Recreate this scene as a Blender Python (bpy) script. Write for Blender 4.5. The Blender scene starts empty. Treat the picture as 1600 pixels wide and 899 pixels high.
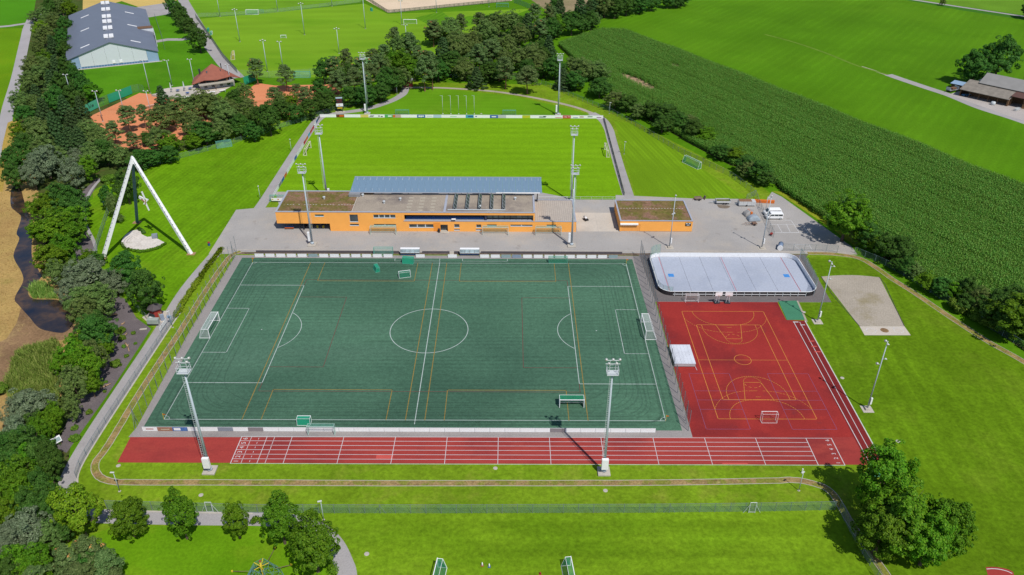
import bpy, bmesh, math, random
import numpy as np
from mathutils import Vector, Matrix, Euler
random.seed(7)
SC = bpy.context.scene
COL = SC.collection
# ------------------------------------------------------------------ camera
cam_d = bpy.data.cameras.new("camera"); cam = bpy.data.objects.new("camera", cam_d); COL.objects.link(cam)
cam_d.sensor_width = 36.0; cam_d.lens = 36.0 * 1238.09 / 1600.0
cam_d.clip_start = 1.0; cam_d.clip_end = 9000.0
yaw, pitch, roll = 0.00422227, 0.54632575, 0.00602021
fwd = Vector((math.sin(yaw) * math.cos(pitch), math.cos(yaw) * math.cos(pitch), -math.sin(pitch)))
rgt = Vector((math.cos(yaw), -math.sin(yaw), 0.0)); up = rgt.cross(fwd)
r2 = rgt * math.cos(roll) + up * math.sin(roll); u2 = up * math.cos(roll) - rgt * math.sin(roll)
M = Matrix((r2, u2, -fwd)).transposed().to_4x4(); M.translation = Vector((18.81, -154.35, 105.69))
cam.matrix_world = M
SC.camera = cam
# ------------------------------------------------------------------ sky and sun
SUN_EL = math.radians(55.5); SUN_AZ = math.radians(-30.8)       # azimuth of the shadows, measured from +y
w = bpy.data.worlds.new("World"); SC.world = w; w.use_nodes = True
nt = w.node_tree; bg = nt.nodes["Background"]
sky = nt.nodes.new("ShaderNodeTexSky"); sky.sky_type = 'NISHITA'; sky.sun_disc = False
sky.sun_elevation = SUN_EL
sdir = Vector((-math.sin(SUN_AZ) * math.cos(SUN_EL), -math.cos(SUN_AZ) * math.cos(SUN_EL), math.sin(SUN_EL)))
sky.sun_rotation = math.atan2(sdir.x, sdir.y)
sky.air_density = 1.0; sky.dust_density = 0.6; sky.ozone_density = 1.0; sky.altitude = 400
nt.links.new(sky.outputs[0], bg.inputs[0]); bg.inputs[1].default_value = 0.105
sun_d = bpy.data.lights.new("sun", 'SUN'); sun_d.energy = 4.3; sun_d.angle = math.radians(0.55); sun_d.color = (1.0, 0.955, 0.88)
sun = bpy.data.objects.new("sun", sun_d); COL.objects.link(sun)
sun.rotation_euler = (-sdir).to_track_quat('-Z', 'Y').to_euler(); sun.location = (60, -80, 160)
SC.view_settings.view_transform = 'Standard'; SC.view_settings.look = 'None'
SC.view_settings.exposure = 0.0; SC.view_settings.gamma = 1.0; SC.view_settings.use_curve_mapping = False
SC.render.engine = 'CYCLES'
SC.cycles.transparent_max_bounces = 12; SC.cycles.max_bounces = 6; SC.cycles.diffuse_bounces = 3; SC.cycles.glossy_bounces = 2; SC.cycles.transmission_bounces = 4
SC.cycles.use_denoising = True
try: SC.cycles.denoiser = 'OPENIMAGEDENOISE'
except Exception: pass

# ------------------------------------------------------------------ helpers
def srgb(r, g, b):
    def f(c):
        c /= 255.0
        return c / 12.92 if c <= 0.04045 else ((c + 0.055) / 1.055) ** 2.4
    return (f(r), f(g), f(b), 1.0)
MATS = {}
def nodes_mat(name):
    m = bpy.data.materials.new(name); m.use_nodes = True
    n = m.node_tree; b = n.nodes["Principled BSDF"]
    return m, n, b
def ramp(n, fac, stops):
    r = n.nodes.new("ShaderNodeValToRGB"); el = r.color_ramp.elements
    while len(el) > 1: el.remove(el[-1])
    el[0].position = stops[0][0]; el[0].color = stops[0][1]
    for p, c in stops[1:]:
        e = el.new(p); e.color = c
    n.links.new(fac, r.inputs[0]); return r.outputs[0]
def noise(n, vec, scale, detail=3.0, rough=0.55, dist=0.0):
    t = n.nodes.new("ShaderNodeTexNoise"); t.inputs["Scale"].default_value = scale
    t.inputs["Detail"].default_value = detail; t.inputs["Roughness"].default_value = rough; t.inputs["Distortion"].default_value = dist
    if vec is not None: n.links.new(vec, t.inputs["Vector"])
    return t.outputs["Fac"]
def mix(n, a, b, fac, mode='MIX'):
    x = n.nodes.new("ShaderNodeMix"); x.data_type = 'RGBA'; x.blend_type = mode
    for s, v in ((x.inputs[6], a), (x.inputs[7], b)):
        if isinstance(v, (tuple, list)): s.default_value = v
        else: n.links.new(v, s)
    if isinstance(fac, (int, float)): x.inputs[0].default_value = fac
    else: n.links.new(fac, x.inputs[0])
    return x.outputs[2]
def math_(n, op, a, b=0.0, clamp=False):
    x = n.nodes.new("ShaderNodeMath"); x.operation = op; x.use_clamp = clamp
    for s, v in ((x.inputs[0], a), (x.inputs[1], b)):
        if isinstance(v, (int, float)): s.default_value = v
        else: n.links.new(v, s)
    return x.outputs[0]
def coords(n, kind="Object", scale=None, rot=None, loc=None):
    tc = n.nodes.new("ShaderNodeTexCoord"); v = tc.outputs[kind]
    if scale or rot or loc:
        mp = n.nodes.new("ShaderNodeMapping"); n.links.new(v, mp.inputs[0])
        if scale: mp.inputs["Scale"].default_value = scale
        if rot: mp.inputs["Rotation"].default_value = rot
        if loc: mp.inputs["Location"].default_value = loc
        v = mp.outputs[0]
    return v
def sc_col(c, k): return (min(1, c[0] * k), min(1, c[1] * k), min(1, c[2] * k), 1.0)

def plain(name, col, rough=0.6, metal=0.0, var=0.10, scale=1.2, spec=0.4, fine=True):
    """painted, cast or woven surface: one colour with soft blotches and fine grain"""
    if name in MATS: return MATS[name]
    m, n, b = nodes_mat(name); v = coords(n)
    a = noise(n, v, scale, 4.0)
    c = ramp(n, a, [(0.3, sc_col(col, 1 - var)), (0.7, sc_col(col, 1 + var))])
    if fine:
        g = noise(n, v, scale * 14, 2.0)
        gr = ramp(n, g, [(0.3, (1 - var * 0.8,) * 3 + (1,)), (0.7, (1.0,) * 3 + (1,))])
        c = mix(n, c, gr, 1.0, 'MULTIPLY')
    n.links.new(c, b.inputs["Base Color"]); b.inputs["Roughness"].default_value = rough; b.inputs["Metallic"].default_value = metal
    b.inputs["Specular IOR Level"].default_value = spec
    MATS[name] = m; return m

def ground_mat(name, base, blotch=0.18, bscale=0.05, fine=0.2, fscale=1.6, alt=None, alt_amt=0.5, alt_scale=0.03, alt_thr=(0.5, 0.7), stripe=None, rough=0.95, lines=None, stretch=None, tex=None):
    """sheet of ground. stripe = (angle degrees, period m, strength, sharpness); lines = the same for thin wheel or rake lines;
    tex = (strength, scale) coarse tufts."""
    if name in MATS: return MATS[name]
    m, n, b = nodes_mat(name); v = coords(n)
    vs = v
    if stretch:
        mp = n.nodes.new("ShaderNodeMapping"); n.links.new(v, mp.inputs[0]); mp.inputs["Rotation"].default_value = (0, 0, math.radians(stretch[0])); mp.inputs["Scale"].default_value = (stretch[1], 1, 1); vs = mp.outputs[0]
    a = noise(n, vs, bscale, 5.0, 0.6)
    c = ramp(n, a, [(0.33, sc_col(base, 1.06 * (1 - blotch))), (0.67, sc_col(base, 1.06 * (1 + blotch)))])
    if alt:
        al = alt if isinstance(alt, list) else [(alt, alt_amt, alt_scale, alt_thr)]
        for i, (ac, aa, asc, at) in enumerate(al):
            mp = n.nodes.new("ShaderNodeMapping"); n.links.new(vs, mp.inputs[0]); mp.inputs["Location"].default_value = (17.3 * (i + 1), 5.1 * i, 0)
            if asc < 0: n.links.new(v, mp.inputs[0])
            f = noise(n, mp.outputs[0], abs(asc), 6.0 if asc > 0 else 2.0, 0.65)
            fr = n.nodes.new("ShaderNodeMapRange"); fr.inputs[1].default_value = at[0]; fr.inputs[2].default_value = at[1]; fr.inputs[4].default_value = aa
            n.links.new(f, fr.inputs[0])
            c = mix(n, c, ac, fr.outputs[0])
    for st, thin in ((stripe, False), (lines, True)):
        if not st: continue
        mp = n.nodes.new("ShaderNodeMapping"); n.links.new(v, mp.inputs[0]); mp.inputs["Rotation"].default_value = (0, 0, math.radians(st[0]))
        sx = n.nodes.new("ShaderNodeSeparateXYZ"); n.links.new(mp.outputs[0], sx.inputs[0])
        wob = noise(n, v, 0.08, 2.0)
        x = math_(n, 'ADD', sx.outputs[0], math_(n, 'MULTIPLY', wob, st[1] * 0.3))
        s = math_(n, 'SINE', math_(n, 'MULTIPLY', x, 2 * math.pi / st[1]))
        if thin: s = math_(n, 'SUBTRACT', math_(n, 'POWER', math_(n, 'ABSOLUTE', s), 6.0), 0.3)
        else: s = math_(n, 'MULTIPLY', math_(n, 'MULTIPLY', s, st[3]), 1.0); s = math_(n, 'MINIMUM', math_(n, 'MAXIMUM', s, -1.0), 1.0)
        fade = math_(n, 'MULTIPLY', math_(n, 'SUBTRACT', noise(n, v, 0.04, 3.0), 0.36), 4.0, True)
        amp = math_(n, 'MULTIPLY', math_(n, 'ADD', fade, 0.15), st[2])
        k = math_(n, 'ADD', math_(n, 'MULTIPLY', s, amp), 1.0)
        cmb = n.nodes.new("ShaderNodeCombineXYZ")
        for i in range(3): n.links.new(k, cmb.inputs[i])
        c = mix(n, c, cmb.outputs[0], 1.0, 'MULTIPLY')
    if fine:
        g = noise(n, v, fscale, 5.0, 0.75)
        gr = ramp(n, g, [(0.32, (1 - fine * 1.3,) * 3 + (1,)), (0.68, (1 + fine * 1.3,) * 3 + (1,))])
        c = mix(n, c, gr, 1.0, 'MULTIPLY')
    if tex:
        g = noise(n, v, tex[1], 3.0, 0.6)
        gr = ramp(n, g, [(0.35, (1 - tex[0],) * 3 + (1,)), (0.65, (1 + tex[0],) * 3 + (1,))])
        c = mix(n, c, gr, 1.0, 'MULTIPLY')
    n.links.new(c, b.inputs["Base Color"]); b.inputs["Roughness"].default_value = rough; b.inputs["Specular IOR Level"].default_value = 0.04
    MATS[name] = m; return m

def mesh_mat(name, col, alpha):
    """wire mesh or netting seen from far: the wires cover a fraction alpha of it"""
    if name in MATS: return MATS[name]
    m, n, b = nodes_mat(name)
    b.inputs["Base Color"].default_value = col; b.inputs["Roughness"].default_value = 0.6
    tr = n.nodes.new("ShaderNodeBsdfTransparent"); mx = n.nodes.new("ShaderNodeMixShader")
    v = coords(n); a = noise(n, v, 0.7, 2.0)
    f = math_(n, 'MULTIPLY', math_(n, 'ADD', a, 0.5), alpha)
    n.links.new(f, mx.inputs[0]); n.links.new(tr.outputs[0], mx.inputs[1]); n.links.new(b.outputs[0], mx.inputs[2])
    n.links.new(mx.outputs[0], n.nodes["Material Output"].inputs[0])
    MATS[name] = m; return m

class MB:
    """collects shapes, builds ONE mesh object"""
    def __init__(s): s.v = []; s.f = []
    def add(s, vs, fs):
        o = len(s.v); s.v += [tuple(p) for p in vs]; s.f += [tuple(i + o for i in f) for f in fs]; return s
    def box(s, x0, x1, y0, y1, z0, z1):
        return s.add([(x0, y0, z0), (x1, y0, z0), (x1, y1, z0), (x0, y1, z0), (x0, y0, z1), (x1, y0, z1), (x1, y1, z1), (x0, y1, z1)],
                     [(3, 2, 1, 0), (4, 5, 6, 7), (0, 1, 5, 4), (1, 2, 6, 5), (2, 3, 7, 6), (3, 0, 4, 7)])
    def cbox(s, c, d, rz=0.0, tilt=0.0):
        """box of size d with its centre at c, turned by rz and tilted about its own x axis"""
        m = Matrix.Translation(c) @ Matrix.Rotation(rz, 4, 'Z') @ Matrix.Rotation(tilt, 4, 'X')
        x, y, z = d[0] / 2, d[1] / 2, d[2] / 2
        vs = [m @ Vector(p) for p in [(-x, -y, -z), (x, -y, -z), (x, y, -z), (-x, y, -z), (-x, -y, z), (x, -y, z), (x, y, z), (-x, y, z)]]
        return s.add(vs, [(3, 2, 1, 0), (4, 5, 6, 7), (0, 1, 5, 4), (1, 2, 6, 5), (2, 3, 7, 6), (3, 0, 4, 7)])
    def prism(s, poly, z0, z1):
        n = len(poly); vs = [(p[0], p[1], z0) for p in poly] + [(p[0], p[1], z1) for p in poly]
        a = sum(poly[i][0] * poly[(i + 1) % n][1] - poly[(i + 1) % n][0] * poly[i][1] for i in range(n))
        top = tuple(range(n, 2 * n)); bot = tuple(range(n))[::-1]
        sd = [(i, (i + 1) % n, n + (i + 1) % n, n + i) for i in range(n)]
        if a < 0: top = top[::-1]; bot = bot[::-1]; sd = [f[::-1] for f in sd]
        return s.add(vs, [top, bot] + sd)
    def tube(s, a, b, r0, r1=None, n=8, cap=True):
        r1 = r0 if r1 is None else r1
        a, b = Vector(a), Vector(b); d = (b - a).normalized()
        x = d.orthogonal().normalized(); y = d.cross(x)
        vs = []
        for p, r in ((a, r0), (b, r1)):
            for i in range(n):
                t = 2 * math.pi * i / n; vs.append(p + (x * math.cos(t) + y * math.sin(t)) * r)
        fs = [(i, (i + 1) % n, n + (i + 1) % n, n + i) for i in range(n)]
        if cap: fs += [tuple(range(n))[::-1], tuple(range(n, 2 * n))]
        return s.add(vs, fs)
    def path(s, pts, r, n=6):
        for a, b in zip(pts, pts[1:]): s.tube(a, b, r, r, n)
        return s
    def lathe(s, prof, n=12, c=(0, 0, 0)):
        vs = []
        for r, z in prof:
            for i in range(n):
                t = 2 * math.pi * i / n; vs.append((c[0] + r * math.cos(t), c[1] + r * math.sin(t), c[2] + z))
        fs = []
        for k in range(len(prof) - 1):
            for i in range(n):
                fs.append((k * n + i, k * n + (i + 1) % n, (k + 1) * n + (i + 1) % n, (k + 1) * n + i))
        fs.append(tuple(range(n))[::-1]); fs.append(tuple(range((len(prof) - 1) * n, len(prof) * n)))
        return s.add(vs, fs)
    def quad(s, a, b, c, d): return s.add([a, b, c, d], [(0, 1, 2, 3)])
    def mesh(s, name):
        me = bpy.data.meshes.new(name); me.from_pydata(s.v, [], s.f); me.update(); return me
    def build(s, name, mat, parent=None, smooth=False, bevel=0.0):
        me = s.mesh(name)
        if mat is not None: me.materials.append(mat)
        if smooth:
            me.polygons.foreach_set("use_smooth", [True] * len(me.polygons))
        o = bpy.data.objects.new(name, me); COL.objects.link(o)
        if parent is not None: o.parent = parent
        if bevel:
            md = o.modifiers.new("bevel", 'BEVEL'); md.width = bevel; md.segments = 2; md.limit_method = 'ANGLE'
        return o
def tag(o, label=None, cat=None, group=None, kind=None):
    if label: o["label"] = label
    if cat: o["category"] = cat
    if group: o["group"] = group
    if kind: o["kind"] = kind
    return o
def thing(name, label, cat, loc=(0, 0, 0), rz=0.0, group=None):
    o = bpy.data.objects.new(name, None); COL.objects.link(o); o.empty_display_size = 0.5
    o.location = loc; o.rotation_euler = (0, 0, rz)
    return tag(o, label, cat, group)
def kids(o): return [c for c in bpy.data.objects if c.parent == o]
TREE_CACHE = {}
def child_list(o):
    if o.name not in TREE_CACHE: TREE_CACHE[o.name] = [(c, [g for g in kids(c)]) for c in kids(o)]
    return TREE_CACHE[o.name]
def dup(root, loc, rz=0.0, label=None, scale=None):
    r = root.copy(); COL.objects.link(r); r.location = loc; r.rotation_euler = (0, 0, rz)
    if scale: r.scale = scale
    if label: r["label"] = label
    for c, gs in child_list(root):
        k = c.copy(); COL.objects.link(k); k.parent = r
        for g in gs:
            q = g.copy(); COL.objects.link(q); q.parent = k
    return r
ZCOUNT = {}
def lift(z):
    """every sheet a hair above the one laid before it at the same level"""
    k = round(z, 4); ZCOUNT[k] = ZCOUNT.get(k, -1) + 1
    return z + 0.00032 * ZCOUNT[k]
def sheet(name, poly, z, mat, kind="structure", parent=None, label=None, cat=None):
    """flat polygon (may be concave), triangulated"""
    z = lift(z)
    bm = bmesh.new(); vs = [bm.verts.new((p[0], p[1], z)) for p in poly]; f = bm.faces.new(vs)
    bm.normal_update()
    if f.normal.z < 0: f.normal_flip()
    bmesh.ops.triangulate(bm, faces=bm.faces[:])
    me = bpy.data.meshes.new(name); bm.to_mesh(me); bm.free(); me.materials.append(mat)
    o = bpy.data.objects.new(name, me); COL.objects.link(o)
    if parent: o.parent = parent
    elif kind: o["kind"] = kind
    return tag(o, label, cat)
def offset_line(pts, d):
    out = []
    for i, p in enumerate(pts):
        a = Vector(pts[max(0, i - 1)]); b = Vector(pts[min(len(pts) - 1, i + 1)])
        t = (b - a).normalized(); nrm = Vector((-t.y, t.x)); out.append((p[0] + nrm.x * d, p[1] + nrm.y * d))
    return out
def smooth_line(pts, k=6):
    out = []
    for i in range(len(pts) - 1):
        p0 = Vector(pts[max(0, i - 1)]); p1 = Vector(pts[i]); p2 = Vector(pts[i + 1]); p3 = Vector(pts[min(len(pts) - 1, i + 2)])
        for j in range(k):
            t = j / k
            q = 0.5 * ((2 * p1) + (-p0 + p2) * t + (2 * p0 - 5 * p1 + 4 * p2 - p3) * t * t + (-p0 + 3 * p1 - 3 * p2 + p3) * t ** 3)
            out.append((q.x, q.y))
    out.append(tuple(pts[-1])); return out
def ribbon(mb, pts, w0, z, w1=None):
    """flat strip of width w0 along pts"""
    L = offset_line(pts, w0 / 2); R = offset_line(pts, -(w1 if w1 is not None else w0) / 2)
    n = len(pts)
    vs = [(p[0], p[1], z) for p in L] + [(p[0], p[1], z) for p in R]
    mb.add(vs, [(n + i, n + i + 1, i + 1, i) for i in range(n - 1)])
def strip(name, pts, width, z, mat, kind="structure"):
    mb = MB(); ribbon(mb, pts, width, lift(z)); o = mb.build(name, mat); o["kind"] = kind; return o
def wall_strip(mb, pts, w, z0, z1):
    """solid kerb along pts"""
    L = offset_line(pts, w / 2); R = offset_line(pts, -w / 2); n = len(pts)
    vs = [(p[0], p[1], z0) for p in L] + [(p[0], p[1], z0) for p in R] + [(p[0], p[1], z1) for p in L] + [(p[0], p[1], z1) for p in R]
    fs = []
    for i in range(n - 1):
        fs += [(3 * n + i, 3 * n + i + 1, 2 * n + i + 1, 2 * n + i), (i, i + 1, 2 * n + i + 1, 2 * n + i)[::-1], (n + i, n + i + 1, 3 * n + i + 1, 3 * n + i)]
    fs += [(0, n, 3 * n, 2 * n)[::-1], (n - 1, 2 * n - 1, 4 * n - 1, 3 * n - 1)]
    mb.add(vs, fs)
def resample(pts, step):
    out = [tuple(pts[0])]; acc = 0.0
    for a, b in zip(pts, pts[1:]):
        a, b = Vector(a), Vector(b); L = (b - a).length; d = step - acc
        while d <= L:
            q = a + (b - a) * (d / L); out.append((q.x, q.y)); d += step
        acc = L - (d - step)
    return out
def text_mesh(txt, size=1.0, align='CENTER'):
    cu = bpy.data.curves.new("lettering", 'FONT'); cu.body = txt; cu.size = size; cu.align_x = align; cu.align_y = 'CENTER'
    cu.fill_mode = 'FRONT'; cu.resolution_u = 3
    o = bpy.data.objects.new("lettering", cu); COL.objects.link(o)
    me = bpy.data.meshes.new_from_object(o); bpy.data.objects.remove(o); bpy.data.curves.remove(cu)
    return me
def lettering(txt, size, mat, parent, loc, rot=(0, 0, 0), sx=1.0, name="lettering"):
    me = text_mesh(txt, size); me.materials.append(mat)
    o = bpy.data.objects.new(name, me); COL.objects.link(o); o.parent = parent; o.location = loc; o.rotation_euler = rot; o.scale = (sx, 1, 1)
    return o
ORD = "first second third fourth fifth sixth seventh eighth ninth tenth eleventh twelfth thirteenth fourteenth fifteenth sixteenth seventeenth eighteenth nineteenth twentieth".split()
def ordinal(i):
    if i < 20: return ORD[i]
    t = ["twenty", "thirty", "forty", "fifty", "sixty", "seventy", "eighty", "ninety"][(i + 1) // 10 - 2]
    r = (i + 1) % 10
    return (t[:-1] + "ieth") if r == 0 else t + "-" + ORD[r - 1]

# ------------------------------------------------------------------ ground materials
KE = 1.37                                   # how much brighter than its base colour a flat sunlit surface comes out
def A(r, g, b, k=1.0):
    c = srgb(r, g, b); return (c[0] / KE * k, c[1] / KE * k, c[2] / KE * k, 1.0)
G_MEADOW = ground_mat("meadow_grass", A(84, 132, 17), 0.10, 0.02, 0.12, 1.2, lines=(36, 9.0, 0.10, 1), stripe=(36, 30.0, 0.05, 1.0), alt=[(A(98, 145, 24), 0.6, 0.012, (0.45, 0.65)), (A(76, 120, 12), 0.5, 0.03, (0.5, 0.7))])
G_LAWN = ground_mat("park_lawn_grass", A(117, 148, 30), 0.16, 0.06, 0.22, 1.2, tex=(0.09, 0.35), alt=[(A(146, 152, 58), 0.6, 0.16, (0.52, 0.7)), (A(96, 136, 20), 0.6, 0.05, (0.5, 0.72))])
G_LAWN_L = ground_mat("west_lawn_grass", A(104, 150, 18), 0.14, 0.05, 0.18, 1.2, tex=(0.07, 0.35), stripe=(12, 6.5, 0.06, 1.6), lines=(12, 3.1, 0.16, 1), alt=[(A(142, 162, 44), 0.45, 0.05, (0.52, 0.75)), (A(88, 130, 14), 0.6, 0.035, (0.5, 0.7))])
G_PITCH = ground_mat("grass_pitch", A(118, 164, 20), 0.08, 0.05, 0.14, 1.4, tex=(0.05, 0.3), stripe=(90, 5.2, 0.05, 1.5), lines=(90, 3.0, 0.05, 1), alt=[(A(134, 172, 36), 0.5, 0.03, (0.5, 0.72))], stretch=(0, 0.3))
G_EAST = ground_mat("east_lawn_grass", A(98, 132, 20), 0.15, 0.04, 0.22, 1.2, tex=(0.09, 0.35), stripe=(5, 4.2, 0.07, 1.2), lines=(5, 3.3, 0.08, 1), alt=[(A(124, 142, 42), 0.45, 0.06, (0.52, 0.74)), (A(84, 116, 12), 0.6, 0.03, (0.48, 0.68))])
G_EASTB = ground_mat("north_east_lawn_grass", A(112, 150, 24), 0.10, 0.04, 0.14, 2.0, stripe=(-12, 4.4, 0.06, 1.2), lines=(-12, 3.0, 0.15, 1))
G_SOUTH = ground_mat("south_lawn_grass", A(114, 148, 27), 0.17, 0.05, 0.22, 1.2, tex=(0.09, 0.35), stripe=(90, 5.6, 0.06, 1.2), lines=(90, 4.4, 0.08, 1), alt=[(A(134, 156, 46), 0.55, 0.07, (0.52, 0.74)), (A(92, 134, 16), 0.6, 0.045, (0.5, 0.7))], stretch=(0, 0.5))
G_TRAIN = ground_mat("training_grass", A(122, 164, 36), 0.09, 0.03, 0.10, 1.6, stripe=(84, 13.0, 0.04, 1.6), alt=[(A(98, 150, 22), 0.6, 0.03, (0.5, 0.7))], stretch=(0, 0.4))
G_HALL = ground_mat("hall_lawn_grass", A(84, 140, 22), 0.14, 0.04, 0.16, 1.6, alt=[(A(66, 116, 14), 0.6, 0.05, (0.5, 0.7)), (A(104, 150, 34), 0.5, 0.08, (0.55, 0.75))])
G_WEST = ground_mat("west_meadow_grass", A(104, 146, 18), 0.12, 0.03, 0.16, 1.4, alt=[(A(128, 152, 24), 0.6, 0.05, (0.5, 0.7))])
G_WESTF = ground_mat("west_field_grass", A(80, 142, 24), 0.10, 0.03, 0.10, 1.4)
G_DRY = ground_mat("dry_bank_grass", A(178, 148, 92), 0.16, 0.06, 0.22, 1.6, alt=[(A(156, 118, 78), 0.7, 0.06, (0.48, 0.66)), (A(198, 172, 104), 0.5, 0.1, (0.5, 0.7)), (A(134, 134, 62), 0.4, 0.14, (0.56, 0.72))])
G_MUD = ground_mat("mud_bank", A(140, 112, 84), 0.2, 0.12, 0.25, 1.8, alt=[(A(176, 150, 104), 0.7, 0.22, (0.5, 0.68))])
G_WHEAT = ground_mat("wheat_stubble", A(208, 180, 108), 0.08, 0.03, 0.12, 1.2, lines=(30, 9.0, 0.10, 1))
G_SAND = ground_mat("arena_sand", A(228, 206, 178), 0.06, 0.05, 0.08, 1.0, alt=[(A(206, 180, 148), 0.5, 0.08, (0.55, 0.75))])
G_BARE = ground_mat("bare_field", A(150, 134, 104), 0.15, 0.06, 0.2, 1.0, alt=[(A(118, 130, 70), 0.6, 0.08, (0.5, 0.7))])
G_PATH = ground_mat("path_asphalt", A(172, 168, 168), 0.06, 0.08, 0.10, 3.0, alt=[(A(156, 150, 150), 0.6, 0.2, (0.5, 0.7))])
G_PLAZA = ground_mat("plaza_asphalt", A(174, 170, 167), 0.07, 0.07, 0.10, 3.0, alt=[(A(194, 184, 172), 0.75, 0.09, (0.5, 0.68)), (A(158, 155, 154), 0.55, 0.05, (0.52, 0.7)), (A(140, 132, 126), 0.6, 0.28, (0.6, 0.72))])
G_ROADW = ground_mat("west_road_asphalt", A(176, 172, 174), 0.06, 0.08, 0.1, 3.0)
G_DIRT = ground_mat("dark_gravel_bed", A(112, 104, 106), 0.12, 0.2, 0.22, 3.5, alt=[(A(138, 128, 128), 0.6, 0.2, (0.5, 0.7))])
G_GRAVEL = ground_mat("pale_gravel", A(176, 166, 152), 0.08, 0.15, 0.16, 2.5, alt=[(A(150, 138, 104), 0.75, 0.10, (0.55, 0.7))], lines=(20, 1.1, 0.06, 1))
G_BARK = ground_mat("bark_trail", A(160, 136, 92), 0.2, 0.5, 0.3, 2.4, alt=[(A(132, 138, 56), 0.9, 0.3, (0.46, 0.56)), (A(122, 92, 70), 0.6, 0.5, (0.54, 0.68)), (A(196, 168, 128), 0.5, 0.6, (0.58, 0.7))])
G_CONC = ground_mat("pale_concrete", A(206, 196, 184), 0.05, 0.15, 0.07, 2.5, alt=[(A(186, 176, 166), 0.5, 0.2, (0.5, 0.7))])
G_CLAY = ground_mat("tennis_clay", A(226, 146, 104), 0.06, 0.1, 0.08, 1.6, alt=[(A(226, 158, 118), 0.6, 0.08, (0.5, 0.7)), (A(200, 112, 70), 0.5, 0.12, (0.55, 0.7))], stretch=(-35, 0.35))
G_TURF = ground_mat("artificial_turf", A(84, 122, 99), 0.10, 0.035, 0.16, 2.2, stripe=(90, 1.25, 0.05, 1.0), lines=(90, 2.9, -0.09, 1), stretch=(0, 0.16), alt=[(A(66, 98, 82), 0.7, 0.03, (0.45, 0.68)), (A(94, 128, 108), 0.55, 0.05, (0.5, 0.72)), (A(60, 88, 72), 0.5, 0.25, (0.6, 0.75)), (A(52, 82, 68), 0.5, -0.02, (0.43, 0.68))], tex=(0.10, 0.9))
G_RED = ground_mat("red_rubber", A(160, 55, 52), 0.08, 0.08, 0.10, 2.5, alt=[(A(128, 48, 51), 0.85, -0.05, (0.48, 0.66)), (A(184, 66, 58), 0.5, 0.3, (0.52, 0.7)), (A(124, 56, 60), 0.65, 0.22, (0.6, 0.72))])
G_REDL = ground_mat("red_rubber_track", A(168, 68, 63), 0.06, 0.10, 0.08, 2.5, alt=[(A(142, 58, 58), 0.8, 0.10, (0.48, 0.66)), (A(184, 82, 70), 0.5, 0.3, (0.52, 0.7))], stretch=(0, 0.5))
G_PATCH = ground_mat("light_red_repair", A(206, 92, 84), 0.04, 0.3, 0.05, 3.0)
W_LINE = plain("line_white", A(222, 222, 224), 0.8, var=0.10, scale=0.6)
W_PITCH = plain("turf_line_white", A(196, 208, 204), 0.8, var=0.14, scale=0.5)
W_FAINT = mesh_mat("worn_chalk_white", A(226, 236, 206), 0.32)
Y_TURF = plain("turf_line_ochre", A(158, 132, 60), 0.8, var=0.14, scale=0.5)
R_TURF = plain("turf_line_rust", A(116, 70, 64), 0.8, var=0.14, scale=0.5)
Y_COURT = plain("court_line_yellow", A(224, 150, 62), 0.8, var=0.10, scale=0.6)
P_COURT = plain("court_line_mauve", A(150, 92, 128), 0.8, var=0.12, scale=0.6)
KERB = plain("kerb_concrete", A(200, 192, 182), 0.85, var=0.12, scale=0.8)

# ------------------------------------------------------------------ ground sheets
g = MB(); g.add([(-5000, -2500, 0), (5000, -2500, 0), (5000, 7500, 0), (-5000, 7500, 0)], [(0, 1, 2, 3)])
o = g.build("ground", G_MEADOW); o["kind"] = "structure"
Z1, Z2, Z3, Z4, Z5, Z6, Z7 = 0.004, 0.008, 0.012, 0.016, 0.020, 0.024, 0.028
sheet("park_lawn", [(-43.37, -95.40), (-61.64, -50.38), (-62.39, -41.22), (-65.08, 0.67), (-72.82, 6.68), (-81.42, 17.00), (-89.51, 24.96), (-113.81, 77.09), (-107.06, 109.76), (-62.73, 154.93), (-26.04, 196.18), (36.76, 192.42), (69.44, 141.71), (100.97, 83.30), (113.39, 39.93), (127.88, 5.22), (132.40, -19.59), (136.46, -49.59), (104.89, -95.14)], Z1, G_LAWN)
sheet("far_meadow", [(273.03, 386.45), (326.71, 335.81), (390.85, 268.57), (678.44, 645.64), (314.26, 632.29)], Z1, ground_mat("far_meadow_grass", A(104, 146, 40), 0.12, 0.04, 0.14, 1.0))
sheet("meadow_margin", [(264.10, 390.30), (273.03, 386.45), (326.71, 335.81), (320.18, 324.03), (294.67, 348.99)], Z2, ground_mat("margin_grass", A(66, 116, 34), 0.12, 0.06, 0.14, 1.0))
sheet("west_meadow", [(-364.56, 289.37), (-260.36, 290.09), (-249.03, 291.78), (-237.83, 275.00), (-221.96, 238.51), (-202.66, 193.35), (-188.41, 161.09), (-170.55, 118.29), (-234.69, 117.50)], Z1, G_WEST)
sheet("west_field", [(-598.40, 598.82), (-396.75, 606.22), (-275.09, 365.01), (-252.56, 313.09), (-253.30, 306.79), (-264.38, 297.39), (-366.75, 292.26)], Z1, G_WESTF)
sheet("dry_bank", [(-257.50, 117.22), (-164.57, 118.36), (-174.74, 140.62), (-173.06, 142.10), (-160.12, 124.90), (-130.99, 76.91), (-108.03, 35.17), (-86.50, 9.46), (-81.23, -2.87), (-74.39, -24.99), (-80.18, -33.04), (-83.95, -43.91), (-124.56, -44.09)], Z1, G_DRY)
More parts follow.
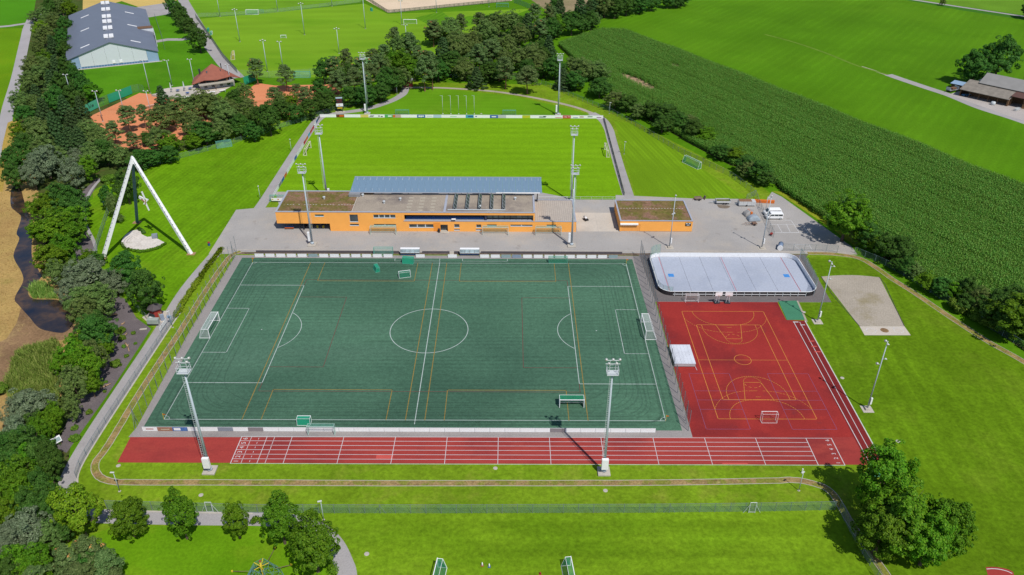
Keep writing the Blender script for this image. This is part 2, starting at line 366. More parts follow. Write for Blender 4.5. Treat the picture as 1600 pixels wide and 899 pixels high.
sheet("wood_floor", [(-173.06, 142.10), (-246.85, 297.76), (-320.88, 452.14), (-289.94, 453.04), (-184.27, 222.21), (-137.92, 165.91), (-88.78, 116.13), (-102.56, 109.81), (-110.02, 89.89), (-114.82, 77.08), (-112.36, 63.12), (-97.95, 35.26), (-88.05, 21.70), (-72.59, 6.12), (-69.65, -11.53), (-65.24, -40.36), (-59.27, -56.46), (-51.24, -69.88), (-41.22, -91.02), (-77.08, -91.09), (-83.95, -43.91), (-80.18, -33.04), (-74.39, -24.99), (-81.23, -2.87), (-86.50, 9.46), (-108.03, 35.17), (-130.99, 76.91), (-160.12, 124.90)], Z2, ground_mat("wood_floor_soil", A(74, 92, 40), 0.25, 0.1, 0.3, 1.5, alt=[(A(104, 88, 58), 0.7, 0.15, (0.5, 0.65))]))
sheet("mud_bank", [(-101.02, 9.94), (-95.29, 4.29), (-90.63, 0.50), (-85.22, 2.43), (-81.84, -1.57), (-84.20, -4.69), (-88.67, -5.74), (-91.76, -8.75), (-88.76, -18.58), (-88.77, -29.16), (-100.44, -29.22), (-102.97, -11.73), (-97.08, -4.26), (-98.24, 2.34)], Z3, G_MUD)
sheet("wheat_field", [(-359.71, 536.90), (-298.09, 405.51), (-246.48, 343.52), (-234.02, 329.92), (-224.26, 362.43), (-207.36, 346.23), (-189.90, 361.37), (-241.56, 540.82)], Z1, G_WHEAT)
sheet("hall_lawn", [(-214.43, 270.04), (-184.68, 217.88), (-165.80, 181.00), (-148.77, 157.65), (-141.43, 177.82), (-132.67, 180.61), (-129.96, 185.17), (-112.95, 191.00), (-104.56, 202.73), (-117.48, 219.04), (-154.09, 292.30), (-190.58, 363.25), (-207.42, 344.44), (-191.37, 319.27), (-159.33, 245.62)], Z2, G_HALL)
sheet("hall_yard", [(-208.95, 344.40), (-191.09, 361.35), (-177.89, 331.20), (-190.32, 318.48)], Z3, G_PATH)
strip("hall_path", [(-166.70, 263.05), (-160.74, 268.43), (-153.42, 268.57), (-149.46, 272.68)], 5.0, Z3, G_PATH)
strip("training_road", [(-206.27, 407.95), (-184.10, 359.63), (-164.37, 318.25), (-132.72, 252.25), (-117.32, 223.37), (-103.98, 200.76)], 6.0, Z3, G_PATH)
sheet("training_pitch", [(-161.09, 315.10), (-133.93, 255.98), (-106.30, 204.70), (-87.30, 201.03), (-9.57, 206.29), (5.45, 303.11), (31.60, 346.45), (-53.61, 330.63), (-71.64, 358.59)], Z2, G_TRAIN)
sheet("upper_training_pitch", [(-238.41, 509.76), (-185.16, 367.22), (-162.17, 318.29), (-118.18, 337.72), (-76.22, 362.24), (-73.23, 373.87), (-101.19, 514.10)], Z2, ground_mat("upper_training_grass", A(112, 158, 36), 0.12, 0.04, 0.12, 1.2, stripe=(84, 9.0, 0.05, 1.2)))
sheet("mown_plot", [(-36.71, 321.07), (-22.36, 338.18), (-14.95, 318.31), (-4.20, 326.72), (6.89, 318.79), (-10.21, 293.82), (-22.80, 296.51)], Z3, ground_mat("mown_plot_grass", A(92, 142, 26), 0.08, 0.05, 0.1, 1.2, stripe=(20, 3.2, 0.10, 2.0)))
sheet("sand_arena", [(-92.09, 458.76), (-73.03, 369.97), (-54.06, 334.02), (19.93, 370.31), (20.03, 462.00)], Z3, G_SAND)
sheet("bare_field", [(32.17, 372.55), (39.41, 346.64), (50.35, 332.98), (67.39, 354.51), (72.77, 463.52), (20.03, 462.00)], Z3, G_BARE)
sheet("west_lawn", [(-62.47, 38.47), (-64.50, 64.47), (-58.07, 65.89), (-55.19, 76.23), (-58.35, 148.85), (-61.21, 150.33), (-95.24, 114.80), (-104.36, 108.59), (-111.58, 84.64), (-111.59, 69.95), (-106.32, 56.67), (-97.42, 42.68), (-89.17, 24.96), (-76.87, 13.07), (-71.05, 6.13), (-65.50, 1.74)], Z2, G_LAWN_L)
sheet("behind_goal_lawn", [(-55.63, 150.40), (-34.12, 171.64), (-24.82, 184.98), (-10.99, 186.10), (19.72, 176.75), (43.24, 160.38), (54.77, 149.65)], Z2, ground_mat("behind_goal_grass", A(100, 150, 24), 0.10, 0.05, 0.12, 2.0, stripe=(90, 4.0, 0.03, 1.0), alt=[(A(124, 162, 40), 0.5, 0.05, (0.5, 0.72))]))
sheet("grass_pitch", [(-55.6, 72.0), (55.3, 72.0), (55.9, 148.4), (-56.2, 148.4)], Z2, G_PITCH)
sheet("north_east_lawn", [(59.88, 145.23), (59.83, 127.68), (58.87, 74.48), (78.16, 73.72), (94.37, 73.88), (87.70, 89.37), (77.80, 118.15), (65.98, 143.85)], Z2, G_EASTB)
sheet("east_lawn", [(100.20, 36.15), (114.43, 35.55), (119.88, 23.26), (124.27, 7.45), (128.72, -2.33), (133.97, -11.78), (142.20, -31.97), (104.89, -95.14), (70.19, -95.20), (80.02, -70.10), (78.56, -60.26), (89.55, -45.04), (90.65, 4.14), (91.12, 13.66)], Z2, G_EAST)
sheet("south_lawn", [(-17.37, -56.74), (3.82, -56.66), (41.87, -56.38), (76.96, -55.51), (76.99, -63.02), (77.96, -70.11), (69.33, -95.20), (-0.99, -95.32), (-6.04, -69.62), (-8.16, -64.64), (-11.98, -60.30)], Z2, G_SOUTH)
sheet("playground_lawn", [(-53.53, -62.78), (-48.47, -59.58), (-24.42, -59.50), (-16.56, -60.31), (-11.60, -63.31), (-7.78, -69.63), (-2.26, -95.33), (-39.99, -95.39)], Z2, ground_mat("playground_grass", A(104, 150, 20), 0.14, 0.06, 0.16, 1.8, alt=[(A(136, 164, 36), 0.55, 0.09, (0.52, 0.72)), (A(84, 132, 12), 0.6, 0.06, (0.5, 0.7))]))
sheet("dark_gravel_bed", [(-82.25, 16.69), (-76.87, 13.07), (-70.80, 4.73), (-65.48, 0.13), (-65.05, -20.66), (-65.30, -41.76), (-67.93, -40.37), (-71.20, -24.97), (-71.78, -11.55), (-78.55, 3.85)], Z3, G_DIRT)
sheet("upper_gravel_bed", [(-116.08, 88.23), (-117.29, 87.17), (-117.25, 77.05), (-114.85, 67.61), (-107.55, 50.45), (-99.20, 33.46), (-91.93, 26.61), (-92.23, 31.05), (-97.10, 41.16), (-102.41, 48.09), (-108.43, 58.79), (-111.94, 68.56)], Z3, G_DIRT)
strip("upper_footpath", smooth_line([(-115.85, 87.71), (-114.86, 78.06), (-111.92, 67.64), (-105.74, 54.58), (-98.82, 44.20), (-96.26, 39.67), (-94.00, 33.86), (-91.09, 26.61)]), 0.9, Z4, G_PATH)
# water
wm, wn, wb = nodes_mat("stream_water")
wv = coords(wn); wa = noise(wn, wv, 0.12, 4.0)
wc = ramp(wn, wa, [(0.34, A(26, 30, 46)), (0.48, A(58, 48, 46)), (0.57, A(96, 72, 50)), (0.66, A(52, 44, 44))])
wn.links.new(wc, wb.inputs["Base Color"]); wb.inputs["Roughness"].default_value = 0.08; wb.inputs["Specular IOR Level"].default_value = 0.6
bp = wn.nodes.new("ShaderNodeBump"); bp.inputs["Strength"].default_value = 0.08; bp.inputs["Distance"].default_value = 0.1
wn.links.new(noise(wn, wv, 1.6, 3.0), bp.inputs["Height"]); wn.links.new(bp.outputs[0], wb.inputs["Normal"])
sheet("stream", smooth_line([(-141.31, 81.78), (-139.68, 76.82), (-134.13, 66.51), (-130.43, 62.51), (-126.83, 58.62), (-122.90, 48.70), (-120.09, 44.79), (-116.53, 35.11), (-110.07, 26.80), (-106.81, 21.56), (-104.64, 13.47), (-101.65, 9.94), (-96.49, 4.84), (-92.13, 0.49), (-88.64, -1.08), (-85.11, -1.59), (-84.68, 1.62), (-86.30, 6.03), (-92.61, 12.36), (-99.87, 13.21), (-103.20, 17.46), (-103.19, 23.53), (-105.87, 27.51), (-111.13, 34.43), (-116.89, 45.60), (-121.44, 54.43), (-126.78, 62.54), (-131.71, 69.75), (-137.48, 78.81), (-141.69, 84.83)], 5), Z5, wm)
# roads and paths
strip("west_road", smooth_line([(-255.08, 313.04), (-246.25, 291.84), (-237.09, 272.29), (-226.35, 249.25), (-202.91, 199.15), (-183.34, 155.58), (-165.38, 118.99), (-147.87, 81.71), (-127.11, 35.02)]), 4.6, Z3, G_ROADW)
strip("west_cross_road", smooth_line([(-297.27, 282.15), (-262.76, 294.44), (-256.06, 299.07), (-251.36, 303.74), (-251.60, 308.38), (-257.67, 326.02)]), 4.0, Z4, G_ROADW)
sheet("dirt_verge", [(-175.23, 140.62), (-174.13, 145.03), (-166.01, 131.57), (-156.15, 106.20), (-142.30, 76.80), (-144.32, 76.78), (-164.69, 117.72)], Z5, ground_mat("verge_soil", A(176, 150, 74), 0.15, 0.1, 0.2, 1.6))
main_path = smooth_line([(-61.76, 39.59), (-63.53, 18.69), (-62.98, -2.50), (-62.88, -20.65), (-62.75, -35.80), (-62.31, -44.50), (-61.41, -49.90), (-59.96, -53.17), (-56.63, -56.15), (-52.54, -57.31), (-47.11, -57.58), (-35.94, -57.83), (-25.40, -57.93), (-20.35, -58.20), (-15.97, -59.04), (-12.61, -61.00), (-10.03, -63.71), (-8.01, -67.24), (-6.83, -70.36), (-4.64, -81.15)])
strip("main_path", main_path, 3.1, Z3, G_PATH)
north_path = smooth_line([(-57.85, 63.64), (-57.55, 72.84), (-57.48, 92.07), (-57.32, 119.68), (-56.76, 143.66), (-54.62, 150.42), (-49.60, 153.56), (-40.11, 158.40), (-31.95, 167.46), (-27.65, 176.04), (-26.73, 182.24), (-27.01, 189.54)])
strip("north_path", north_path, 3.4, Z3, G_PATH)
strip("gravel_path", smooth_line([(-28.47, 187.67), (-19.52, 187.81), (-8.26, 187.06), (8.62, 183.68), (19.72, 179.38), (33.18, 171.78), (45.98, 162.03), (53.53, 152.68)]), 1.9, Z4, G_GRAVEL)
strip("east_path", smooth_line([(51.67, 154.97), (55.32, 147.40), (56.70, 136.55), (56.60, 124.33), (56.41, 102.24), (56.48, 86.42), (56.58, 73.98)]), 3.6, Z5, G_PATH)
farm_road = smooth_line([(194.26, 210.67), (199.09, 199.78), (203.54, 190.35), (208.62, 179.59), (213.08, 164.41), (219.59, 151.90), (226.54, 137.35), (240.55, 113.87)])
strip("farm_road", farm_road, 4.6, Z2, G_PATH)
strip("farm_track", smooth_line([(186.61, 224.26), (190.93, 215.79), (195.73, 205.64)]), 1.8, Z1, G_GRAVEL)
sheet("farm_yard", [(208.35, 181.35), (214.72, 185.94), (221.92, 189.71), (232.63, 194.56), (245.39, 189.15), (232.73, 166.33), (228.20, 140.21), (220.01, 152.67)], Z3, ground_mat("farm_yard_gravel", A(184, 176, 172), 0.06, 0.1, 0.12, 2.0))
strip("field_track", smooth_line([(157.48, 285.74), (168.24, 269.54), (177.89, 248.21), (185.48, 225.34), (194.26, 210.67)]), 1.6, Z1, ground_mat("field_track_grass", A(104, 136, 46), 0.2, 0.1, 0.2, 1.0))
strip("far_road", [(242.20, 424.40), (275.53, 382.49), (299.11, 358.14), (324.81, 332.39), (347.36, 307.28)], 3.2, Z3, G_PATH)
# plaza, yard and parking
plaza = sheet("plaza", [(-64.50, 64.47), (-58.07, 65.89), (-51.73, 66.40), (-55.97, 77.68), (-37.64, 77.87), (27.81, 78.54), (40.13, 72.87), (52.22, 72.99), (52.60, 76.35), (79.38, 73.73), (92.35, 73.86), (99.13, 72.04), (103.19, 79.31), (105.35, 75.43), (113.55, 48.00), (115.26, 42.58), (115.25, 37.73), (101.49, 37.98), (54.95, 37.60), (-59.61, 36.66), (-63.82, 36.62)], Z3, G_PLAZA)
for i, (x0, x1, y0, y1) in enumerate([(38.6, 44.7, 51.0, 57.2), (44.74, 50.5, 51.0, 57.2), (38.6, 44.7, 57.24, 63.4), (44.74, 50.5, 57.24, 63.4)]):
    m = MB().box(x0, x1, y0, y1, 0.0, 0.03 + 0.004 * (i % 2)).build("concrete_slab", G_CONC, plaza)
for q in ((-8.61, 44.98), (-7.15, 43.07)):
    MB().prism([(q[0] - 1.4, q[1] - 0.5), (q[0] + 1.0, q[1] - 0.6), (q[0] + 1.3, q[1] + 0.5), (q[0] - 1.1, q[1] + 0.6)], 0.012, 0.016).build("repair_patch", G_CONC, plaza)
st = ground_mat("oil_stain", A(128, 116, 104), 0.2, 0.6, 0.2, 2.0)
for k, poly in enumerate([[(101.65, 50.69), (105.31, 49.92), (108.66, 47.16), (110.02, 45.22), (105.26, 45.18), (102.45, 46.72)], [(91.66, 53.05), (93.47, 51.43), (92.39, 50.21), (91.59, 51.41)], [(83.30, 69.55), (87.07, 68.66), (85.85, 66.82), (83.58, 67.25)]]):
    sheet("soil_stain", smooth_line(poly + [poly[0]], 4)[:-1], 0.014 + 0.001 * k, st, None, plaza)
# white bay markings on the parking area
for pts in ([(95.86, 58.75), (103.17, 58.82), (103.11, 50.91), (94.79, 50.83)], [(95.86, 56.00), (105.77, 56.09), (105.57, 50.73), (94.96, 50.75)], [(98.31, 55.93), (98.15, 50.82)], [(100.98, 55.96), (100.58, 50.84)], [(99.05, 43.40), (103.60, 43.43)], [(99.24, 43.40), (100.05, 40.19)], [(103.60, 43.43), (103.46, 40.22)], [(99.09, 40.00), (111.12, 40.10)], [(101.84, 42.47), (103.80, 42.37)]):
    m = MB()
    for a, b in zip(pts, pts[1:]): ribbon(m, [a, b], 0.13, 0.017)
    m.build("parking_line", W_LINE, plaza)
m = MB(); wall_strip(m, [(-59.99, 39.04), (-15.98, 39.04), (55.15, 39.08), (108.64, 39.15), (112.31, 38.44)], 0.22, 0, 0.12); m.build("plaza_kerb", KERB, plaza)
# planting strip of soil between the plaza kerb and pitch
sheet("planting_strip", [(-56.08, 37.78), (-15.82, 37.90), (55.00, 37.97), (101.43, 37.80), (101.08, 36.70), (54.80, 36.51), (-15.65, 36.66), (-56.75, 36.50)], Z4, ground_mat("strip_soil", A(120, 104, 90), 0.2, 0.4, 0.25, 2.0, alt=[(A(92, 96, 70), 0.6, 0.3, (0.5, 0.65)), (A(164, 140, 110), 0.6, 0.2, (0.55, 0.7))]))
# pitch surround
sheet("pitch_surround", [(-56.2, 36.0), (57.0, 36.4), (57.0, 14.4), (97.5, 14.4), (97.5, 12.9), (55.3, 12.9), (54.9, -36.9), (-55.4, -37.3), (-54.9, -34.5), (-56.1, -1.0)], Z4, ground_mat("surround_asphalt", A(158, 152, 150), 0.07, 0.1, 0.12, 3.0, alt=[(A(136, 130, 130), 0.5, 0.15, (0.5, 0.7))]))
sheet("rink_apron", [(54.6, 37.2), (100.5, 37.4), (99.4, 12.95), (55.4, 13.0)], 0.018, ground_mat("rink_apron_asphalt", A(120, 114, 114), 0.1, 0.2, 0.15, 3.0))
turf = sheet("turf_pitch", [(-54.0, 34.5), (52.4, 34.5), (53.2, -34.9), (-53.6, -34.9)], Z5, G_TURF)
def flat_lines(name, segs, wd, z, mat, parent):
    m = MB()
    for s in segs:
        for a, b in zip(s, s[1:]):
            a, b = Vector(a), Vector(b); t = (b - a).normalized() * wd / 2
            ribbon(m, [tuple(a - t), tuple(b + t)], wd, z)
    return m.build(name, mat, parent)
def arc(cx, cy, r, a0, a1, n=40):
    return [(cx + r * math.cos(a0 + (a1 - a0) * i / n), cy + r * math.sin(a0 + (a1 - a0) * i / n)) for i in range(n + 1)]
def arc_line(name, pts, wd, z, mat, parent):
    m = MB(); ribbon(m, pts, wd, z); return m.build(name, mat, parent)
HL, HW = 50.42, 32.0
LZ = 0.0245
flat_lines("touchline", [[(-HL, HW), (HL, HW)]], 0.13, LZ, W_PITCH, turf); flat_lines("touchline", [[(-HL, -HW), (HL, -HW)]], 0.13, LZ, W_PITCH, turf)
flat_lines("halfway_line", [[(0, -33.2), (0, 33.0)]], 0.16, LZ + 0.001, W_PITCH, turf)
arc_line("centre_circle", arc(0, 0, 9.15, 0, 2 * math.pi, 72), 0.16, LZ, W_PITCH, turf)
for s in (-1, 1):
    flat_lines("goal_line", [[(s * HL, -HW + 0.07), (s * HL, HW - 0.07)]], 0.15, LZ + 0.001, W_PITCH, turf)
    flat_lines("penalty_area_line", [[(s * HL, 20.16), (s * (HL - 16.5), 20.16), (s * (HL - 16.5), -20.16), (s * HL, -20.16)]], 0.15, LZ, W_PITCH, turf)
    flat_lines("goal_area_line", [[(s * HL, 9.16), (s * (HL - 5.5), 9.16), (s * (HL - 5.5), -9.16), (s * HL, -9.16)]], 0.13, LZ, W_PITCH, turf)
    ap = math.acos(5.5 / 9.15); c0 = math.pi if s > 0 else 0
    arc_line("penalty_arc", arc(s * (HL - 11), 0, 9.15, c0 - ap, c0 + ap, 30), 0.14, LZ, W_PITCH, turf)
    MB().lathe([(0.16, 0), (0.16, 0.001)], 12, (s * (HL - 11), 0, LZ)).build("penalty_spot", W_PITCH, turf)
    for t in (-1, 1):
        a0 = math.atan2(-t, -s)
        arc_line("corner_arc", arc(s * HL, t * HW, 1.0, a0 - math.pi / 4, a0 + math.pi / 4, 10), 0.10, LZ + 0.002, W_PITCH, turf)
for s in (-1, 1):
    flat_lines("small_pitch_line", [[(s * 34.8, -HW), (s * 34.8, HW)]], 0.17, LZ + 0.003, Y_TURF, turf)
    flat_lines("small_pitch_line", [[(s * 1.95, -HW), (s * 1.95, HW)]], 0.17, LZ + 0.003, Y_TURF, turf)
    flat_lines("small_pitch_line", [[(s * 22.0, -14.5), (s * 22.0, 14.5)], [(s * 22.0, 14.5), (s * 33.9, 14.5)], [(s * 22.0, -14.5), (s * 33.9, -14.5)]], 0.13, LZ + 0.004, R_TURF, turf)
    flat_lines("small_pitch_line", [[(-33.9, s * 22.95), (33.9, s * 22.95)]], 0.13, LZ + 0.004, R_TURF, turf)
    flat_lines("small_pitch_line", [[(s * 33.9, 20.3), (s * 33.9, 22.95)], [(s * 33.9, -20.3), (s * 33.9, -22.95)]], 0.13, LZ + 0.004, R_TURF, turf)
    for t in (-1, 1):
        flat_lines("small_pitch_line", [[(s * 30.95, t * HW), (s * 30.95, t * 22.4), (s * 5.85, t * 22.4), (s * 5.85, t * HW)]], 0.16, LZ + 0.005, Y_TURF, turf)
for x in (-12.3, 6.1): flat_lines("technical_area_line", [[(x, 34.4), (x, 33.1), (x + 12.2 if x < 0 else x + 12.2, 33.1), (x + 12.2, 34.4)]], 0.12, LZ, W_PITCH, turf)
wear = mesh_mat("brush_track_wear", A(50, 74, 64), 0.12)
def rrect(x0, x1, y0, y1, r, n=10):
    p = []
    for cx, cy, a in ((x1 - r, y1 - r, 0), (x0 + r, y1 - r, 90), (x0 + r, y0 + r, 180), (x1 - r, y0 + r, 270)):
        for i in range(n + 1):
            t = math.radians(a + 90 * i / n); p.append((cx + r * math.cos(t), cy + r * math.sin(t)))
    p.append(p[0]); return p
rr = random.Random(5)
for k in range(11):
    d = 1.0 + k * 0.9 + rr.uniform(-0.35, 0.35)
    pts = [(q[0] + 0.25 * math.sin(q[1] * 0.2 + k), q[1] + 0.2 * math.sin(q[0] * 0.15 + 2 * k)) for q in rrect(-53.2 + d, 52.2 - d, -34.3 + d * 0.75, 33.8 - d * 0.6, 2.0 + d * rr.uniform(0.5, 0.9))]
    arc_line("brush_track", pts, rr.uniform(0.22, 0.5), 0.0325 + 0.0004 * k, wear, turf)
# red running straight and court
red = sheet("red_track", [(-54.6, -44.3), (-55.0, -37.2), (54.9, -36.9), (54.9, -36.6), (89.0, -36.6), (89.4, -44.3)], Z4 + 0.001, G_REDL)
court = sheet("red_court", [(54.9, -36.65), (55.6, 13.0), (85.9, 13.0), (85.7, 4.9), (90.2, 4.6), (89.0, -36.65)], Z4 + 0.0015, G_RED)
x0, x1, yb, yt = -33.35, 82.1, -44.45, -37.0
lane = (yt - yb) / 6
TZ = 0.0225
for i in range(7):
    flat_lines("lane_line", [[(x0, yb + lane * i), (x1 if i in (0, 6) else 77.1, yb + lane * i)]], 0.10, TZ, W_LINE, red)
flat_lines("start_line", [[(x0, yb), (x0, yt)]], 0.14, TZ + 0.001, W_LINE, red); flat_lines("start_line", [[(x1, yb), (x1, yt)]], 0.14, TZ + 0.001, W_LINE, red)
for i, x in enumerate([-28.4, -23.5, -13.4, -3.3, 6.8, 16.8, 26.8, 36.9, 47.1, 57.2, 67.2, 77.1]):
    flat_lines("distance_line", [[(x, yb), (x, yt)]], 0.10 if x < 70 else 0.13, TZ + 0.001, W_LINE, red)
for i in range(6):
    y = yb + lane * (i + 0.5)
    for x, l in ((-31.4, 0.9), (-29.9, 0.35), (-26.9, 0.9)): flat_lines("lane_tick", [[(x, y - l / 2), (x, y + l / 2)]], 0.09, TZ, W_LINE, red)
    lettering(str(i + 1), 1.25, W_LINE, red, (-32.45, y, TZ + 0.001), (0, 0, math.pi / 2), 0.95, "lane_number")
    lettering(str(i + 1), 1.1, W_LINE, red, (81.1, y, TZ + 0.001), (0, 0, math.pi / 2), 0.95, "lane_number")
sheet("repair_patch", [(-6.3, -43.1), (-3.1, -43.1), (-3.1, -42.05), (-6.3, -42.05)], TZ - 0.001, G_PATCH, None, red)
sheet("repair_patch", [(59.0, -44.3), (64.0, -44.3), (63.8, -43.9), (59.2, -43.9)], TZ - 0.001, G_PATCH, None, red)
# court lines
CZ = 0.0235
flat_lines("handball_line", [[(61.15, 8.55), (81.15, 8.55), (81.15, -31.35), (61.15, -31.35), (61.15, 8.55)]], 0.11, CZ, Y_COURT, court)
flat_lines("handball_line", [[(61.15, -11.4), (81.15, -11.4)]], 0.09, CZ, Y_COURT, court)
flat_lines("basketball_line", [[(63.55, 2.65), (78.8, 2.65), (78.8, -25.25), (63.55, -25.25), (63.55, 2.65)]], 0.11, CZ + 0.001, Y_COURT, court)
arc_line("basketball_circle", arc(71.15, -11.3, 1.85, 0, 2 * math.pi, 40), 0.11, CZ + 0.001, Y_COURT, court)
for s, yb0, yh in ((1, 2.65, 8.55), (-1, -25.25, -31.35)):
    cx = 71.15
    p = [(cx + 3.0, yb0), (cx + 1.85, yb0 - s * 5.8)] + arc(cx, yb0 - s * 5.8, 1.85, 0, -s * math.pi, 20) + [(cx - 3.0, yb0)]
    flat_lines("key_line", [p], 0.10, CZ + 0.002, Y_COURT, court); flat_lines("key_line", [[(cx - 1.85, yb0 - s * 5.8), (cx + 1.85, yb0 - s * 5.8)]], 0.10, CZ + 0.002, Y_COURT, court)
    a = arc(cx, yb0 - s * 1.5, 6.4, 0, -s * math.pi, 40)
    flat_lines("three_point_line", [[(cx + 6.4, yb0)] + a + [(cx - 6.4, yb0)]], 0.10, CZ + 0.003, Y_COURT, court)
    for i in range(0, 10, 2):
        aa = arc(cx, yb0 - s * 5.8, 1.85, s * math.pi * i / 10, s * math.pi * (i + 1.1) / 10, 4); arc_line("key_dash", aa, 0.09, CZ + 0.002, Y_COURT, court)
    a = arc(cx - 1.5, yh, 6.0, -s * math.pi, -s * math.pi / 2, 16) + arc(cx + 1.5, yh, 6.0, -s * math.pi / 2, 0, 16)
    flat_lines("goal_area_arc", [a], 0.10, CZ + 0.004, Y_COURT, court)
    a = arc(cx - 1.5, yh, 9.0, -s * math.pi * 0.89, -s * math.pi / 2, 16) + arc(cx + 1.5, yh, 9.0, -s * math.pi / 2, -s * math.pi * 0.11, 16)
    for i in range(0, len(a) - 1): 
        q = (Vector(a[i]) + Vector(a[i + 1])) / 2
        flat_lines("free_throw_dash", [[a[i], tuple(Vector(a[i]).lerp(Vector(a[i + 1]), 0.6))]], 0.08, CZ + 0.004, Y_COURT, court)
    flat_lines("seven_metre_mark", [[(cx - 0.5, yh - s * 7), (cx + 0.5, yh - s * 7)]], 0.08, CZ + 0.004, Y_COURT, court)
for xa, xb in ((58.1, 66.9), (75.25, 84.15)):
    flat_lines("volleyball_line", [[(xa, -16.35), (xb, -16.35), (xb, -34.45), (xa, -34.45), (xa, -16.35)]], 0.08, CZ + 0.005, P_COURT, court)
    for y in (-22.4, -25.4, -28.4): flat_lines("volleyball_line", [[(xa, y), (xb, y)]], 0.08, CZ + 0.006, P_COURT, court)
# long jump runway with its pads
run = sheet("runway", [(87.02, 4.39), (90.12, 4.41), (89.41, -44.19), (87.73, -45.38), (86.53, -45.38)], 0.0195, ground_mat("dark_red_runway", A(128, 46, 46), 0.08, 0.2, 0.1, 2.5))
flat_lines("runway_line", [[(87.25, 4.11), (86.99, -44.20), (86.90, -45.05)]], 0.14, TZ + 0.002, W_LINE, run); flat_lines("runway_line", [[(88.67, 3.98), (88.25, -44.37)]], 0.12, TZ + 0.002, W_LINE, run); flat_lines("runway_line", [[(90.12, 4.41), (89.60, -44.02)]], 0.20, TZ + 0.002, W_LINE, run)
flat_lines("runway_line", [[(87.21, 3.98), (88.21, 3.98)]], 0.3, TZ + 0.003, W_LINE, run); flat_lines("runway_line", [[(88.52, 2.75), (89.44, 2.75)]], 0.22, TZ + 0.003, W_LINE, run); flat_lines("runway_line", [[(87.34, -43.60), (88.44, -43.60)]], 0.3, TZ + 0.003, W_LINE, run)
for pp in ([(88.48, -4.01), (89.39, -3.95)], [(88.41, -6.04), (89.30, -6.04)], [(88.45, -8.16), (89.48, -8.16)]): flat_lines("take_off_board", [pp], 0.35, TZ + 0.003, G_PATCH, run)
G_COVER = ground_mat("green_pit_cover", A(76, 136, 106), 0.06, 0.3, 0.08, 3.0)
sheet("sand_pit_surround", [(90.76, 13.50), (91.29, 13.66), (90.65, 4.14), (90.03, 4.13)], 0.019, G_GRAVEL)
pit = tag(MB().prism([(86.21, 13.32), (90.86, 13.60), (90.22, 4.97), (85.83, 4.80)], 0.0, 0.10).build("sand_pit_cover", G_COVER, bevel=0.04), "large green cover over the long jump pit beside the rink", "pit cover")
pit = tag(MB().prism([(86.12, -45.22), (88.64, -45.21), (88.72, -46.21), (87.60, -47.53), (86.06, -47.21)], 0.0, 0.10).build("sand_pit_cover", G_COVER, bevel=0.04), "green jump pit cover half hidden under the big tree clump", "pit cover")
# shot put area
sheet("shot_put_gravel", smooth_line([(101.07, 25.59), (105.88, 26.29), (110.98, 26.33), (116.36, 25.37)], 4) + [(113.18, 2.36), (102.44, 2.29)], Z3, G_GRAVEL)
shot = sheet("shot_put_slab", [(102.42, 2.24), (113.16, 2.31), (113.07, -1.44), (102.21, -1.50)], 0.03, G_CONC)
for cx in ((104.46, 0.42), (111.06, 0.59)): arc_line("throwing_circle", arc(cx[0], cx[1], 1.07, 0, 2 * math.pi, 30), 0.10, 0.034, W_LINE, shot)
flat_lines("throwing_mark", [[(102.64, 0.41), (103.40, 0.41)], [(105.38, 0.42), (105.99, 0.43)], [(110.12, 1.26), (110.61, 2.07)], [(109.12, 1.79), (110.54, 1.53)]], 0.08, 0.034, W_LINE, shot)
MB().lathe([(0.95, 0), (0.95, 0.003)], 20, (*(107.71, 0.57), 0.034)).build("worn_circle", G_MUD, shot)
m = MB(); wall_strip(m, [(116.36, 25.37), (116.37, 21.61), (114.35, 9.97), (113.18, 2.36)], 0.14, 0, 0.06); m.build("edge_board", plain("edge_rubber", A(74, 70, 70)), shot)
m = MB(); wall_strip(m, [(101.07, 25.59), (100.89, 16.77), (102.44, 2.29)], 0.14, 0, 0.06); m.build("edge_board", MATS["edge_rubber"], shot)
# bark running trail with kerbs
def trail(pts, wd=1.35):
    o = strip("bark_trail", pts, wd, Z4, G_BARK)
    for d in (-wd / 2, wd / 2):
        m = MB(); wall_strip(m, offset_line(pts, d), 0.10, 0, 0.06); m.build("trail_kerb", KERB, o)
rr = random.Random(3)
tp = smooth_line([(-55.48, 38.16), (-57.29, 35.95), (-57.86, 30.98), (-58.29, 17.17), (-58.31, -1.42), (-58.61, -16.15), (-58.65, -26.36), (-58.37, -36.34), (-58.46, -41.56), (-58.64, -44.14), (-57.72, -46.49), (-55.86, -48.28), (-53.11, -49.23), (-49.32, -49.38), (-27.21, -49.34), (-3.87, -49.40), (19.47, -49.29), (42.88, -49.13), (66.48, -48.51), (71.25, -48.33), (74.52, -49.12), (76.95, -50.93), (77.66, -54.16), (77.97, -58.28), (78.72, -62.74), (79.42, -66.96), (79.98, -70.71), (80.32, -76.58)], 5)
tp = [(p[0] + rr.uniform(-.05, .05), p[1] + rr.uniform(-.05, .05)) for p in tp]
trail(tp)
trail(smooth_line([(101.61, 38.35), (108.26, 38.04), (114.57, 35.91), (117.42, 30.63), (119.45, 24.24), (122.28, 17.24), (125.70, 7.17), (128.04, 0.84), (130.03, -4.13), (133.33, -10.34), (137.08, -18.67)], 5), 1.6)
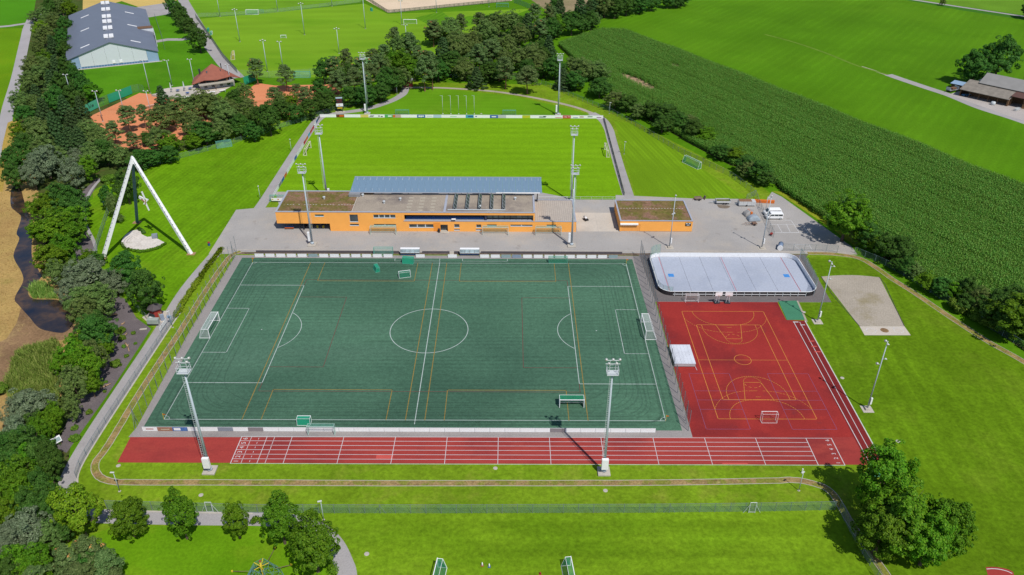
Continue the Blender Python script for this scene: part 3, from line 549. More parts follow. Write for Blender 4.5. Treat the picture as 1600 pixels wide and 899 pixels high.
# concrete margin along the fence at the foot of the main path
m = MB(); wall_strip(m, offset_line(smooth_line([(-61.07, 7.62), (-61.18, -0.91), (-61.21, -16.62), (-61.20, -35.60), (-60.99, -43.47), (-60.45, -47.48), (-59.22, -50.37)]), 0.0), 0.35, 0, 0.05); o = m.build("path_kerb", KERB); o["kind"] = "structure"
m = MB(); wall_strip(m, smooth_line([(-51.28, -56.13), (-36.39, -56.52), (-25.72, -56.77)]), 0.3, 0, 0.08); o = m.build("fence_kerb", KERB); o["kind"] = "structure"
for i, q in enumerate([(-54.02, -45.14), (-36.18, -52.46), (16.37, -45.51), (36.35, -51.09), (-4.53, -65.41), (91.12, -17.81), (94.85, -37.83), (91.06, 8.37), (-148.50, 229.48), (7.36, 153.58)]):
    t = tag(MB().lathe([(0.42, 0), (0.42, 0.05), (0.36, 0.055)], 14, (0, 0, 0)).build("manhole_cover", KERB), ["round concrete manhole cover beside the west end of the red track", "round concrete manhole cover above the small trees near the corner lamp", "round concrete manhole cover between red track and bark trail", "round concrete manhole cover between bark trail and long fence", "round concrete manhole cover in the lawn beside the curving path", "round concrete manhole cover in the lawn along the jump runway", "round concrete manhole cover in the open lawn above the big clump", "round concrete manhole cover between green pit cover and light pole", "round concrete manhole cover in the lawn beside the sports hall", "small round cover beside the row of flagpoles"][i], "manhole cover", "manhole covers in the lawns")
    t.location = (q[0], q[1], 0.008)
sheet("kiosk_forecourt", [(-69.53, 5.02), (-68.16, 7.86), (-64.43, 7.88), (-63.59, 3.12), (-64.65, 2.29), (-67.03, 2.55)], 0.015, G_CONC)
sheet("training_forecourt", [(-133.35, 182.40), (-125.06, 176.31), (-107.18, 173.12), (-102.29, 191.17), (-113.56, 192.87), (-129.96, 185.17)], 0.02, G_CONC)
sheet("tennis_clay", [(-148.43, 142.43), (-139.43, 178.29), (-126.04, 174.56), (-112.92, 166.28), (-95.01, 143.15), (-105.96, 112.82), (-130.00, 115.63)], 0.018, G_CLAY)
sheet("tennis_clay", [(-96.41, 175.00), (-93.25, 193.20), (-84.39, 189.57), (-59.52, 191.84), (-50.67, 173.96), (-66.96, 151.01), (-82.59, 152.33)], 0.018, G_CLAY)

# ------------------------------------------------------------------ shared paints
ORANGE = plain("orange_render", A(250, 174, 84, 1.22), 0.8, var=0.04, scale=0.4)
COPING = plain("coping_metal", A(182, 186, 200), 0.45, 0.0, var=0.06)
GALV = plain("galvanised_steel", A(176, 186, 194), 0.5, 0.0, var=0.08)
GALVL = plain("light_steel", A(214, 220, 224), 0.5, 0.0, var=0.06)
WHITEP = plain("white_paint", A(240, 240, 242, 1.22), 0.5, var=0.05)
CREAMP = plain("cream_paint", A(228, 222, 196), 0.5, var=0.05)
DARKM = plain("dark_metal", A(60, 62, 68), 0.5, 0.0, var=0.1)
BLACKP = plain("black_paint", A(34, 34, 38), 0.6, var=0.1)
GREENP = plain("green_plastic", A(40, 152, 120), 0.6, var=0.08)
REDP = plain("red_paint", A(176, 62, 52), 0.6, var=0.1)
BLUEP = plain("blue_paint", A(48, 92, 160), 0.6, var=0.1)
YELP = plain("yellow_paint", A(226, 200, 50), 0.6, var=0.08)
ORAP = plain("orange_paint", A(232, 122, 44), 0.6, var=0.08)
WOODB = plain("brown_wood", A(128, 96, 70), 0.8, var=0.2, scale=2.0)
CONCR = plain("cast_concrete", A(202, 194, 182), 0.9, var=0.10)
GREYB = plain("grey_cladding", A(150, 152, 156), 0.7, var=0.08)
def glass_mat(name, col):
    m, n, b = nodes_mat(name); b.inputs["Base Color"].default_value = col; b.inputs["Roughness"].default_value = 0.12; b.inputs["Specular IOR Level"].default_value = 0.7
    v = coords(n); c = ramp(n, noise(n, v, 0.5, 2.0), [(0.35, sc_col(col, 0.6)), (0.65, sc_col(col, 1.3))]); n.links.new(c, b.inputs["Base Color"]); return m
GLASS = glass_mat("window_glass", A(66, 78, 82)); GLASSG = glass_mat("green_window_glass", A(60, 110, 100))
SEDUM = ground_mat("sedum_roof", A(122, 106, 66), 0.2, 0.25, 0.28, 2.2, alt=[(A(150, 116, 98), 0.95, 0.22, (0.46, 0.56)), (A(112, 112, 52), 0.8, 0.35, (0.5, 0.6)), (A(170, 140, 120), 0.5, 0.7, (0.6, 0.7)), (A(186, 164, 40), 0.7, 0.5, (0.68, 0.74))])
GRAVR = ground_mat("gravel_roof", A(168, 156, 142), 0.08, 0.12, 0.22, 3.0, alt=[(A(132, 122, 118), 0.8, 0.09, (0.5, 0.66)), (A(188, 176, 158), 0.6, 0.25, (0.55, 0.7))])
def wall_holes(mb, a0, a1, z0, z1, face, thick, holes, axis='x'):
    """wall in the plane y = face (axis x) or x = face (axis y), rectangular openings left out"""
    xs = sorted({a0, a1, *[min(max(h[i], a0), a1) for h in holes for i in (0, 1)]}); zs = sorted({z0, z1, *[min(max(h[i], z0), z1) for h in holes for i in (2, 3)]})
    for xa, xb in zip(xs, xs[1:]):
        run = None
        for za, zb in zip(zs, zs[1:]):
            cx, cz = (xa + xb) / 2, (za + zb) / 2
            solid = not any(h[0] < cx < h[1] and h[2] < cz < h[3] for h in holes)
            if solid: run = [run[0], zb] if run else [za, zb]
            if (not solid or zb == zs[-1]) and run:
                if axis == 'x': mb.box(xa, xb, face, face + thick, run[0], run[1])
                else: mb.box(face, face + thick, xa, xb, run[0], run[1])
                run = None
def window(parent, x0, x1, z0, z1, y, glass=None, panes=1, frame=None, name="window"):
    """recessed window: frame as the part, panes as its sub-parts"""
    m = MB(); f = 0.07
    m.box(x0, x1, y + 0.16, y + 0.24, z0, z0 + f).box(x0, x1, y + 0.16, y + 0.24, z1 - f, z1).box(x0, x0 + f, y + 0.16, y + 0.24, z0 + f, z1 - f).box(x1 - f, x1, y + 0.16, y + 0.24, z0 + f, z1 - f)
    m.box(x0 - 0.05, x1 + 0.05, y - 0.05, y + 0.16, z0 - 0.06, z0 + 0.01)
    w_ = (x1 - x0) / panes
    for i in range(1, panes): m.box(x0 + w_ * i - f * 2, x0 + w_ * i + f * 2, y + 0.17, y + 0.23, z0 + f, z1 - f)
    o = m.build(name, frame or GALVL, parent)
    for i in range(panes): MB().box(x0 + w_ * i + f, x0 + w_ * (i + 1) - f, y + 0.19, y + 0.21, z0 + f, z1 - f).build("pane", glass or GLASS, o)
    return o
# ------------------------------------------------------------------ clubhouse
YF = 50.6; HU = 6.16
club = thing("clubhouse", "long orange flat-roofed clubhouse between the green turf and grass pitch", "building", (0, YF, 0))
def wz(a, b): return (min(a[0], b[0]), max(a[0], b[0]), min(a[1], b[1]), max(a[1], b[1]))
WIN = [(wz((-37.03, 5.32), (-34.45, 4.66)), GLASSG, 1), (wz((-27.13, 5.33), (-24.70, 2.99)), GLASS, 1), (wz((-27.25, 2.36), (-24.63, 1.75)), GLASS, 1), (wz((-20.25, 5.34), (-13.91, 4.27)), GLASS, 4),
       (wz((-20.33, 2.33), (-13.91, 1.76)), GLASSG, 2), (wz((-10.17, 2.34), (-3.11, 1.27)), GLASS, 3), (wz((2.85, 2.40), (4.39, 1.31)), GLASS, 1), (wz((9.22, 2.32), (10.68, 1.30)), GLASS, 1),
       (wz((2.79, 0.80), (4.45, 0.35)), GREYB, 1), (wz((9.10, 0.83), (10.76, 0.38)), GREYB, 1), (wz((12.36, 2.34), (15.13, 1.73)), GLASSG, 1), (wz((19.10, 2.33), (25.49, 1.78)), GLASS, 2), (wz((29.55, 2.35), (32.34, 1.77)), GLASSG, 1)]
BAL = wz((-11.37, 5.30), (25.65, 3.43)); DOOR = wz((-1.13, 2.21), (1.00, 0.00)); DOOR = (DOOR[0], DOOR[1], 0.0, DOOR[3])
REC = (-48.3, -33.0, 0.0, 2.42)
m = MB()
wall_holes(m, -48.2, 26.1, 0.0, HU - 0.12, 0, 0.35, [w_[0] for w_ in WIN] + [BAL, DOOR, REC])
m.box(-48.2, -47.85, 0.35, 14.2, 2.42, HU - 0.12); m.box(-48.2, -22.0, 14.2, 14.5, 0.0, HU - 0.12); m.box(-22.0, 26.1, 12.4, 12.7, 0, HU - 0.12); m.box(25.75, 26.1, 0.35, 12.4, 3.5, HU - 0.12)
m.box(-22.3, -22.0, 12.7, 14.2, 0, HU - 0.12)
wall_holes(m, 26.1, 38.1, 0.0, 3.3, 0, 0.35, [w_[0] for w_ in WIN])
m.box(37.75, 38.1, 0.35, 14.8, 0, 3.3); m.box(26.1, 37.75, 14.5, 14.8, 0, 3.3)
m.build("wall", ORANGE, club)
# recessed corner on the ground floor
MB().box(-47.9, -33.0, 0.35, 14.0, 2.42, 2.55).build("soffit", GREYB, club)
m = MB(); wall_holes(m, -47.6, -40.8, 0, 2.42, 7.2, 0.2, []); wall_holes(m, 0.5, 7.2, 0, 2.42, -40.9, 0.15, [], 'y'); m.build("recess_wall", DARKM, club)
for i in range(5): MB().box(-40.7 + i * 1.9, -40.62 + i * 1.9, 4.0, 4.1, 0, 2.42).build("mullion", GALVL, club)
for i in range(4): MB().box(-40.6 + i * 1.9, -38.84 + i * 1.9, 4.03, 4.07, 0.03, 2.38).build("glass_pane", GLASS, club)
MB().box(-33.05, -33.0, 0.36, 4.2, 0, 2.42).build("recess_side", ORANGE, club)
for w_, gl, pn in WIN: window(club, w_[0], w_[1], w_[2], w_[3], 0, gl, pn)
# balcony with its back wall of windows
b = MB(); b.box(BAL[0] - 0.2, BAL[1] + 0.1, 0.35, 3.4, BAL[2] - 0.25, BAL[2]); b.box(BAL[0] - 0.3, BAL[1] + 0.3, -0.08, 0.42, BAL[2] - 0.14, BAL[2] + 0.08); b.build("balcony_floor", COPING, club)
b = MB(); b.box(BAL[0] - 0.2, 11.8, 3.4, 3.6, BAL[2], BAL[3] + 0.5); b.box(11.7, 12.3, 0.36, 3.5, BAL[2], BAL[3] + 0.3); b.build("balcony_wall", plain("dark_blue_panel", A(64, 66, 92), 0.6), club)
win_frames = MB()
for i in range(9): win_frames.box(12.3 + i * 1.68, 12.42 + i * 1.68, 0.9, 1.0, BAL[2], BAL[3] + 0.2)
win_frames.box(12.3, 25.8, 0.9, 1.0, BAL[2] + 0.42, BAL[2] + 0.5)
wf = win_frames.build("balcony_window", DARKM, club)
for i in range(8): MB().box(12.45 + i * 1.68, 13.94 + i * 1.68, 0.94, 0.97, BAL[2] + 0.5, BAL[3] + 0.1).build("pane", glass_mat("pale_window_glass", A(120, 128, 120)) if i == 0 else bpy.data.materials["pale_window_glass"], wf)
seat0 = MB().box(-0.22, 0.22, 0, 0.42, 0.36, 0.44).box(-0.22, 0.22, 0.38, 0.44, 0.4, 0.85).mesh("seat"); seat0.materials.append(BLUEP)
for i in range(44):
    o = bpy.data.objects.new("balcony_seat", seat0); COL.objects.link(o); o.parent = club; o.location = (BAL[0] + 0.6 + i * 0.51, 0.75, BAL[2] - 0.05)
MB().box(-0.6, 4.0, -0.0, 0.0, 0, 0)
MB().box(2.2, 3.4, -0.55, 0.05, 4.05, 4.2).build("door_canopy", WHITEP, club)
d = MB().box(DOOR[0], DOOR[1], 1.0, 1.1, 0.0, DOOR[3]).build("door", GLASS, club); MB().box(DOOR[0] + 0.9, DOOR[0] + 1.0, 0.94, 1.0, 0, DOOR[3]).box(DOOR[0], DOOR[1], 0.94, 1.0, DOOR[3] - 0.1, DOOR[3]).build("frame", DARKM, d)
MB().prism([(DOOR[0], 0.9), (DOOR[1], 0.9), (DOOR[1] + 0.4, -1.0), (DOOR[0] + 0.1, -1.0)], 0.0, 0.05).build("door_step", CONCR, club)
MB().box(DOOR[0] - 2.0, DOOR[0] - 0.02, -0.02, 0.0, 0.1, 2.9).build("orange_panel", plain("deep_orange_panel", A(240, 150, 56, 1.2), 0.7, var=0.05), club)
# roofs
MB().box(-47.9, -26.2, 0.35, 14.2, HU - 0.4, HU - 0.13).build("green_roof", SEDUM, club)
MB().box(-26.2, 25.75, 0.35, 12.4, HU - 0.42, HU - 0.16).build("gravel_roof", GRAVR, club)
c = MB(); c.box(-48.3, 26.2, -0.08, 0.42, HU - 0.12, HU + 0.03); c.box(-48.3, -47.75, 0.42, 14.6, HU - 0.12, HU + 0.03); c.box(-47.75, -22.0, 14.15, 14.6, HU - 0.12, HU + 0.03); c.box(-22, 26.2, 12.35, 12.75, HU - 0.12, HU + 0.03); c.box(25.65, 26.2, 0.42, 12.35, HU - 0.12, HU + 0.03); c.build("coping", COPING, club)
MB().box(-26.5, -26.25, 0.5, 14.1, HU - 0.2, HU - 0.08).build("roof_edging", CONCR, club)
MB().box(-0.2, 0.5, 0.45, 12.3, HU - 0.25, HU - 0.06).build("roof_seam", COPING, club)
MB().box(-29.0, -25.6, 10.4, 12.3, HU - 0.2, HU + 0.75).build("roof_hatch", GREYB, club, bevel=0.05)
rv = MB().lathe([(0.25, 0), (0.25, 0.5), (0.4, 0.55), (0.4, 0.8), (0.1, 0.9)], 10).mesh("roof_vent"); rv.materials.append(GALVL)
for x, y in ((-17.9, 6.2), (-13.4, 8.3), (-36.0, 9.0), (-24.9, 11.0), (10.2, 3.4), (20.5, 9.0)):
    o = bpy.data.objects.new("roof_vent", rv); COL.objects.link(o); o.parent = club; o.location = (x, y, HU - 0.2)
stone = MB().box(-0.22, 0.22, -0.1, 0.1, 0, 0.06).mesh("stepping_slab"); stone.materials.append(CONCR)
for i in range(24):
    if i in (3, 5, 11, 17): continue
    o = bpy.data.objects.new("stepping_slab", stone); COL.objects.link(o); o.parent = club; o.location = (-45.8 + i * 0.83, 5.0 + 0.1 * math.sin(i * 3), HU - 0.13)
slabc = plain("pale_roof_slab", A(192, 182, 164), 0.9)
for k, x in enumerate((-10.3, -6.9, -3.5)):
    for j in range(5):
        MB().box(x - 0.7, x + 0.7, 1.2 + j * 2.1, 2.0 + j * 2.1, HU - 0.18, HU - 0.13).build("roof_slab", slabc, club)
MB().box(1.0, 17.6, 1.5, 1.8, HU - 0.05, HU + 0.16).build("panel_rail", GALVL, club)
solm, soln, solb = nodes_mat("solar_cell"); solb.inputs["Base Color"].default_value = A(52, 66, 68); solb.inputs["Roughness"].default_value = 0.25
sv = coords(soln); sbk = soln.nodes.new("ShaderNodeTexBrick"); soln.links.new(sv, sbk.inputs[0]); sbk.inputs["Scale"].default_value = 1.0; sbk.inputs["Color1"].default_value = A(48, 64, 66); sbk.inputs["Color2"].default_value = A(56, 72, 74); sbk.inputs["Mortar"].default_value = A(96, 108, 108); sbk.inputs["Mortar Size"].default_value = 0.01; sbk.offset = 0
soln.links.new(sbk.outputs[0], solb.inputs["Base Color"])
pm = MB().cbox((0, 0, 0), (1.25, 2.35, 0.06)); pme = pm.mesh("solar_module"); pme.materials.append(solm)
fm = MB(); fm.box(-0.64, 0.64, -1.19, -1.16, -0.02, 0.05).box(-0.64, 0.64, 1.16, 1.19, -0.02, 0.05).box(-0.66, -0.63, -1.19, 1.19, -0.02, 0.05).box(0.63, 0.66, -1.19, 1.19, -0.02, 0.05); fme = fm.mesh("module_frame"); fme.materials.append(GALVL)
for x in (3.1, 6.6, 10.2, 13.7, 17.2):
    for j in range(4):
        o = bpy.data.objects.new("solar_module", pme); COL.objects.link(o); o.parent = club; o.location = (x, 3.2 + j * 2.4, HU + 0.5); o.rotation_euler = (0, math.radians(52), 0)
        f_ = bpy.data.objects.new("module_frame", fme); COL.objects.link(f_); f_.parent = o
    for j in range(5):
        r_ = MB(); r_.tube((x - 0.42, 2.1 + j * 2.4, HU + 0.95), (x - 0.45, 2.1 + j * 2.4, HU - 0.15), 0.035, n=5); r_.tube((x + 0.4, 2.1 + j * 2.4, HU - 0.0), (x - 0.45, 2.1 + j * 2.4, HU - 0.1), 0.035, n=5); r_.build("module_rack", GALVL, club)
# terrace on the low wing
tm, tn, tb = nodes_mat("terrace_pavers")
tv = coords(tn); tbk = tn.nodes.new("ShaderNodeTexBrick"); tn.links.new(tv, tbk.inputs[0]); tbk.inputs["Scale"].default_value = 1.0; tbk.inputs["Brick Width"].default_value = 0.6; tbk.inputs["Row Height"].default_value = 0.6; tbk.offset = 0
tbk.inputs["Color1"].default_value = A(206, 194, 180); tbk.inputs["Color2"].default_value = A(196, 184, 172); tbk.inputs["Mortar"].default_value = A(168, 156, 148); tbk.inputs["Mortar Size"].default_value = 0.05
tn.links.new(mix(tn, tbk.outputs[0], ramp(tn, noise(tn, tv, 0.3, 3.0), [(0.3, (0.9, 0.9, 0.9, 1)), (0.7, (1, 1, 1, 1))]), 1.0, 'MULTIPLY'), tb.inputs["Base Color"]); tb.inputs["Roughness"].default_value = 0.9
MB().box(26.1, 37.75, 0.35, 14.5, 3.0, 3.26).build("terrace_floor", tm, club)
c = MB(); c.box(26.1, 38.15, -0.06, 0.36, 3.3, 3.42); c.box(37.7, 38.15, 0.36, 14.85, 3.3, 3.42); c.box(26.1, 37.7, 14.45, 14.85, 3.3, 3.42); c.build("terrace_coping", COPING, club)
r_ = MB()
for i in range(9): r_.tube((27.0 + i * 1.33, 14.65, 3.4), (27.0 + i * 1.33, 14.65, 4.4), 0.03, n=5)
r_.tube((27.0, 14.65, 4.4), (37.7, 14.65, 4.4), 0.035, n=5); r_.build("terrace_railing", GALVL, club)
m = MB().box(38.1, 38.45, 4.5, 6.4, 0.6, 1.6); m.build("wall_cabinet", GREYB, club)
# chairs seen behind the recessed glass
def place_mesh(me, name, parent, loc, rz=0):
    o = bpy.data.objects.new(name, me); COL.objects.link(o); o.parent = parent; o.location = loc; o.rotation_euler = (0, 0, rz); return o
cseat = MB().box(-0.26, 0.26, -0.26, 0.26, 0.42, 0.48).mesh("seat"); cseat.materials.append(YELP)
cback = MB().box(-0.26, 0.26, 0.22, 0.27, 0.48, 0.92).mesh("backrest"); cback.materials.append(YELP)
cleg = MB().tube((0, 0, 0), (0, 0, 0.42), 0.02, n=5).mesh("leg"); cleg.materials.append(GALVL)
for i in range(3):
    t = thing("patio_chair", "yellow chair under the clubhouse overhang, %s from the left" % ORD[i], "chair", (-38.8 + i * 1.75, 52.0, 0.015), 0.3, "yellow chairs under the overhang")
    place_mesh(cseat, "seat", t, (0, 0, 0)); place_mesh(cback, "backrest", t, (0, 0, 0))
    for sx in (-0.22, 0.22):
        for sy in (-0.22, 0.22): place_mesh(cleg, "leg", t, (sx, sy, 0))
t = thing("bench", "blue and orange bench in the shade of the clubhouse overhang", "bench", (-45.2, 51.6, 0.015))
MB().box(-1.3, 1.3, -0.25, 0.2, 0.42, 0.48).build("seat", ORAP, t); MB().box(-1.3, 1.3, 0.2, 0.26, 0.5, 0.95).build("backrest", BLUEP, t)
for s in (-1, 1): MB().box(s * 1.1 - 0.05, s * 1.1 + 0.05, -0.2, 0.2, 0, 0.42).build("leg", DARKM, t)
t = thing("waste_bin", "dark waste bin beside the clubhouse entrance", "bin", (*(-1.55, 49.98), 0.015)); MB().lathe([(0.28, 0), (0.34, 1.0), (0.3, 1.05)], 12).build("body", BLACKP, t); MB().lathe([(0.36, 1.05), (0.3, 1.2), (0.1, 1.25)], 12).build("lid", DARKM, t)
t = thing("mower", "small grey and black mower parked on the pale concrete pad", "mower", (*(41.57, 58.25), 0.036), 0.5)
MB().box(-0.5, 0.5, -0.8, 0.5, 0.25, 0.6).build("deck", BLACKP, t, bevel=0.08); MB().box(-0.3, 0.3, -0.3, 0.4, 0.6, 1.0).build("engine_cover", WHITEP, t, bevel=0.08); MB().box(-0.25, 0.25, 0.4, 0.9, 0.6, 0.7).box(-0.25, 0.25, 0.85, 0.95, 0.7, 1.1).build("seat", GREYB, t)
for sx in (-0.5, 0.5):
    for sy in (-0.55, 0.4): MB().tube((sx - 0.08, sy, 0.25), (sx + 0.08, sy, 0.25), 0.25, n=12).build("wheel", BLACKP, t)
# ------------------------------------------------------------------ grandstand behind the clubhouse
gs = thing("grandstand", "blue-grey metal grandstand canopy behind the orange clubhouse", "grandstand", (0, 62.4, 0))
CAN = plain("blue_grey_sheet", A(126, 154, 178), 0.5, 0.0, var=0.04, scale=0.5)
xs = [-28.75 + i * (57.3 / 29) for i in range(30)]
pmesh = None
zl, zh, yd = 7.0, 7.95, 9.3
wd = 57.3 / 29
pp = MB().add([(0, 0, zl), (wd - 0.03, 0, zl), (wd - 0.03, yd, zh), (0, yd, zh), (0, 0, zl - 0.12), (wd - 0.03, 0, zl - 0.12), (wd - 0.03, yd, zh - 0.12), (0, yd, zh - 0.12)], [(0, 1, 2, 3), (7, 6, 5, 4), (0, 4, 5, 1), (1, 5, 6, 2), (2, 6, 7, 3), (3, 7, 4, 0)])
for k in (0.48, 0.97, 1.46): pp.add([(k - 0.03, 0.05, zl + 0.004), (k + 0.03, 0.05, zl + 0.004), (k + 0.03, yd - 0.05, zh + 0.004), (k - 0.03, yd - 0.05, zh + 0.004), (k, 0.05, zl + 0.04), (k, yd - 0.05, zh + 0.04)], [(0, 4, 5, 3), (4, 1, 2, 5)])
pmesh = pp.mesh("roof_panel"); pmesh.materials.append(CAN)
guard = MB(); tl = math.atan2(zh - zl, yd); guard.cbox((wd / 2, yd - 1.3, zh - 0.10), (0.07, 1.7, 0.06), 0, tl); guard.cbox((wd * 0.3, 1.3, zl + 0.17), (0.05, 1.6, 0.06), 0.12, tl); gme = guard.mesh("snow_guard"); gme.materials.append(GALVL)
for x in xs[:-1]:
    o = place_mesh(pmesh, "roof_panel", gs, (x, 0, 0)); place_mesh(gme, "snow_guard", o, (0, 0, 0))
e = MB(); e.cbox((0, yd / 2, 0), (0, 0, 0)); 
MB().box(-28.8, 28.6, yd, yd + 0.14, zh - 0.25, zh + 0.06).build("front_gutter", COPING, gs); MB().box(-28.8, 28.6, -0.14, 0, zl - 0.2, zl + 0.03).build("rear_gutter", COPING, gs)
MB().box(14.8, 27.9, -0.3, -0.15, zl - 0.1, zl + 0.2).build("gutter_cover", WHITEP, gs)
for x in (-27.5, -19.6, -11.6, -3.7, 0.5, 4.4, 12.4, 20.4, 27.2):
    m = MB(); m.tube((x, 2.2, 0), (x, 1.4, zl - 0.1), 0.16, 0.13, 8); m.build("column", DARKM, gs)
    m = MB(); m.add([(x - 0.1, 0.1, zl - 0.13), (x + 0.1, 0.1, zl - 0.13), (x + 0.1, yd - 0.1, zh - 0.13), (x - 0.1, yd - 0.1, zh - 0.13), (x - 0.1, 0.1, zl - 0.3), (x + 0.1, 0.1, zl - 0.3), (x + 0.1, 3, zl - 0.35), (x - 0.1, 3, zl - 0.35), (x + 0.1, yd - 0.1, zh - 0.22), (x - 0.1, yd - 0.1, zh - 0.22)], [(0, 1, 2, 3), (4, 0, 3, 9, 7), (1, 5, 6, 8, 2), (7, 6, 5, 4), (9, 8, 6, 7), (3, 2, 8, 9), (0, 4, 5, 1)]); m.build("rafter", DARKM, gs)
for i in range(5): MB().box(-27.5, 27.3, 2.9 + i * 1.1, 4.0 + i * 1.1, 0, 2.4 - i * 0.45).build("tier", CONCR, gs)
sm = MB().box(-0.21, 0.21, -0.2, 0.2, 0.3, 0.36).box(-0.21, 0.21, -0.24, -0.2, 0.34, 0.7).mesh("seat"); sm.materials.append(BLUEP)
for i in range(4):
    for j in range(70): place_mesh(sm, "seat", gs, (-26.9 + j * 0.78, 3.4 + i * 1.1, 2.4 - i * 0.45))
for k, (x0_, x1_, mt, nm) in enumerate(((-18.3, -15.0, BLACKP, "black"), (-8.6, -3.6, BLUEP, "blue"), (7.2, 12.0, BLUEP, "blue"), (16.5, 20.0, BLACKP, "black"))):
    t = thing("dugout", "%s dugout roof at the grass pitch, seen under the %s half of the canopy" % (nm, "left" if k < 2 else "right"), "dugout", ((x0_ + x1_) / 2, 74.6, 0), 0, "dugouts by the grass pitch")
    hw = (x1_ - x0_) / 2
    MB().box(-hw, hw, -0.6, 0.7, 1.85, 1.95).box(-hw, hw, -0.7, -0.6, 0, 1.95).build("shell", mt, t); MB().box(-hw + 0.1, hw - 0.1, -0.5, -0.1, 0.4, 0.46).build("seat", GREYB, t)
    for s in (-1, 1): MB().box(s * hw - 0.03, s * hw + 0.03, -0.6, 0.6, 0, 1.85).build("side", mt, t)
# ------------------------------------------------------------------ garage
ga = thing("garage", "low orange garage with a brown planted roof beside the concrete pad", "building", (61.35, 51.05, 0))
HG = 3.5
m = MB(); wall_holes(m, -10.5, 10.5, 0.12, HG - 0.1, 0, 0.3, [(-10.0, -4.6, 0.12, 2.3)]); m.box(-10.5, -10.2, 0.3, 13.9, 0.12, HG - 0.1); m.box(10.2, 10.5, 0.3, 13.9, 0.12, HG - 0.1); m.box(-10.5, 10.5, 13.9, 14.2, 0.12, HG - 0.1); m.build("wall", ORANGE, ga)
MB().box(-10.4, 10.4, 0.08, 14.1, 0, 0.12).build("plinth", CONCR, ga)
g_ = MB()
for i in range(6): g_.box(-10.0 + 0.02, -4.62, 0.06, 0.12, 0.14 + i * 0.36, 0.48 + i * 0.36)
g_.build("roller_door", plain("roller_orange", A(242, 166, 84, 1.2), 0.6, var=0.05), ga)
MB().box(-10.5, -5.3, -0.6, -0.0, 2.35, 2.75).build("awning", WHITEP, ga, bevel=0.04)
MB().box(-10.2, 10.2, 0.3, 13.9, HG - 0.4, HG - 0.12).build("green_roof", SEDUM, ga)
c = MB(); c.box(-10.6, 10.6, -0.08, 0.34, HG - 0.1, HG + 0.05); c.box(-10.6, 10.6, 13.86, 14.28, HG - 0.1, HG + 0.05); c.box(-10.6, -10.16, 0.34, 13.86, HG - 0.1, HG + 0.05); c.box(10.16, 10.6, 0.34, 13.86, HG - 0.1, HG + 0.05); c.build("coping", COPING, ga)
sb = MB().box(8.4, 10.0, -0.1, -0.01, 1.9, 2.95).build("score_panel", BLACKP, ga)
mm = MB(); mm.box(8.5, 9.0, -0.12, -0.101, 2.6, 2.8).box(9.3, 9.85, -0.12, -0.101, 2.6, 2.8).box(8.8, 9.6, -0.12, -0.101, 2.15, 2.3); mm.build("score_marking", WHITEP, sb)
for i in range(22): place_mesh(stone, "roof_line_slab", ga, (-9.3 + i * 0.87, 8.5, HG - 0.13))
# ------------------------------------------------------------------ sports hall far behind
hall = thing("sports_hall", "large hall with grey pitched metal roof and pale gable front", "building", (-167.3, 219.5, 0), math.radians(24.7))
ROOFG = plain("grey_metal_roof", A(120, 127, 144), 0.5, 0.0, var=0.05, scale=0.15)
PALE = plain("pale_gable_panel", A(226, 232, 238), 0.6, var=0.02); BLUEC = plain("light_blue_cladding", A(154, 184, 214), 0.6, var=0.04, scale=0.8); BLUEW = plain("blue_window_band", A(96, 134, 176), 0.4, var=0.2, scale=2.5)
HWD, HLN, HE, HR = 19.5, 98.5, 4.75, 11.0
m = MB(); m.box(-HWD, -HWD + 0.3, 0.3, HLN, 0, HE); m.box(HWD - 0.3, HWD, 0.3, HLN, 0, HE); m.add([(-HWD, HLN, 0), (HWD, HLN, 0), (HWD, HLN, HE), (0, HLN, HR), (-HWD, HLN, HE)], [(4, 3, 2, 1, 0)]); m.build("wall", PALE, hall)
def gable(x0, x1, z0): 
    top = lambda x: HR - abs(x) * (HR - HE) / HWD - 0.15
    xs_ = sorted({x0, x1, *([0.0] if x0 < 0 < x1 else [])}); p = [(x0, z0), (x1, z0)] + [(x, top(x)) for x in reversed(xs_)]
    return p
def panel_xz(name, p, y, th, mat, parent):
    n = len(p); m = MB(); m.add([(x, y, z) for x, z in p] + [(x, y + th, z) for x, z in p], [tuple(range(n)), tuple(range(n, 2 * n))[::-1]] + [(i, n + i, n + (i + 1) % n, (i + 1) % n) for i in range(n)]); return m.build(name, mat, parent)
for x0_, x1_ in ((-14.3, -8.7), (-8.65, -2.9), (-2.85, 2.85), (2.9, 8.6), (8.65, 14.6)): panel_xz("gable_panel", gable(x0_, x1_, 0.95), 0.0, 0.3, PALE, hall)
panel_xz("corner_cladding", gable(-HWD, -14.35, 0.0), 0.0, 0.3, BLUEC, hall); panel_xz("corner_cladding", gable(14.65, HWD, 0.0), 0.0, 0.3, BLUEC, hall)
wb_ = MB().box(-14.35, 14.65, 0.05, 0.3, 0.0, 0.95).build("window_band", BLUEC, hall)
for i in range(24): MB().box(-14.1 + i * 1.2, -13.1 + i * 1.2, 0.0, 0.05, 0.2, 0.85).build("pane", BLUEW, wb_)
for x in (-0.8, 2.3): MB().box(x, x + 1.2, -0.3, -0.01, 1.2, 2.4).build("wall_unit", WHITEP, hall)
MB().box(-HWD - 1.2, HWD + 1.2, -1.2, 0.0, 0.02, 0.08).build("plinth_paving", CONCR, hall)
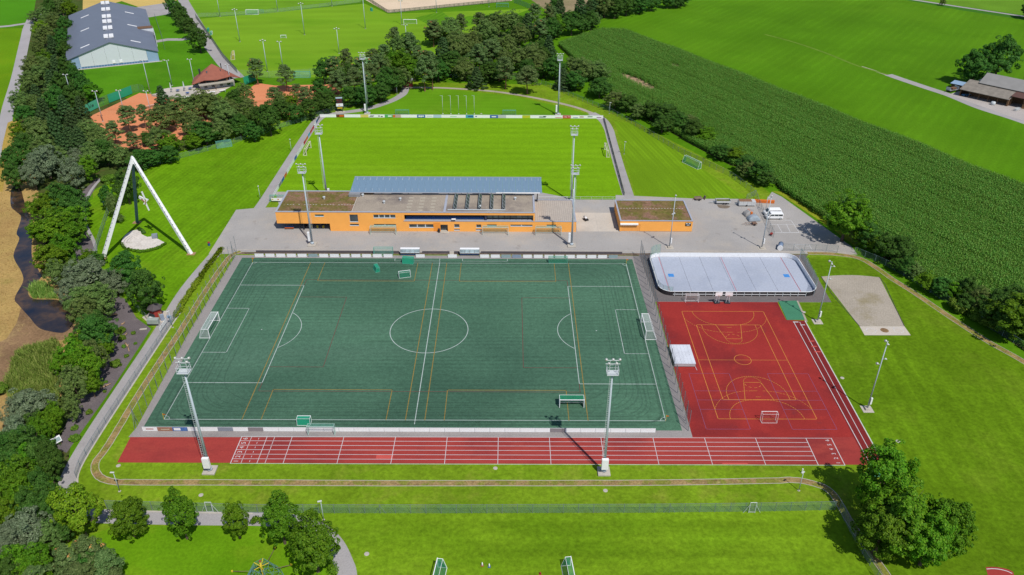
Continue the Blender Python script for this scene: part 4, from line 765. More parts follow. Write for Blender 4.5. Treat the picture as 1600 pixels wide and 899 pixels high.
for s in (-1, 1):
    m = MB(); x1_ = s * (HWD + 0.5); ze = HE - 0.5 * (HR - HE) / HWD
    m.add([(0, -0.6, HR + 0.1), (x1_, -0.6, ze + 0.1), (x1_, HLN + 0.4, ze + 0.1), (0, HLN + 0.4, HR + 0.1), (0, -0.6, HR - 0.15), (x1_, -0.6, ze - 0.15), (x1_, HLN + 0.4, ze - 0.15), (0, HLN + 0.4, HR - 0.15)], [(0, 1, 2, 3), (7, 6, 5, 4), (0, 4, 5, 1), (1, 5, 6, 2), (2, 6, 7, 3)] if s > 0 else [(3, 2, 1, 0), (4, 5, 6, 7), (1, 5, 4, 0), (2, 6, 5, 1), (3, 7, 6, 2)])
    rp = m.build("roof", ROOFG, hall)
    for i, y in enumerate((10.5, 46, 78)):
        an = math.atan2(HR - HE, HWD); xc = s * 11.0
        MB().add([(s * 9.0, y, HR - 9.0 * (HR - HE) / HWD + 0.25), (s * 13.2, y, HR - 13.2 * (HR - HE) / HWD + 0.25), (s * 13.2, y + 0.9, HR - 13.2 * (HR - HE) / HWD + 0.25), (s * 9.0, y + 0.9, HR - 9.0 * (HR - HE) / HWD + 0.25), (s * 9.0, y, HR - 9.0 * (HR - HE) / HWD), (s * 13.2, y, HR - 13.2 * (HR - HE) / HWD), (s * 13.2, y + 0.9, HR - 13.2 * (HR - HE) / HWD), (s * 9.0, y + 0.9, HR - 9.0 * (HR - HE) / HWD)], [(0, 1, 2, 3), (0, 4, 5, 1), (1, 5, 6, 2), (2, 6, 7, 3), (3, 7, 4, 0)]).build("skylight", WHITEP, rp)
vm = MB()
for sx in (-1, 1):
    for j in range(4): vm.cbox((sx * 1.15, -2.1 + j * 1.4, HR + 0.1), (1.9, 1.0, 0.7), 0, 0)
vme = vm.mesh("ridge_vent"); vme.materials.append(WHITEP)
for y in (11, 29, 43.8, 56.2, 74.4, 92): place_mesh(vme, "ridge_vent", hall, (0, y, 0.25))
MB().box(HWD - 7.0, HWD + 1.0, 41, 46, HE + 1.9, HE + 2.1).build("dormer_roof", WOODB, hall); MB().box(HWD - 6.8, HWD + 0.9, 41.2, 45.8, 0, HE + 1.9).build("dormer", PALE, hall); MB().box(HWD + 0.9, HWD + 1.15, 29, 46.2, 0, HE + 1.2).build("side_wall", PALE, hall)
# ------------------------------------------------------------------ tennis clubhouse
tc = thing("tennis_clubhouse", "tennis clubhouse with steep red tiled tent roof and balcony", "building", (-110.5, 189.5, 0), math.radians(28)); tc.scale = (0.88, 0.88, 0.9)
TILE = plain("red_roof_tiles", A(164, 98, 80), 0.8, var=0.12, scale=0.6)
MB().box(-7.5, 8.5, -4.5, 5.5, 0, 2.8).build("wall", plain("tennis_white_wall", A(220, 220, 222), 0.8, var=0.04), tc)
MB().box(-5, 5.5, -5, 4.5, 2.8, 5.0).build("upper_wall", WOODB, tc)
rf = MB(); ap = (0, 0, 10.6)
rim = [(-11.5, -4.0, 3.0), (-5.5, -5.5, 4.7), (0.0, -8.2, 4.9), (7.0, -4.6, 4.8), (12.5, -1.5, 2.5), (9.5, 7.5, 3.0), (0, 8.5, 4.2), (-9.0, 7.0, 3.0)]
n_ = len(rim)
rf.add([ap] + rim + [(0, 0, 10.3)] + [(x, y, z - 0.25) for x, y, z in rim], [(0, 1 + i, 1 + (i + 1) % n_) for i in range(n_)] + [(n_ + 1, n_ + 2 + (i + 1) % n_, n_ + 2 + i) for i in range(n_)] + [(1 + i, n_ + 2 + i, n_ + 2 + (i + 1) % n_, 1 + (i + 1) % n_) for i in range(n_)])
r_ = rf.build("roof", TILE, tc)
MB().box(-6.5, -5.7, 1.2, 2.0, 5.5, 8.4).build("chimney", DARKM, r_); MB().tube((4.5, 2.5, 6.0), (4.5, 2.5, 9.6), 0.22, n=8).build("chimney", BLACKP, r_)
for x in (-3.2, 1.0, 2.9):
    y = -1.9 + 0.15 * x; 
    MB().cbox((x, -2.6, 8.35 - abs(x) * 0.25), (0.9, 1.1, 0.12), 0, math.radians(38)).build("skylight", GLASS, r_)
MB().box(-8.5, 8.0, -7.6, -4.5, 2.6, 2.85).box(-8.5, 8.0, -7.7, -7.55, 2.85, 3.7).build("balcony", CONCR, tc)
for i in range(9): MB().box(-4.9 + i * 1.2, -4.75 + i * 1.2, -5.1, -5.02, 2.85, 4.9).build("mullion", DARKM, tc)
for i in range(8): MB().box(-4.7 + i * 1.2, -3.75 + i * 1.2, -5.08, -5.04, 3.2, 4.7).build("glass_pane", GLASS, tc)
for x in (-6, -2.5, 1.5, 5): MB().box(x, x + 1.4, -4.6, -4.52, 0.6, 2.0).build("window", GLASS, tc)
for x in (-8.2, -1.0, 7.8): MB().tube((x, -7.4, 0), (x, -7.4, 4.9), 0.12, n=6).build("column", WOODB, tc)
# terrace and folded parasols in front of it
te = tag(MB().prism([(-132.5, 173.8), (-117.5, 184.0), (-114.0, 176.5), (-119, 168.0)], 0.0, 0.9).build("tennis_terrace", CONCR), "raised grey terrace with parasols beside the tennis clubhouse", "terrace")
for i, (x, y) in enumerate(((-124.8, 176.4), (-119.9, 178.2))):
    t = thing("parasol", "folded grey parasol on the tennis terrace, %s the clubhouse" % ("farther from" if i == 0 else "nearer to"), "parasol", (x, y, 0.9), 0, "folded parasols on the terrace")
    MB().tube((0, 0, 0), (0, 0, 4.2), 0.05, n=6).build("pole", GALVL, t); MB().lathe([(0.45, 1.0), (0.32, 2.2), (0.16, 3.6), (0.03, 4.3)], 10).build("canopy", GALVL, t, True); MB().box(-0.5, 0.5, -0.5, 0.5, 0, 0.1).build("base", CONCR, t)
for i, (x, y) in enumerate(((-122.6, 177.6), (-117.2, 174.0), (-118.3, 180.4))):
    t = thing("terrace_table", "dark terrace table with chairs by the tennis clubhouse, %s" % ("between the two parasols", "near the terrace edge", "closest to the building")[i], "table", (x, y, 0.9), 0, "terrace tables")
    MB().lathe([(0.8, 0.7), (0.8, 0.75)], 14).build("table_top", BLUEP, t); MB().tube((0, 0, 0), (0, 0, 0.7), 0.06, n=6).build("leg", DARKM, t)
for k, (x, y, rz) in enumerate(((-116.5, 171.2, 0.6), (-119.4, 169.6, 0.6), (-108.2, 178.0, 0.4), (-104.6, 180.5, 0.4))):
    t = thing("party_table", "white covered table below the tennis clubhouse, %s from the left" % ORD[k], "table", (x, y, 0), rz, "white tables below the tennis clubhouse"); MB().box(-1.2, 1.2, -0.5, 0.5, 0.72, 0.78).build("table_top", WHITEP, t)
    for sx in (-1.05, 1.05): MB().box(sx - 0.05, sx + 0.05, -0.4, 0.4, 0, 0.72).build("leg", GALVL, t)
# ------------------------------------------------------------------ farm
FR = math.radians(-47)
def farm(name, label, loc): return thing(name, label, "barn", loc, FR)
OLDR = plain("weathered_grey_tiles", A(150, 142, 132), 0.9, var=0.2, scale=0.5); BRNR = plain("brown_metal_roof", A(104, 74, 66), 0.7, var=0.08)
GRYR = plain("grey_sheet_roof", A(152, 150, 148), 0.8, var=0.08, scale=0.3)
b1 = farm("lean_to_barn", "low open barn with weathered grey tile roof facing the farm road", (221.5, 175.5, 0))
def pitched(parent, x0, x1, y0, y1, ze0, zr, ze1, mat, name="roof", yr=None):
    yr = (y0 + y1) / 2 if yr is None else yr; m = MB(); t = 0.18
    for (ya, za, yb_, zb) in ((y0, ze0, yr, zr), (yr, zr, y1, ze1)):
        if abs(ya - yb_) < 0.01: continue
        m.add([(x0, ya, za), (x1, ya, za), (x1, yb_, zb), (x0, yb_, zb), (x0, ya, za - t), (x1, ya, za - t), (x1, yb_, zb - t), (x0, yb_, zb - t)], [(0, 1, 2, 3), (7, 6, 5, 4), (0, 4, 5, 1), (1, 5, 6, 2), (2, 6, 7, 3), (3, 7, 4, 0)])
    return m.build(name, mat, parent)
pitched(b1, -10, 10, -4.5, 5.5, 3.0, 5.2, 5.2, OLDR, yr=5.49)
m = MB(); m.box(-9.6, 9.6, 5.0, 5.2, 0, 5.0); m.box(-9.7, -9.5, -3.8, 5.0, 0, 3.4); m.box(9.5, 9.7, -3.8, 5.0, 0, 3.4); m.box(-9.5, 9.5, 0.0, 0.15, 0, 3.6); m.build("wall", WOODB, b1)
for i in range(6): MB().box(-9.4 + i * 3.72, -9.2 + i * 3.72, -4.0, -3.8, 0, 3.1).build("post", WOODB, b1)
b2 = farm("main_barn", "large farm barn with grey gabled sheet roof behind the low barn", (232.0, 179.0, 0))
pitched(b2, -10, 9, -7, 7, 5.2, 8.2, 5.2, GRYR); m = MB(); m.box(-9.5, 8.5, -6.5, 6.5, 0, 5.1); m.add([(-9.5, -6.5, 5.1), (-9.5, 6.5, 5.1), (-9.5, 0, 7.9), (-9.2, -6.5, 5.1), (-9.2, 6.5, 5.1), (-9.2, 0, 7.9)], [(0, 1, 2)[::-1], (3, 4, 5), (0, 3, 5, 2), (1, 2, 5, 4)]); m.build("wall", WOODB, b2)
b3 = farm("brown_roof_barn", "open barn with dark brown sheet roof at the road corner", (234.5, 165.5, 0))
pitched(b3, -6.5, 12, -5.5, 6, 4.2, 5.4, 5.4, BRNR, yr=5.99); MB().box(-1.5, 11.8, -5.0, -4.7, 0, 1.9).build("board_wall", plain("tan_boards", A(170, 130, 88), 0.8, var=0.15), b3); MB().box(-6, 11.8, 5.4, 5.6, 0, 5.0).build("wall", WOODB, b3)
for x in (-6.2, -1.5, 4.5, 11.5): MB().box(x, x + 0.25, -5.1, -4.85, 1.9 if x > -2 else 0, 4.2).build("post", WOODB, b3)
t = thing("tool_shed", "small dark shed with pale flat roof under the farm trees", "shed", (*(216.51, 189.63), 0), FR); MB().box(-2.6, 2.6, -1.8, 1.8, 0, 2.3).build("wall", WOODB, t); MB().cbox((0, 0, 2.5), (6.2, 4.6, 0.15), 0, 0.1).build("roof", BLUEC, t)
bale = MB().lathe([(0.3, 0), (0.62, 0.08), (0.68, 0.6), (0.62, 1.12), (0.3, 1.2)], 14).mesh("wrapped_bale"); bale.materials.append(WHITEP); bale.polygons.foreach_set("use_smooth", [True] * len(bale.polygons))
k = 0
for i in range(6):
    for lev in range(2):
        q0, q1 = (222.96, 190.66), (236.94, 202.34); f_ = (i + 0.5 * lev) / 6
        o = bpy.data.objects.new("wrapped_bale", bale); COL.objects.link(o); o.location = (q0[0] + (q1[0] - q0[0]) * f_, q0[1] + (q1[1] - q0[1]) * f_, 1.22 * lev); o.scale = (1.15, 1.15, 1)
        tag(o, "white wrapped silage bale, %s from the shed in the %s row" % (ORD[i], ("bottom", "top")[lev]), "bale", "silage bales by the barn"); k += 1
t = thing("hay_wagon", "grey farm wagon parked where the farm road begins", "wagon", (*(211.90, 185.89), 0), 0.4); MB().box(-2.6, 2.6, -1.1, 1.1, 0.75, 0.95).build("bed", GREYB, t)
for x in (-2.5, 2.4): MB().box(x, x + 0.1, -1.1, 1.1, 0.95, 2.1).build("rack", GALVL, t)
for sx in (-1.7, 1.7):
    for sy in (-1, 1): MB().tube((sx, sy * 0.95, 0.4), (sx, sy * 1.15, 0.4), 0.4, n=12).build("wheel", BLACKP, t)
MB().tube((-2.6, 0, 0.7), (-4.6, 0, 0.4), 0.06, n=6).build("drawbar", DARKM, t)
MB().cbox((0.4, 0, 1.35), (2.6, 1.6, 0.8), 0.1).build("load", WOODB, t, bevel=0.15)
t = thing("farm_car", "blue car parked in the shade of the low barn", "car", (*(215.01, 179.68), 0), math.radians(20))
MB().prism([(-1.9, -0.8), (1.9, -0.8), (2.05, 0), (1.9, 0.8), (-1.9, 0.8), (-2.0, 0)], 0.35, 0.85).build("body", plain("blue_car_paint", A(60, 120, 170), 0.3), t, bevel=0.12); MB().cbox((-0.2, 0, 1.1), (2.1, 1.4, 0.5)).build("cabin", GLASS, t, bevel=0.2)
for sx in (-1.25, 1.25):
    for sy in (-0.8, 0.8): MB().tube((sx, sy - 0.1, 0.33), (sx, sy + 0.1, 0.33), 0.33, n=12).build("wheel", BLACKP, t)
t = thing("round_tank", "pale round tank under the end of the low barn", "tank", (*(220.42, 167.80), 0)); MB().lathe([(0.8, 0), (0.95, 0.5), (0.9, 1.2), (0.4, 1.5)], 14).build("body", GALVL, t, True); MB().lathe([(0.3, 1.5), (0.3, 1.62)], 10).build("lid", DARKM, t)
t = thing("metal_hurdles", "heap of pale metal hurdles beside the brown roofed barn", "hurdles", (*(226.38, 160.57), 0), 0.5)
for i in range(4):
    m = MB()
    for j in range(5): m.tube((-1.5, -0.6 + i * 0.35, 0.2 + j * 0.25), (1.5, -0.6 + i * 0.3, 0.2 + j * 0.25), 0.03, n=5)
    m.tube((-1.5, -0.6 + i * 0.35, 0), (-1.5, -0.6 + i * 0.35, 1.25), 0.03, n=5).tube((1.5, -0.6 + i * 0.3, 0), (1.5, -0.6 + i * 0.3, 1.25), 0.03, n=5); m.build("hurdle", GALVL, t)

# ------------------------------------------------------------------ goals
NETW = mesh_mat("white_net", A(214, 224, 220), 0.38); NETG = mesh_mat("green_net", A(52, 150, 116), 0.5); NETGD = mesh_mat("dense_green_net", A(36, 160, 124), 0.95); NETLG = mesh_mat("pale_green_net", A(120, 190, 170), 0.30)
FRG = plain("green_frame", A(96, 178, 160), 0.5, var=0.06)
GOALS = {}
def goal(label, loc, rz, w_=7.32, h=2.44, d=1.9, net=NETW, frame=WHITEP, top=0.9, name="football_goal", group=None, lie=None, r=0.06):
    """mouth faces local -y, net bag towards +y; top = depth of the net at the crossbar"""
    t = thing(name, label, "goal", (*loc, 0.03), rz, group)
    if lie is not None: t.rotation_euler = (lie, 0, rz)
    hw = w_ / 2
    m = MB(); m.tube((-hw, 0, 0), (-hw, 0, h), r, n=8).tube((hw, 0, 0), (hw, 0, h), r, n=8).tube((-hw - r, 0, h), (hw + r, 0, h), r, n=8); m.build("goal_frame", frame, t)
    b = MB(); r2_ = r * 0.6
    for s in (-1, 1): b.tube((s * hw, 0, h), (s * hw, top, h), r2_, n=6).tube((s * hw, top, h), (s * hw, d, 0.03), r2_, n=6).tube((s * hw, 0, 0.03), (s * hw, d, 0.03), r2_, n=6)
    b.tube((-hw, d, 0.03), (hw, d, 0.03), r2_, n=6).tube((-hw, top, h), (hw, top, h), r2_ * 0.7, n=6); b.build("rear_frame", frame, t)
    nn = MB(); e = 0.02
    nn.quad((-hw, e, h), (hw, e, h), (hw, top, h), (-hw, top, h)).quad((-hw, top, h - e), (hw, top, h - e), (hw, d, e), (-hw, d, e))
    for s in (-1, 1): nn.add([(s * hw, 0, h), (s * hw, top, h), (s * hw, d, 0), (s * hw, 0, 0)], [(0, 1, 2, 3)])
    nn.build("net", net, t)
    return t
PI = math.pi
goal("white goal with net at the left end of the turf pitch", (-HL, 0), PI / 2, d=2.4, top=1.6, r=0.09)
goal("white goal with net at the right end of the turf pitch", (HL, 0), -PI / 2, d=2.6, top=1.6, r=0.09)
goal("cream goal at the left end of the grass pitch", (-52.7, 112), PI / 2, frame=CREAMP, net=mesh_mat("thin_net", A(220, 226, 200), 0.06), r=0.16, d=1.2, top=0.6)
goal("cream goal at the right end of the grass pitch", (52.9, 111.7), -PI / 2, frame=CREAMP, net=MATS["thin_net"], r=0.16, d=1.2, top=0.6)
goal("pale green training goal behind the boards, beneath the light mast", (-24.05, 151.2), 0, w_=5.2, h=2.1, frame=FRG, net=NETLG, d=1.5)
goal("pale green training goal behind the boards, near the flagpoles", (18.6, 151.4), 0, w_=5.2, h=2.1, frame=FRG, net=NETLG, d=1.5)
for i, x in enumerate((-17.45, 14.8, 30.05)):
    goal("white goal standing against the orange clubhouse wall, %s" % ("below the small upper window", "right of the entrance", "below the terrace")[i], (x, 48.3), 0, h=2.5, d=1.95, net=NETLG, frame=plain("pale_green_white_frame", A(206, 222, 214), 0.5), top=1.2, group="goals along the clubhouse", r=0.07)
goal("small green covered goal lying turned near the far turf touchline", (-15.9, 28.2), 2.0, w_=2.4, h=1.3, d=1.2, net=NETGD, frame=FRG, name="mini_goal")
goal("small green covered goal standing at the far touchline by the bench", (-8.4, 32.6), PI - 0.12, w_=3.0, h=1.7, d=1.2, net=NETGD, frame=FRG, name="mini_goal")
goal("small pale framed goal tipped forward near the technical area", (-8.7, 25.2), PI + 0.25, w_=3.0, h=1.5, d=1.1, net=NETG, frame=WHITEP, name="mini_goal")
goal("green goal with net standing between plaza kerb and far boards", (-15.8, 37.3), PI, w_=5.2, h=2.0, d=1.3, net=NETLG, frame=FRG, name="training_goal")
goal("low green goal at the far right touchline of the turf", (32.0, 33.2), PI, w_=5.0, h=1.6, d=1.0, net=NETG, frame=FRG, name="training_goal")
goal("small green covered goal at the near turf touchline", (-22.0, -32.6), PI, w_=2.6, h=1.5, d=1.2, net=NETGD, frame=WHITEP, name="mini_goal")
goal("pale green goal standing over the near boards at the track", (-17.9, -36.6), 0, w_=5.2, h=2.2, d=1.4, net=NETLG, frame=plain("pale_mint_frame", A(190, 220, 212), 0.5), name="training_goal")
goal("white framed goal with green net on the near right of the turf", (31.75, -28.0), 0, w_=5.0, h=2.0, d=1.7, net=mesh_mat("strong_green_net", A(40, 140, 100), 0.85), frame=WHITEP, name="training_goal", r=0.08, top=1.6)
goal("white goal with green net on the south lawn, nearer the curving path", (7.1, -70.6), -PI / 2 - 0.12, w_=5.2, h=2.1, d=1.5, net=NETG, name="training_goal", r=0.08)
goal("white goal with green net on the south lawn, farther from the path", (29.2, -70.2), PI / 2 + 0.1, w_=5.2, h=2.1, d=1.5, net=NETG, name="training_goal", r=0.08)
goal("white handball goal standing before the rink boards", (64.4, 12.6), 0, w_=3.2, h=2.1, d=0.9, net=mesh_mat("pinkish_net", A(210, 140, 130), 0.1), name="handball_goal", r=0.05)
goal("white handball goal at the near end of the red court", (71.15, -31.5), PI, w_=3.1, h=2.1, d=1.1, net=MATS["pinkish_net"], name="handball_goal", r=0.05)
goal("white goal with green net along the hedge of the north-east lawn", (82.2, 101.4), math.radians(-58) + PI, w_=7.6, h=2.3, d=1.6, net=NETG, name="training_goal")
goal("white framed goal beside the left corner of the clubhouse", (-53.3, 70.2), 0, w_=4.6, h=2.0, d=1.8, net=NETLG, frame=FRG, name="training_goal")
goal("yellow and white goal at the near corner of the training pitch", (-115.32, 234.06), PI / 2 + 0.3, frame=CREAMP, net=mesh_mat("yellow_net", A(220, 200, 90), 0.5), name="training_goal", r=0.14)
goal("white goal in the middle of the training pitch, right side", (-37.60, 305.25), 0, frame=WHITEP, net=NETLG, name="training_goal", r=0.1)
goal("white goal near the sand arena fence", (14.02, 349.63), 0, frame=FRG, net=NETLG, name="training_goal", r=0.1)
goal("white goal at the fence between the two training pitches", (-132.95, 328.84), PI, frame=WHITEP, net=NETLG, name="training_goal", r=0.1)
goal("white goal at the near fence of the training pitch", (-75.36, 203.21), PI, frame=FRG, net=NETLG, name="training_goal", r=0.1)
goal("pale goal half hidden by the pines behind the football pitch", (-46.89, 226.81), PI, frame=WHITEP, net=NETLG, name="training_goal", r=0.1)
goal("pale goal at the fence beside the tennis belt", (-84.58, 117.44), PI + 0.45, frame=FRG, net=NETLG, name="training_goal", w_=5.2, h=2.0, r=0.07)
for i, (q, rz) in enumerate((((-144.89, 286.70), 1.8), ((-140.90, 279.72), 1.8), ((-101.00, 272.29), 0.1), ((-128.99, 332.31), 0), ((-63.94, 338.96), 1.9))):
    goal(("green mini goal by the training pitch fence, upper of two", "green mini goal by the training pitch fence, lower of two", "white mini goal alone in the training pitch", "pale mini goal at the fence between training pitches", "green mini goal at the corner of the sand arena")[i], q, rz, w_=2.8, h=1.5, d=1.2, net=NETGD if i not in (2, 3) else NETLG, frame=WHITEP if i in (1, 2) else FRG, name="mini_goal", r=0.08)
# banner of the goal by the clubhouse corner
t = tag(MB().box(-1.9, 1.9, -0.03, 0.03, 0.5, 1.5).build("banner", WHITEP), "white banner with small marks hung before the corner goal", "banner"); t.location = (-53.1, 69.8, 0.03)
for x, mt in ((-1.5, YELP), (0.2, ORAP), (1.7, REDP)): MB().box(x - 0.2, x + 0.2, -0.036, -0.031, 0.8, 1.2).build("banner_mark", mt, t)
# corner flags
for i, (sx, sy) in enumerate(((-1, -1), (1, -1), (-1, 1), (1, 1))):
    t = thing("corner_flag", "orange corner flag at the %s %s corner of the turf" % ("near" if sy < 0 else "far", "left" if sx < 0 else "right"), "flag", (sx * HL, sy * HW, 0.02), 0, "corner flags of the turf pitch")
    MB().tube((0, 0, 0), (0, 0, 1.5), 0.05, n=6).build("pole", YELP, t); MB().add([(0, -0.02, 1.5), (0.5, 0.0, 1.35), (0.5, 0.02, 1.05), (0, 0.02, 1.1)], [(0, 1, 2, 3)]).build("cloth", ORAP, t)
# ------------------------------------------------------------------ advertising boards
def boards(name, label, p0, p1, n, wfrac, h, cols, thick=0.06, rail=True, skip=(), z0=0.05, tilt=0.0):
    p0, p1 = Vector(p0), Vector(p1); d = p1 - p0; L_ = d.length; rz = math.atan2(d.y, d.x)
    t = thing(name, label, "advertising boards", (p0.x, p0.y, 0), rz); st = L_ / n; wd_ = st * wfrac
    out = []
    for i in range(n):
        if i in skip: out.append(None); continue
        m = MB().cbox((0, 0, 0), (wd_, thick, h), 0, tilt).build("board", cols.get(i, WHITEP), t); m.location = (st * (i + 0.5), 0, z0 + h / 2); out.append(m)
        for s in (-1, 1): MB().box(s * wd_ / 2 - 0.03, s * wd_ / 2 + 0.03, thick / 2 + 0.005, thick / 2 + 0.08, -h / 2 - z0 + 0.02, h / 2 + 0.04).build("post", GALV, m)
    if rail: MB().tube((0, 0.0, z0 + h + 0.06), (L_, 0.0, z0 + h + 0.06), 0.04, n=6).build("top_rail", GALVL, t)
    return t, out, wd_
GRYM = plain("faded_grey_board", A(150, 156, 170), 0.7, var=0.08); BRN = plain("brown_banner", A(178, 128, 104), 0.7, var=0.2, scale=2); BLB = plain("blue_banner", A(88, 128, 196), 0.7, var=0.3, scale=1.5); GGR = plain("grey_green_board", A(160, 182, 186), 0.7, var=0.08); BRNG = plain("brown_grey_board", A(152, 144, 148), 0.7, var=0.08)
t, bs, wd_ = boards("near_boards", "row of white advertising boards between turf and running track", (-53.3, -35.5), (47.8, -35.5), 34, 0.985, 0.95, {1: BRN, 2: BLB, 5: GRYM, 7: BRNG, 27: BRNG})
MB().box(-0.75, 0.75, -0.037, -0.032, -0.1, 0.12).build("print", REDP, bs[0]); MB().box(-1.2, 0.1, -0.037, -0.032, -0.3, 0.3).build("print", WHITEP, bs[2]); MB().box(-0.8, 0.9, -0.037, -0.032, -0.12, 0.02).build("print", CREAMP, bs[1])
FARC = {5: GGR, 23: GGR, 24: plain("pale_blue_board", A(150, 168, 190), 0.7), 33: GGR}
boards("far_boards", "row of separate white boards along the far turf touchline", (-50.9, 35.05), (51.6, 35.05), 35, 0.82, 0.95, FARC, skip=(13, 14, 16, 17, 19, 20, 34), rail=False)
# boards round the grass pitch: colours in order from the left
cc = {}
def bc(name, r, g_, b): return plain("board_" + name, A(r, g_, b), 0.7, var=0.04)
BW = WHITEP; ORD_B = ["w", "w", "k", "w", "w", "y", "w", "w", "g", "s", "w", "w", "b", "w", "p", "w", "w", "w", "c", "w", "w", "b", "s2", "w", "w", "l", "w", "w", "w", "w", "r", "w", "w", "w", "w"]
BC = {"k": bc("brown_black", 110, 60, 34), "y": bc("pale_yellow", 234, 222, 120), "g": bc("green", 96, 190, 110), "s": bc("salmon_grey", 206, 180, 172), "b": bc("blue", 60, 110, 190), "p": bc("pale_blue", 196, 218, 236), "c": bc("cyan", 80, 178, 208), "s2": bc("pale_grey", 206, 208, 214), "l": bc("lime", 196, 218, 50), "r": bc("red", 206, 44, 40)}
t, bs, wd_ = boards("grass_pitch_boards", "long row of coloured advertising boards behind the grass pitch", (-56.2, 148.5), (55.7, 148.5), 35, 1.0, 1.15, {i: BC[c] for i, c in enumerate(ORD_B) if c != "w"}, thick=0.08)
def board_print(i, boxes, mat):
    m = MB()
    for x0_, x1_, z0_, z1_ in boxes: m.box(x0_ * wd_, x1_ * wd_, -0.047, -0.041, z0_, z1_)
    m.build("print", mat, bs[i])
board_print(2, [(-0.1, 0.45, -0.3, 0.35)], ORAP); board_print(5, [(-0.2, 0.3, -0.15, 0.1)], bc("apricot", 240, 190, 120)); board_print(6, [(-0.4, 0.1, -0.35, -0.1), (-0.3, 0.2, 0.05, 0.25)], DARKM); board_print(7, [(-0.3, -0.1, -0.2, 0.2), (0.0, 0.25, -0.35, 0.0)], DARKM); board_print(8, [(-0.1, 0.35, -0.25, 0.25)], WHITEP); board_print(9, [(-0.5, -0.2, -0.45, 0.45)], ORAP); board_print(13, [(-0.3, 0.4, -0.15, 0.1)], BC["p"]); board_print(16, [(-0.4, 0.4, -0.2, 0.0)], BC["g"]); board_print(18, [(-0.2, 0.45, -0.25, 0.3)], BLUEP); board_print(19, [(-0.3, -0.1, -0.2, 0.2)], BLUEP); board_print(25, [(-0.4, 0.1, -0.3, 0.0), (0.0, 0.35, 0.0, 0.3)], YELP); board_print(27, [(-0.4, 0.4, -0.3, 0.1), (0.1, 0.5, 0.1, 0.3)], bc("dark_green", 40, 90, 80)); board_print(29, [(-0.4, 0.4, -0.4, -0.2)], BC["r"]); board_print(31, [(-0.2, 0.4, -0.4, -0.2)], BLUEP); board_print(32, [(-0.4, 0.1, -0.2, 0.2)], BRN); board_print(33, [(-0.4, 0.2, -0.1, 0.3)], bc("grey_green", 120, 150, 130)); board_print(34, [(-0.3, 0.3, -0.3, 0.0)], bc("plum", 120, 70, 110))
lettering("HILTI", 0.85, WHITEP, bs[30], (0, -0.048, -0.02), (PI / 2, 0, 0), 1.25, "board_lettering")
board_print(12, [(-0.33, -0.12, -0.3, 0.3), (-0.08, 0.1, -0.35, 0.3), (0.14, 0.34, -0.2, 0.3)], WHITEP); MB().box(-0.9, 0.9, -0.047, -0.041, -0.25, 0.15).build("print", WHITEP, bs[21])
LFC = {1: BC["r"], 3: BC["c"], 4: BLUEP, 6: BC["r"], 9: BC["b"], 14: ORAP, 15: BC["b"], 2: DARKM, 17: GREYB}
boards("west_touch_boards", "receding row of coloured boards along the path left of grass pitch", (-56.2, 148.0), (-55.4, 72.8), 20, 0.98, 1.1, {i: LFC[k] for k, i in ((1, 4), (3, 5), (4, 1), (6, 3), (9, 11), (14, 15), (15, 16), (2, 0), (17, 17))} | {6: ORAP, 7: BC["r"]})
# railing with netting at the right end of the grass pitch
def railing(name, label, pts, step, h, mat, net=None, mid=True, r=0.035, bay=True):
    pts3 = resample(pts, step); t = thing(name, label, "railing", (pts3[0][0], pts3[0][1], 0)); o0 = Vector((pts3[0][0], pts3[0][1]))
    pm_ = MB().tube((0, 0, 0), (0, 0, h), r * 1.2, n=6).mesh("post"); pm_.materials.append(mat)
    for p in pts3: place_mesh(pm_, "post", t, (p[0] - o0.x, p[1] - o0.y, 0))
    for a, b in zip(pts3, pts3[1:]):
        a, b = Vector(a) - o0, Vector(b) - o0
        m = MB().tube((a.x, a.y, h), (b.x, b.y, h), r, n=6)
        if mid: m.tube((a.x, a.y, h * 0.5), (b.x, b.y, h * 0.5), r * 0.7, n=5)
        m.build("rail", mat, t)
        if net is not None: MB().quad((a.x, a.y, 0.03), (b.x, b.y, 0.03), (b.x, b.y, h), (a.x, a.y, h)).build("mesh_panel", net, t)
    return t
railing("touch_railing", "dark green railing along the path right of grass pitch", [(56.0, 148.3), (55.3, 75.2)], 3.8, 1.1, plain("dark_green_rail", A(44, 72, 60), 0.6), mesh_mat("dark_green_screen", A(40, 70, 58), 0.8))
railing("south_railing", "pale railing between terrace and grass pitch", [(27.5, 72.6), (55.0, 72.6)], 3.4, 1.1, GALVL)
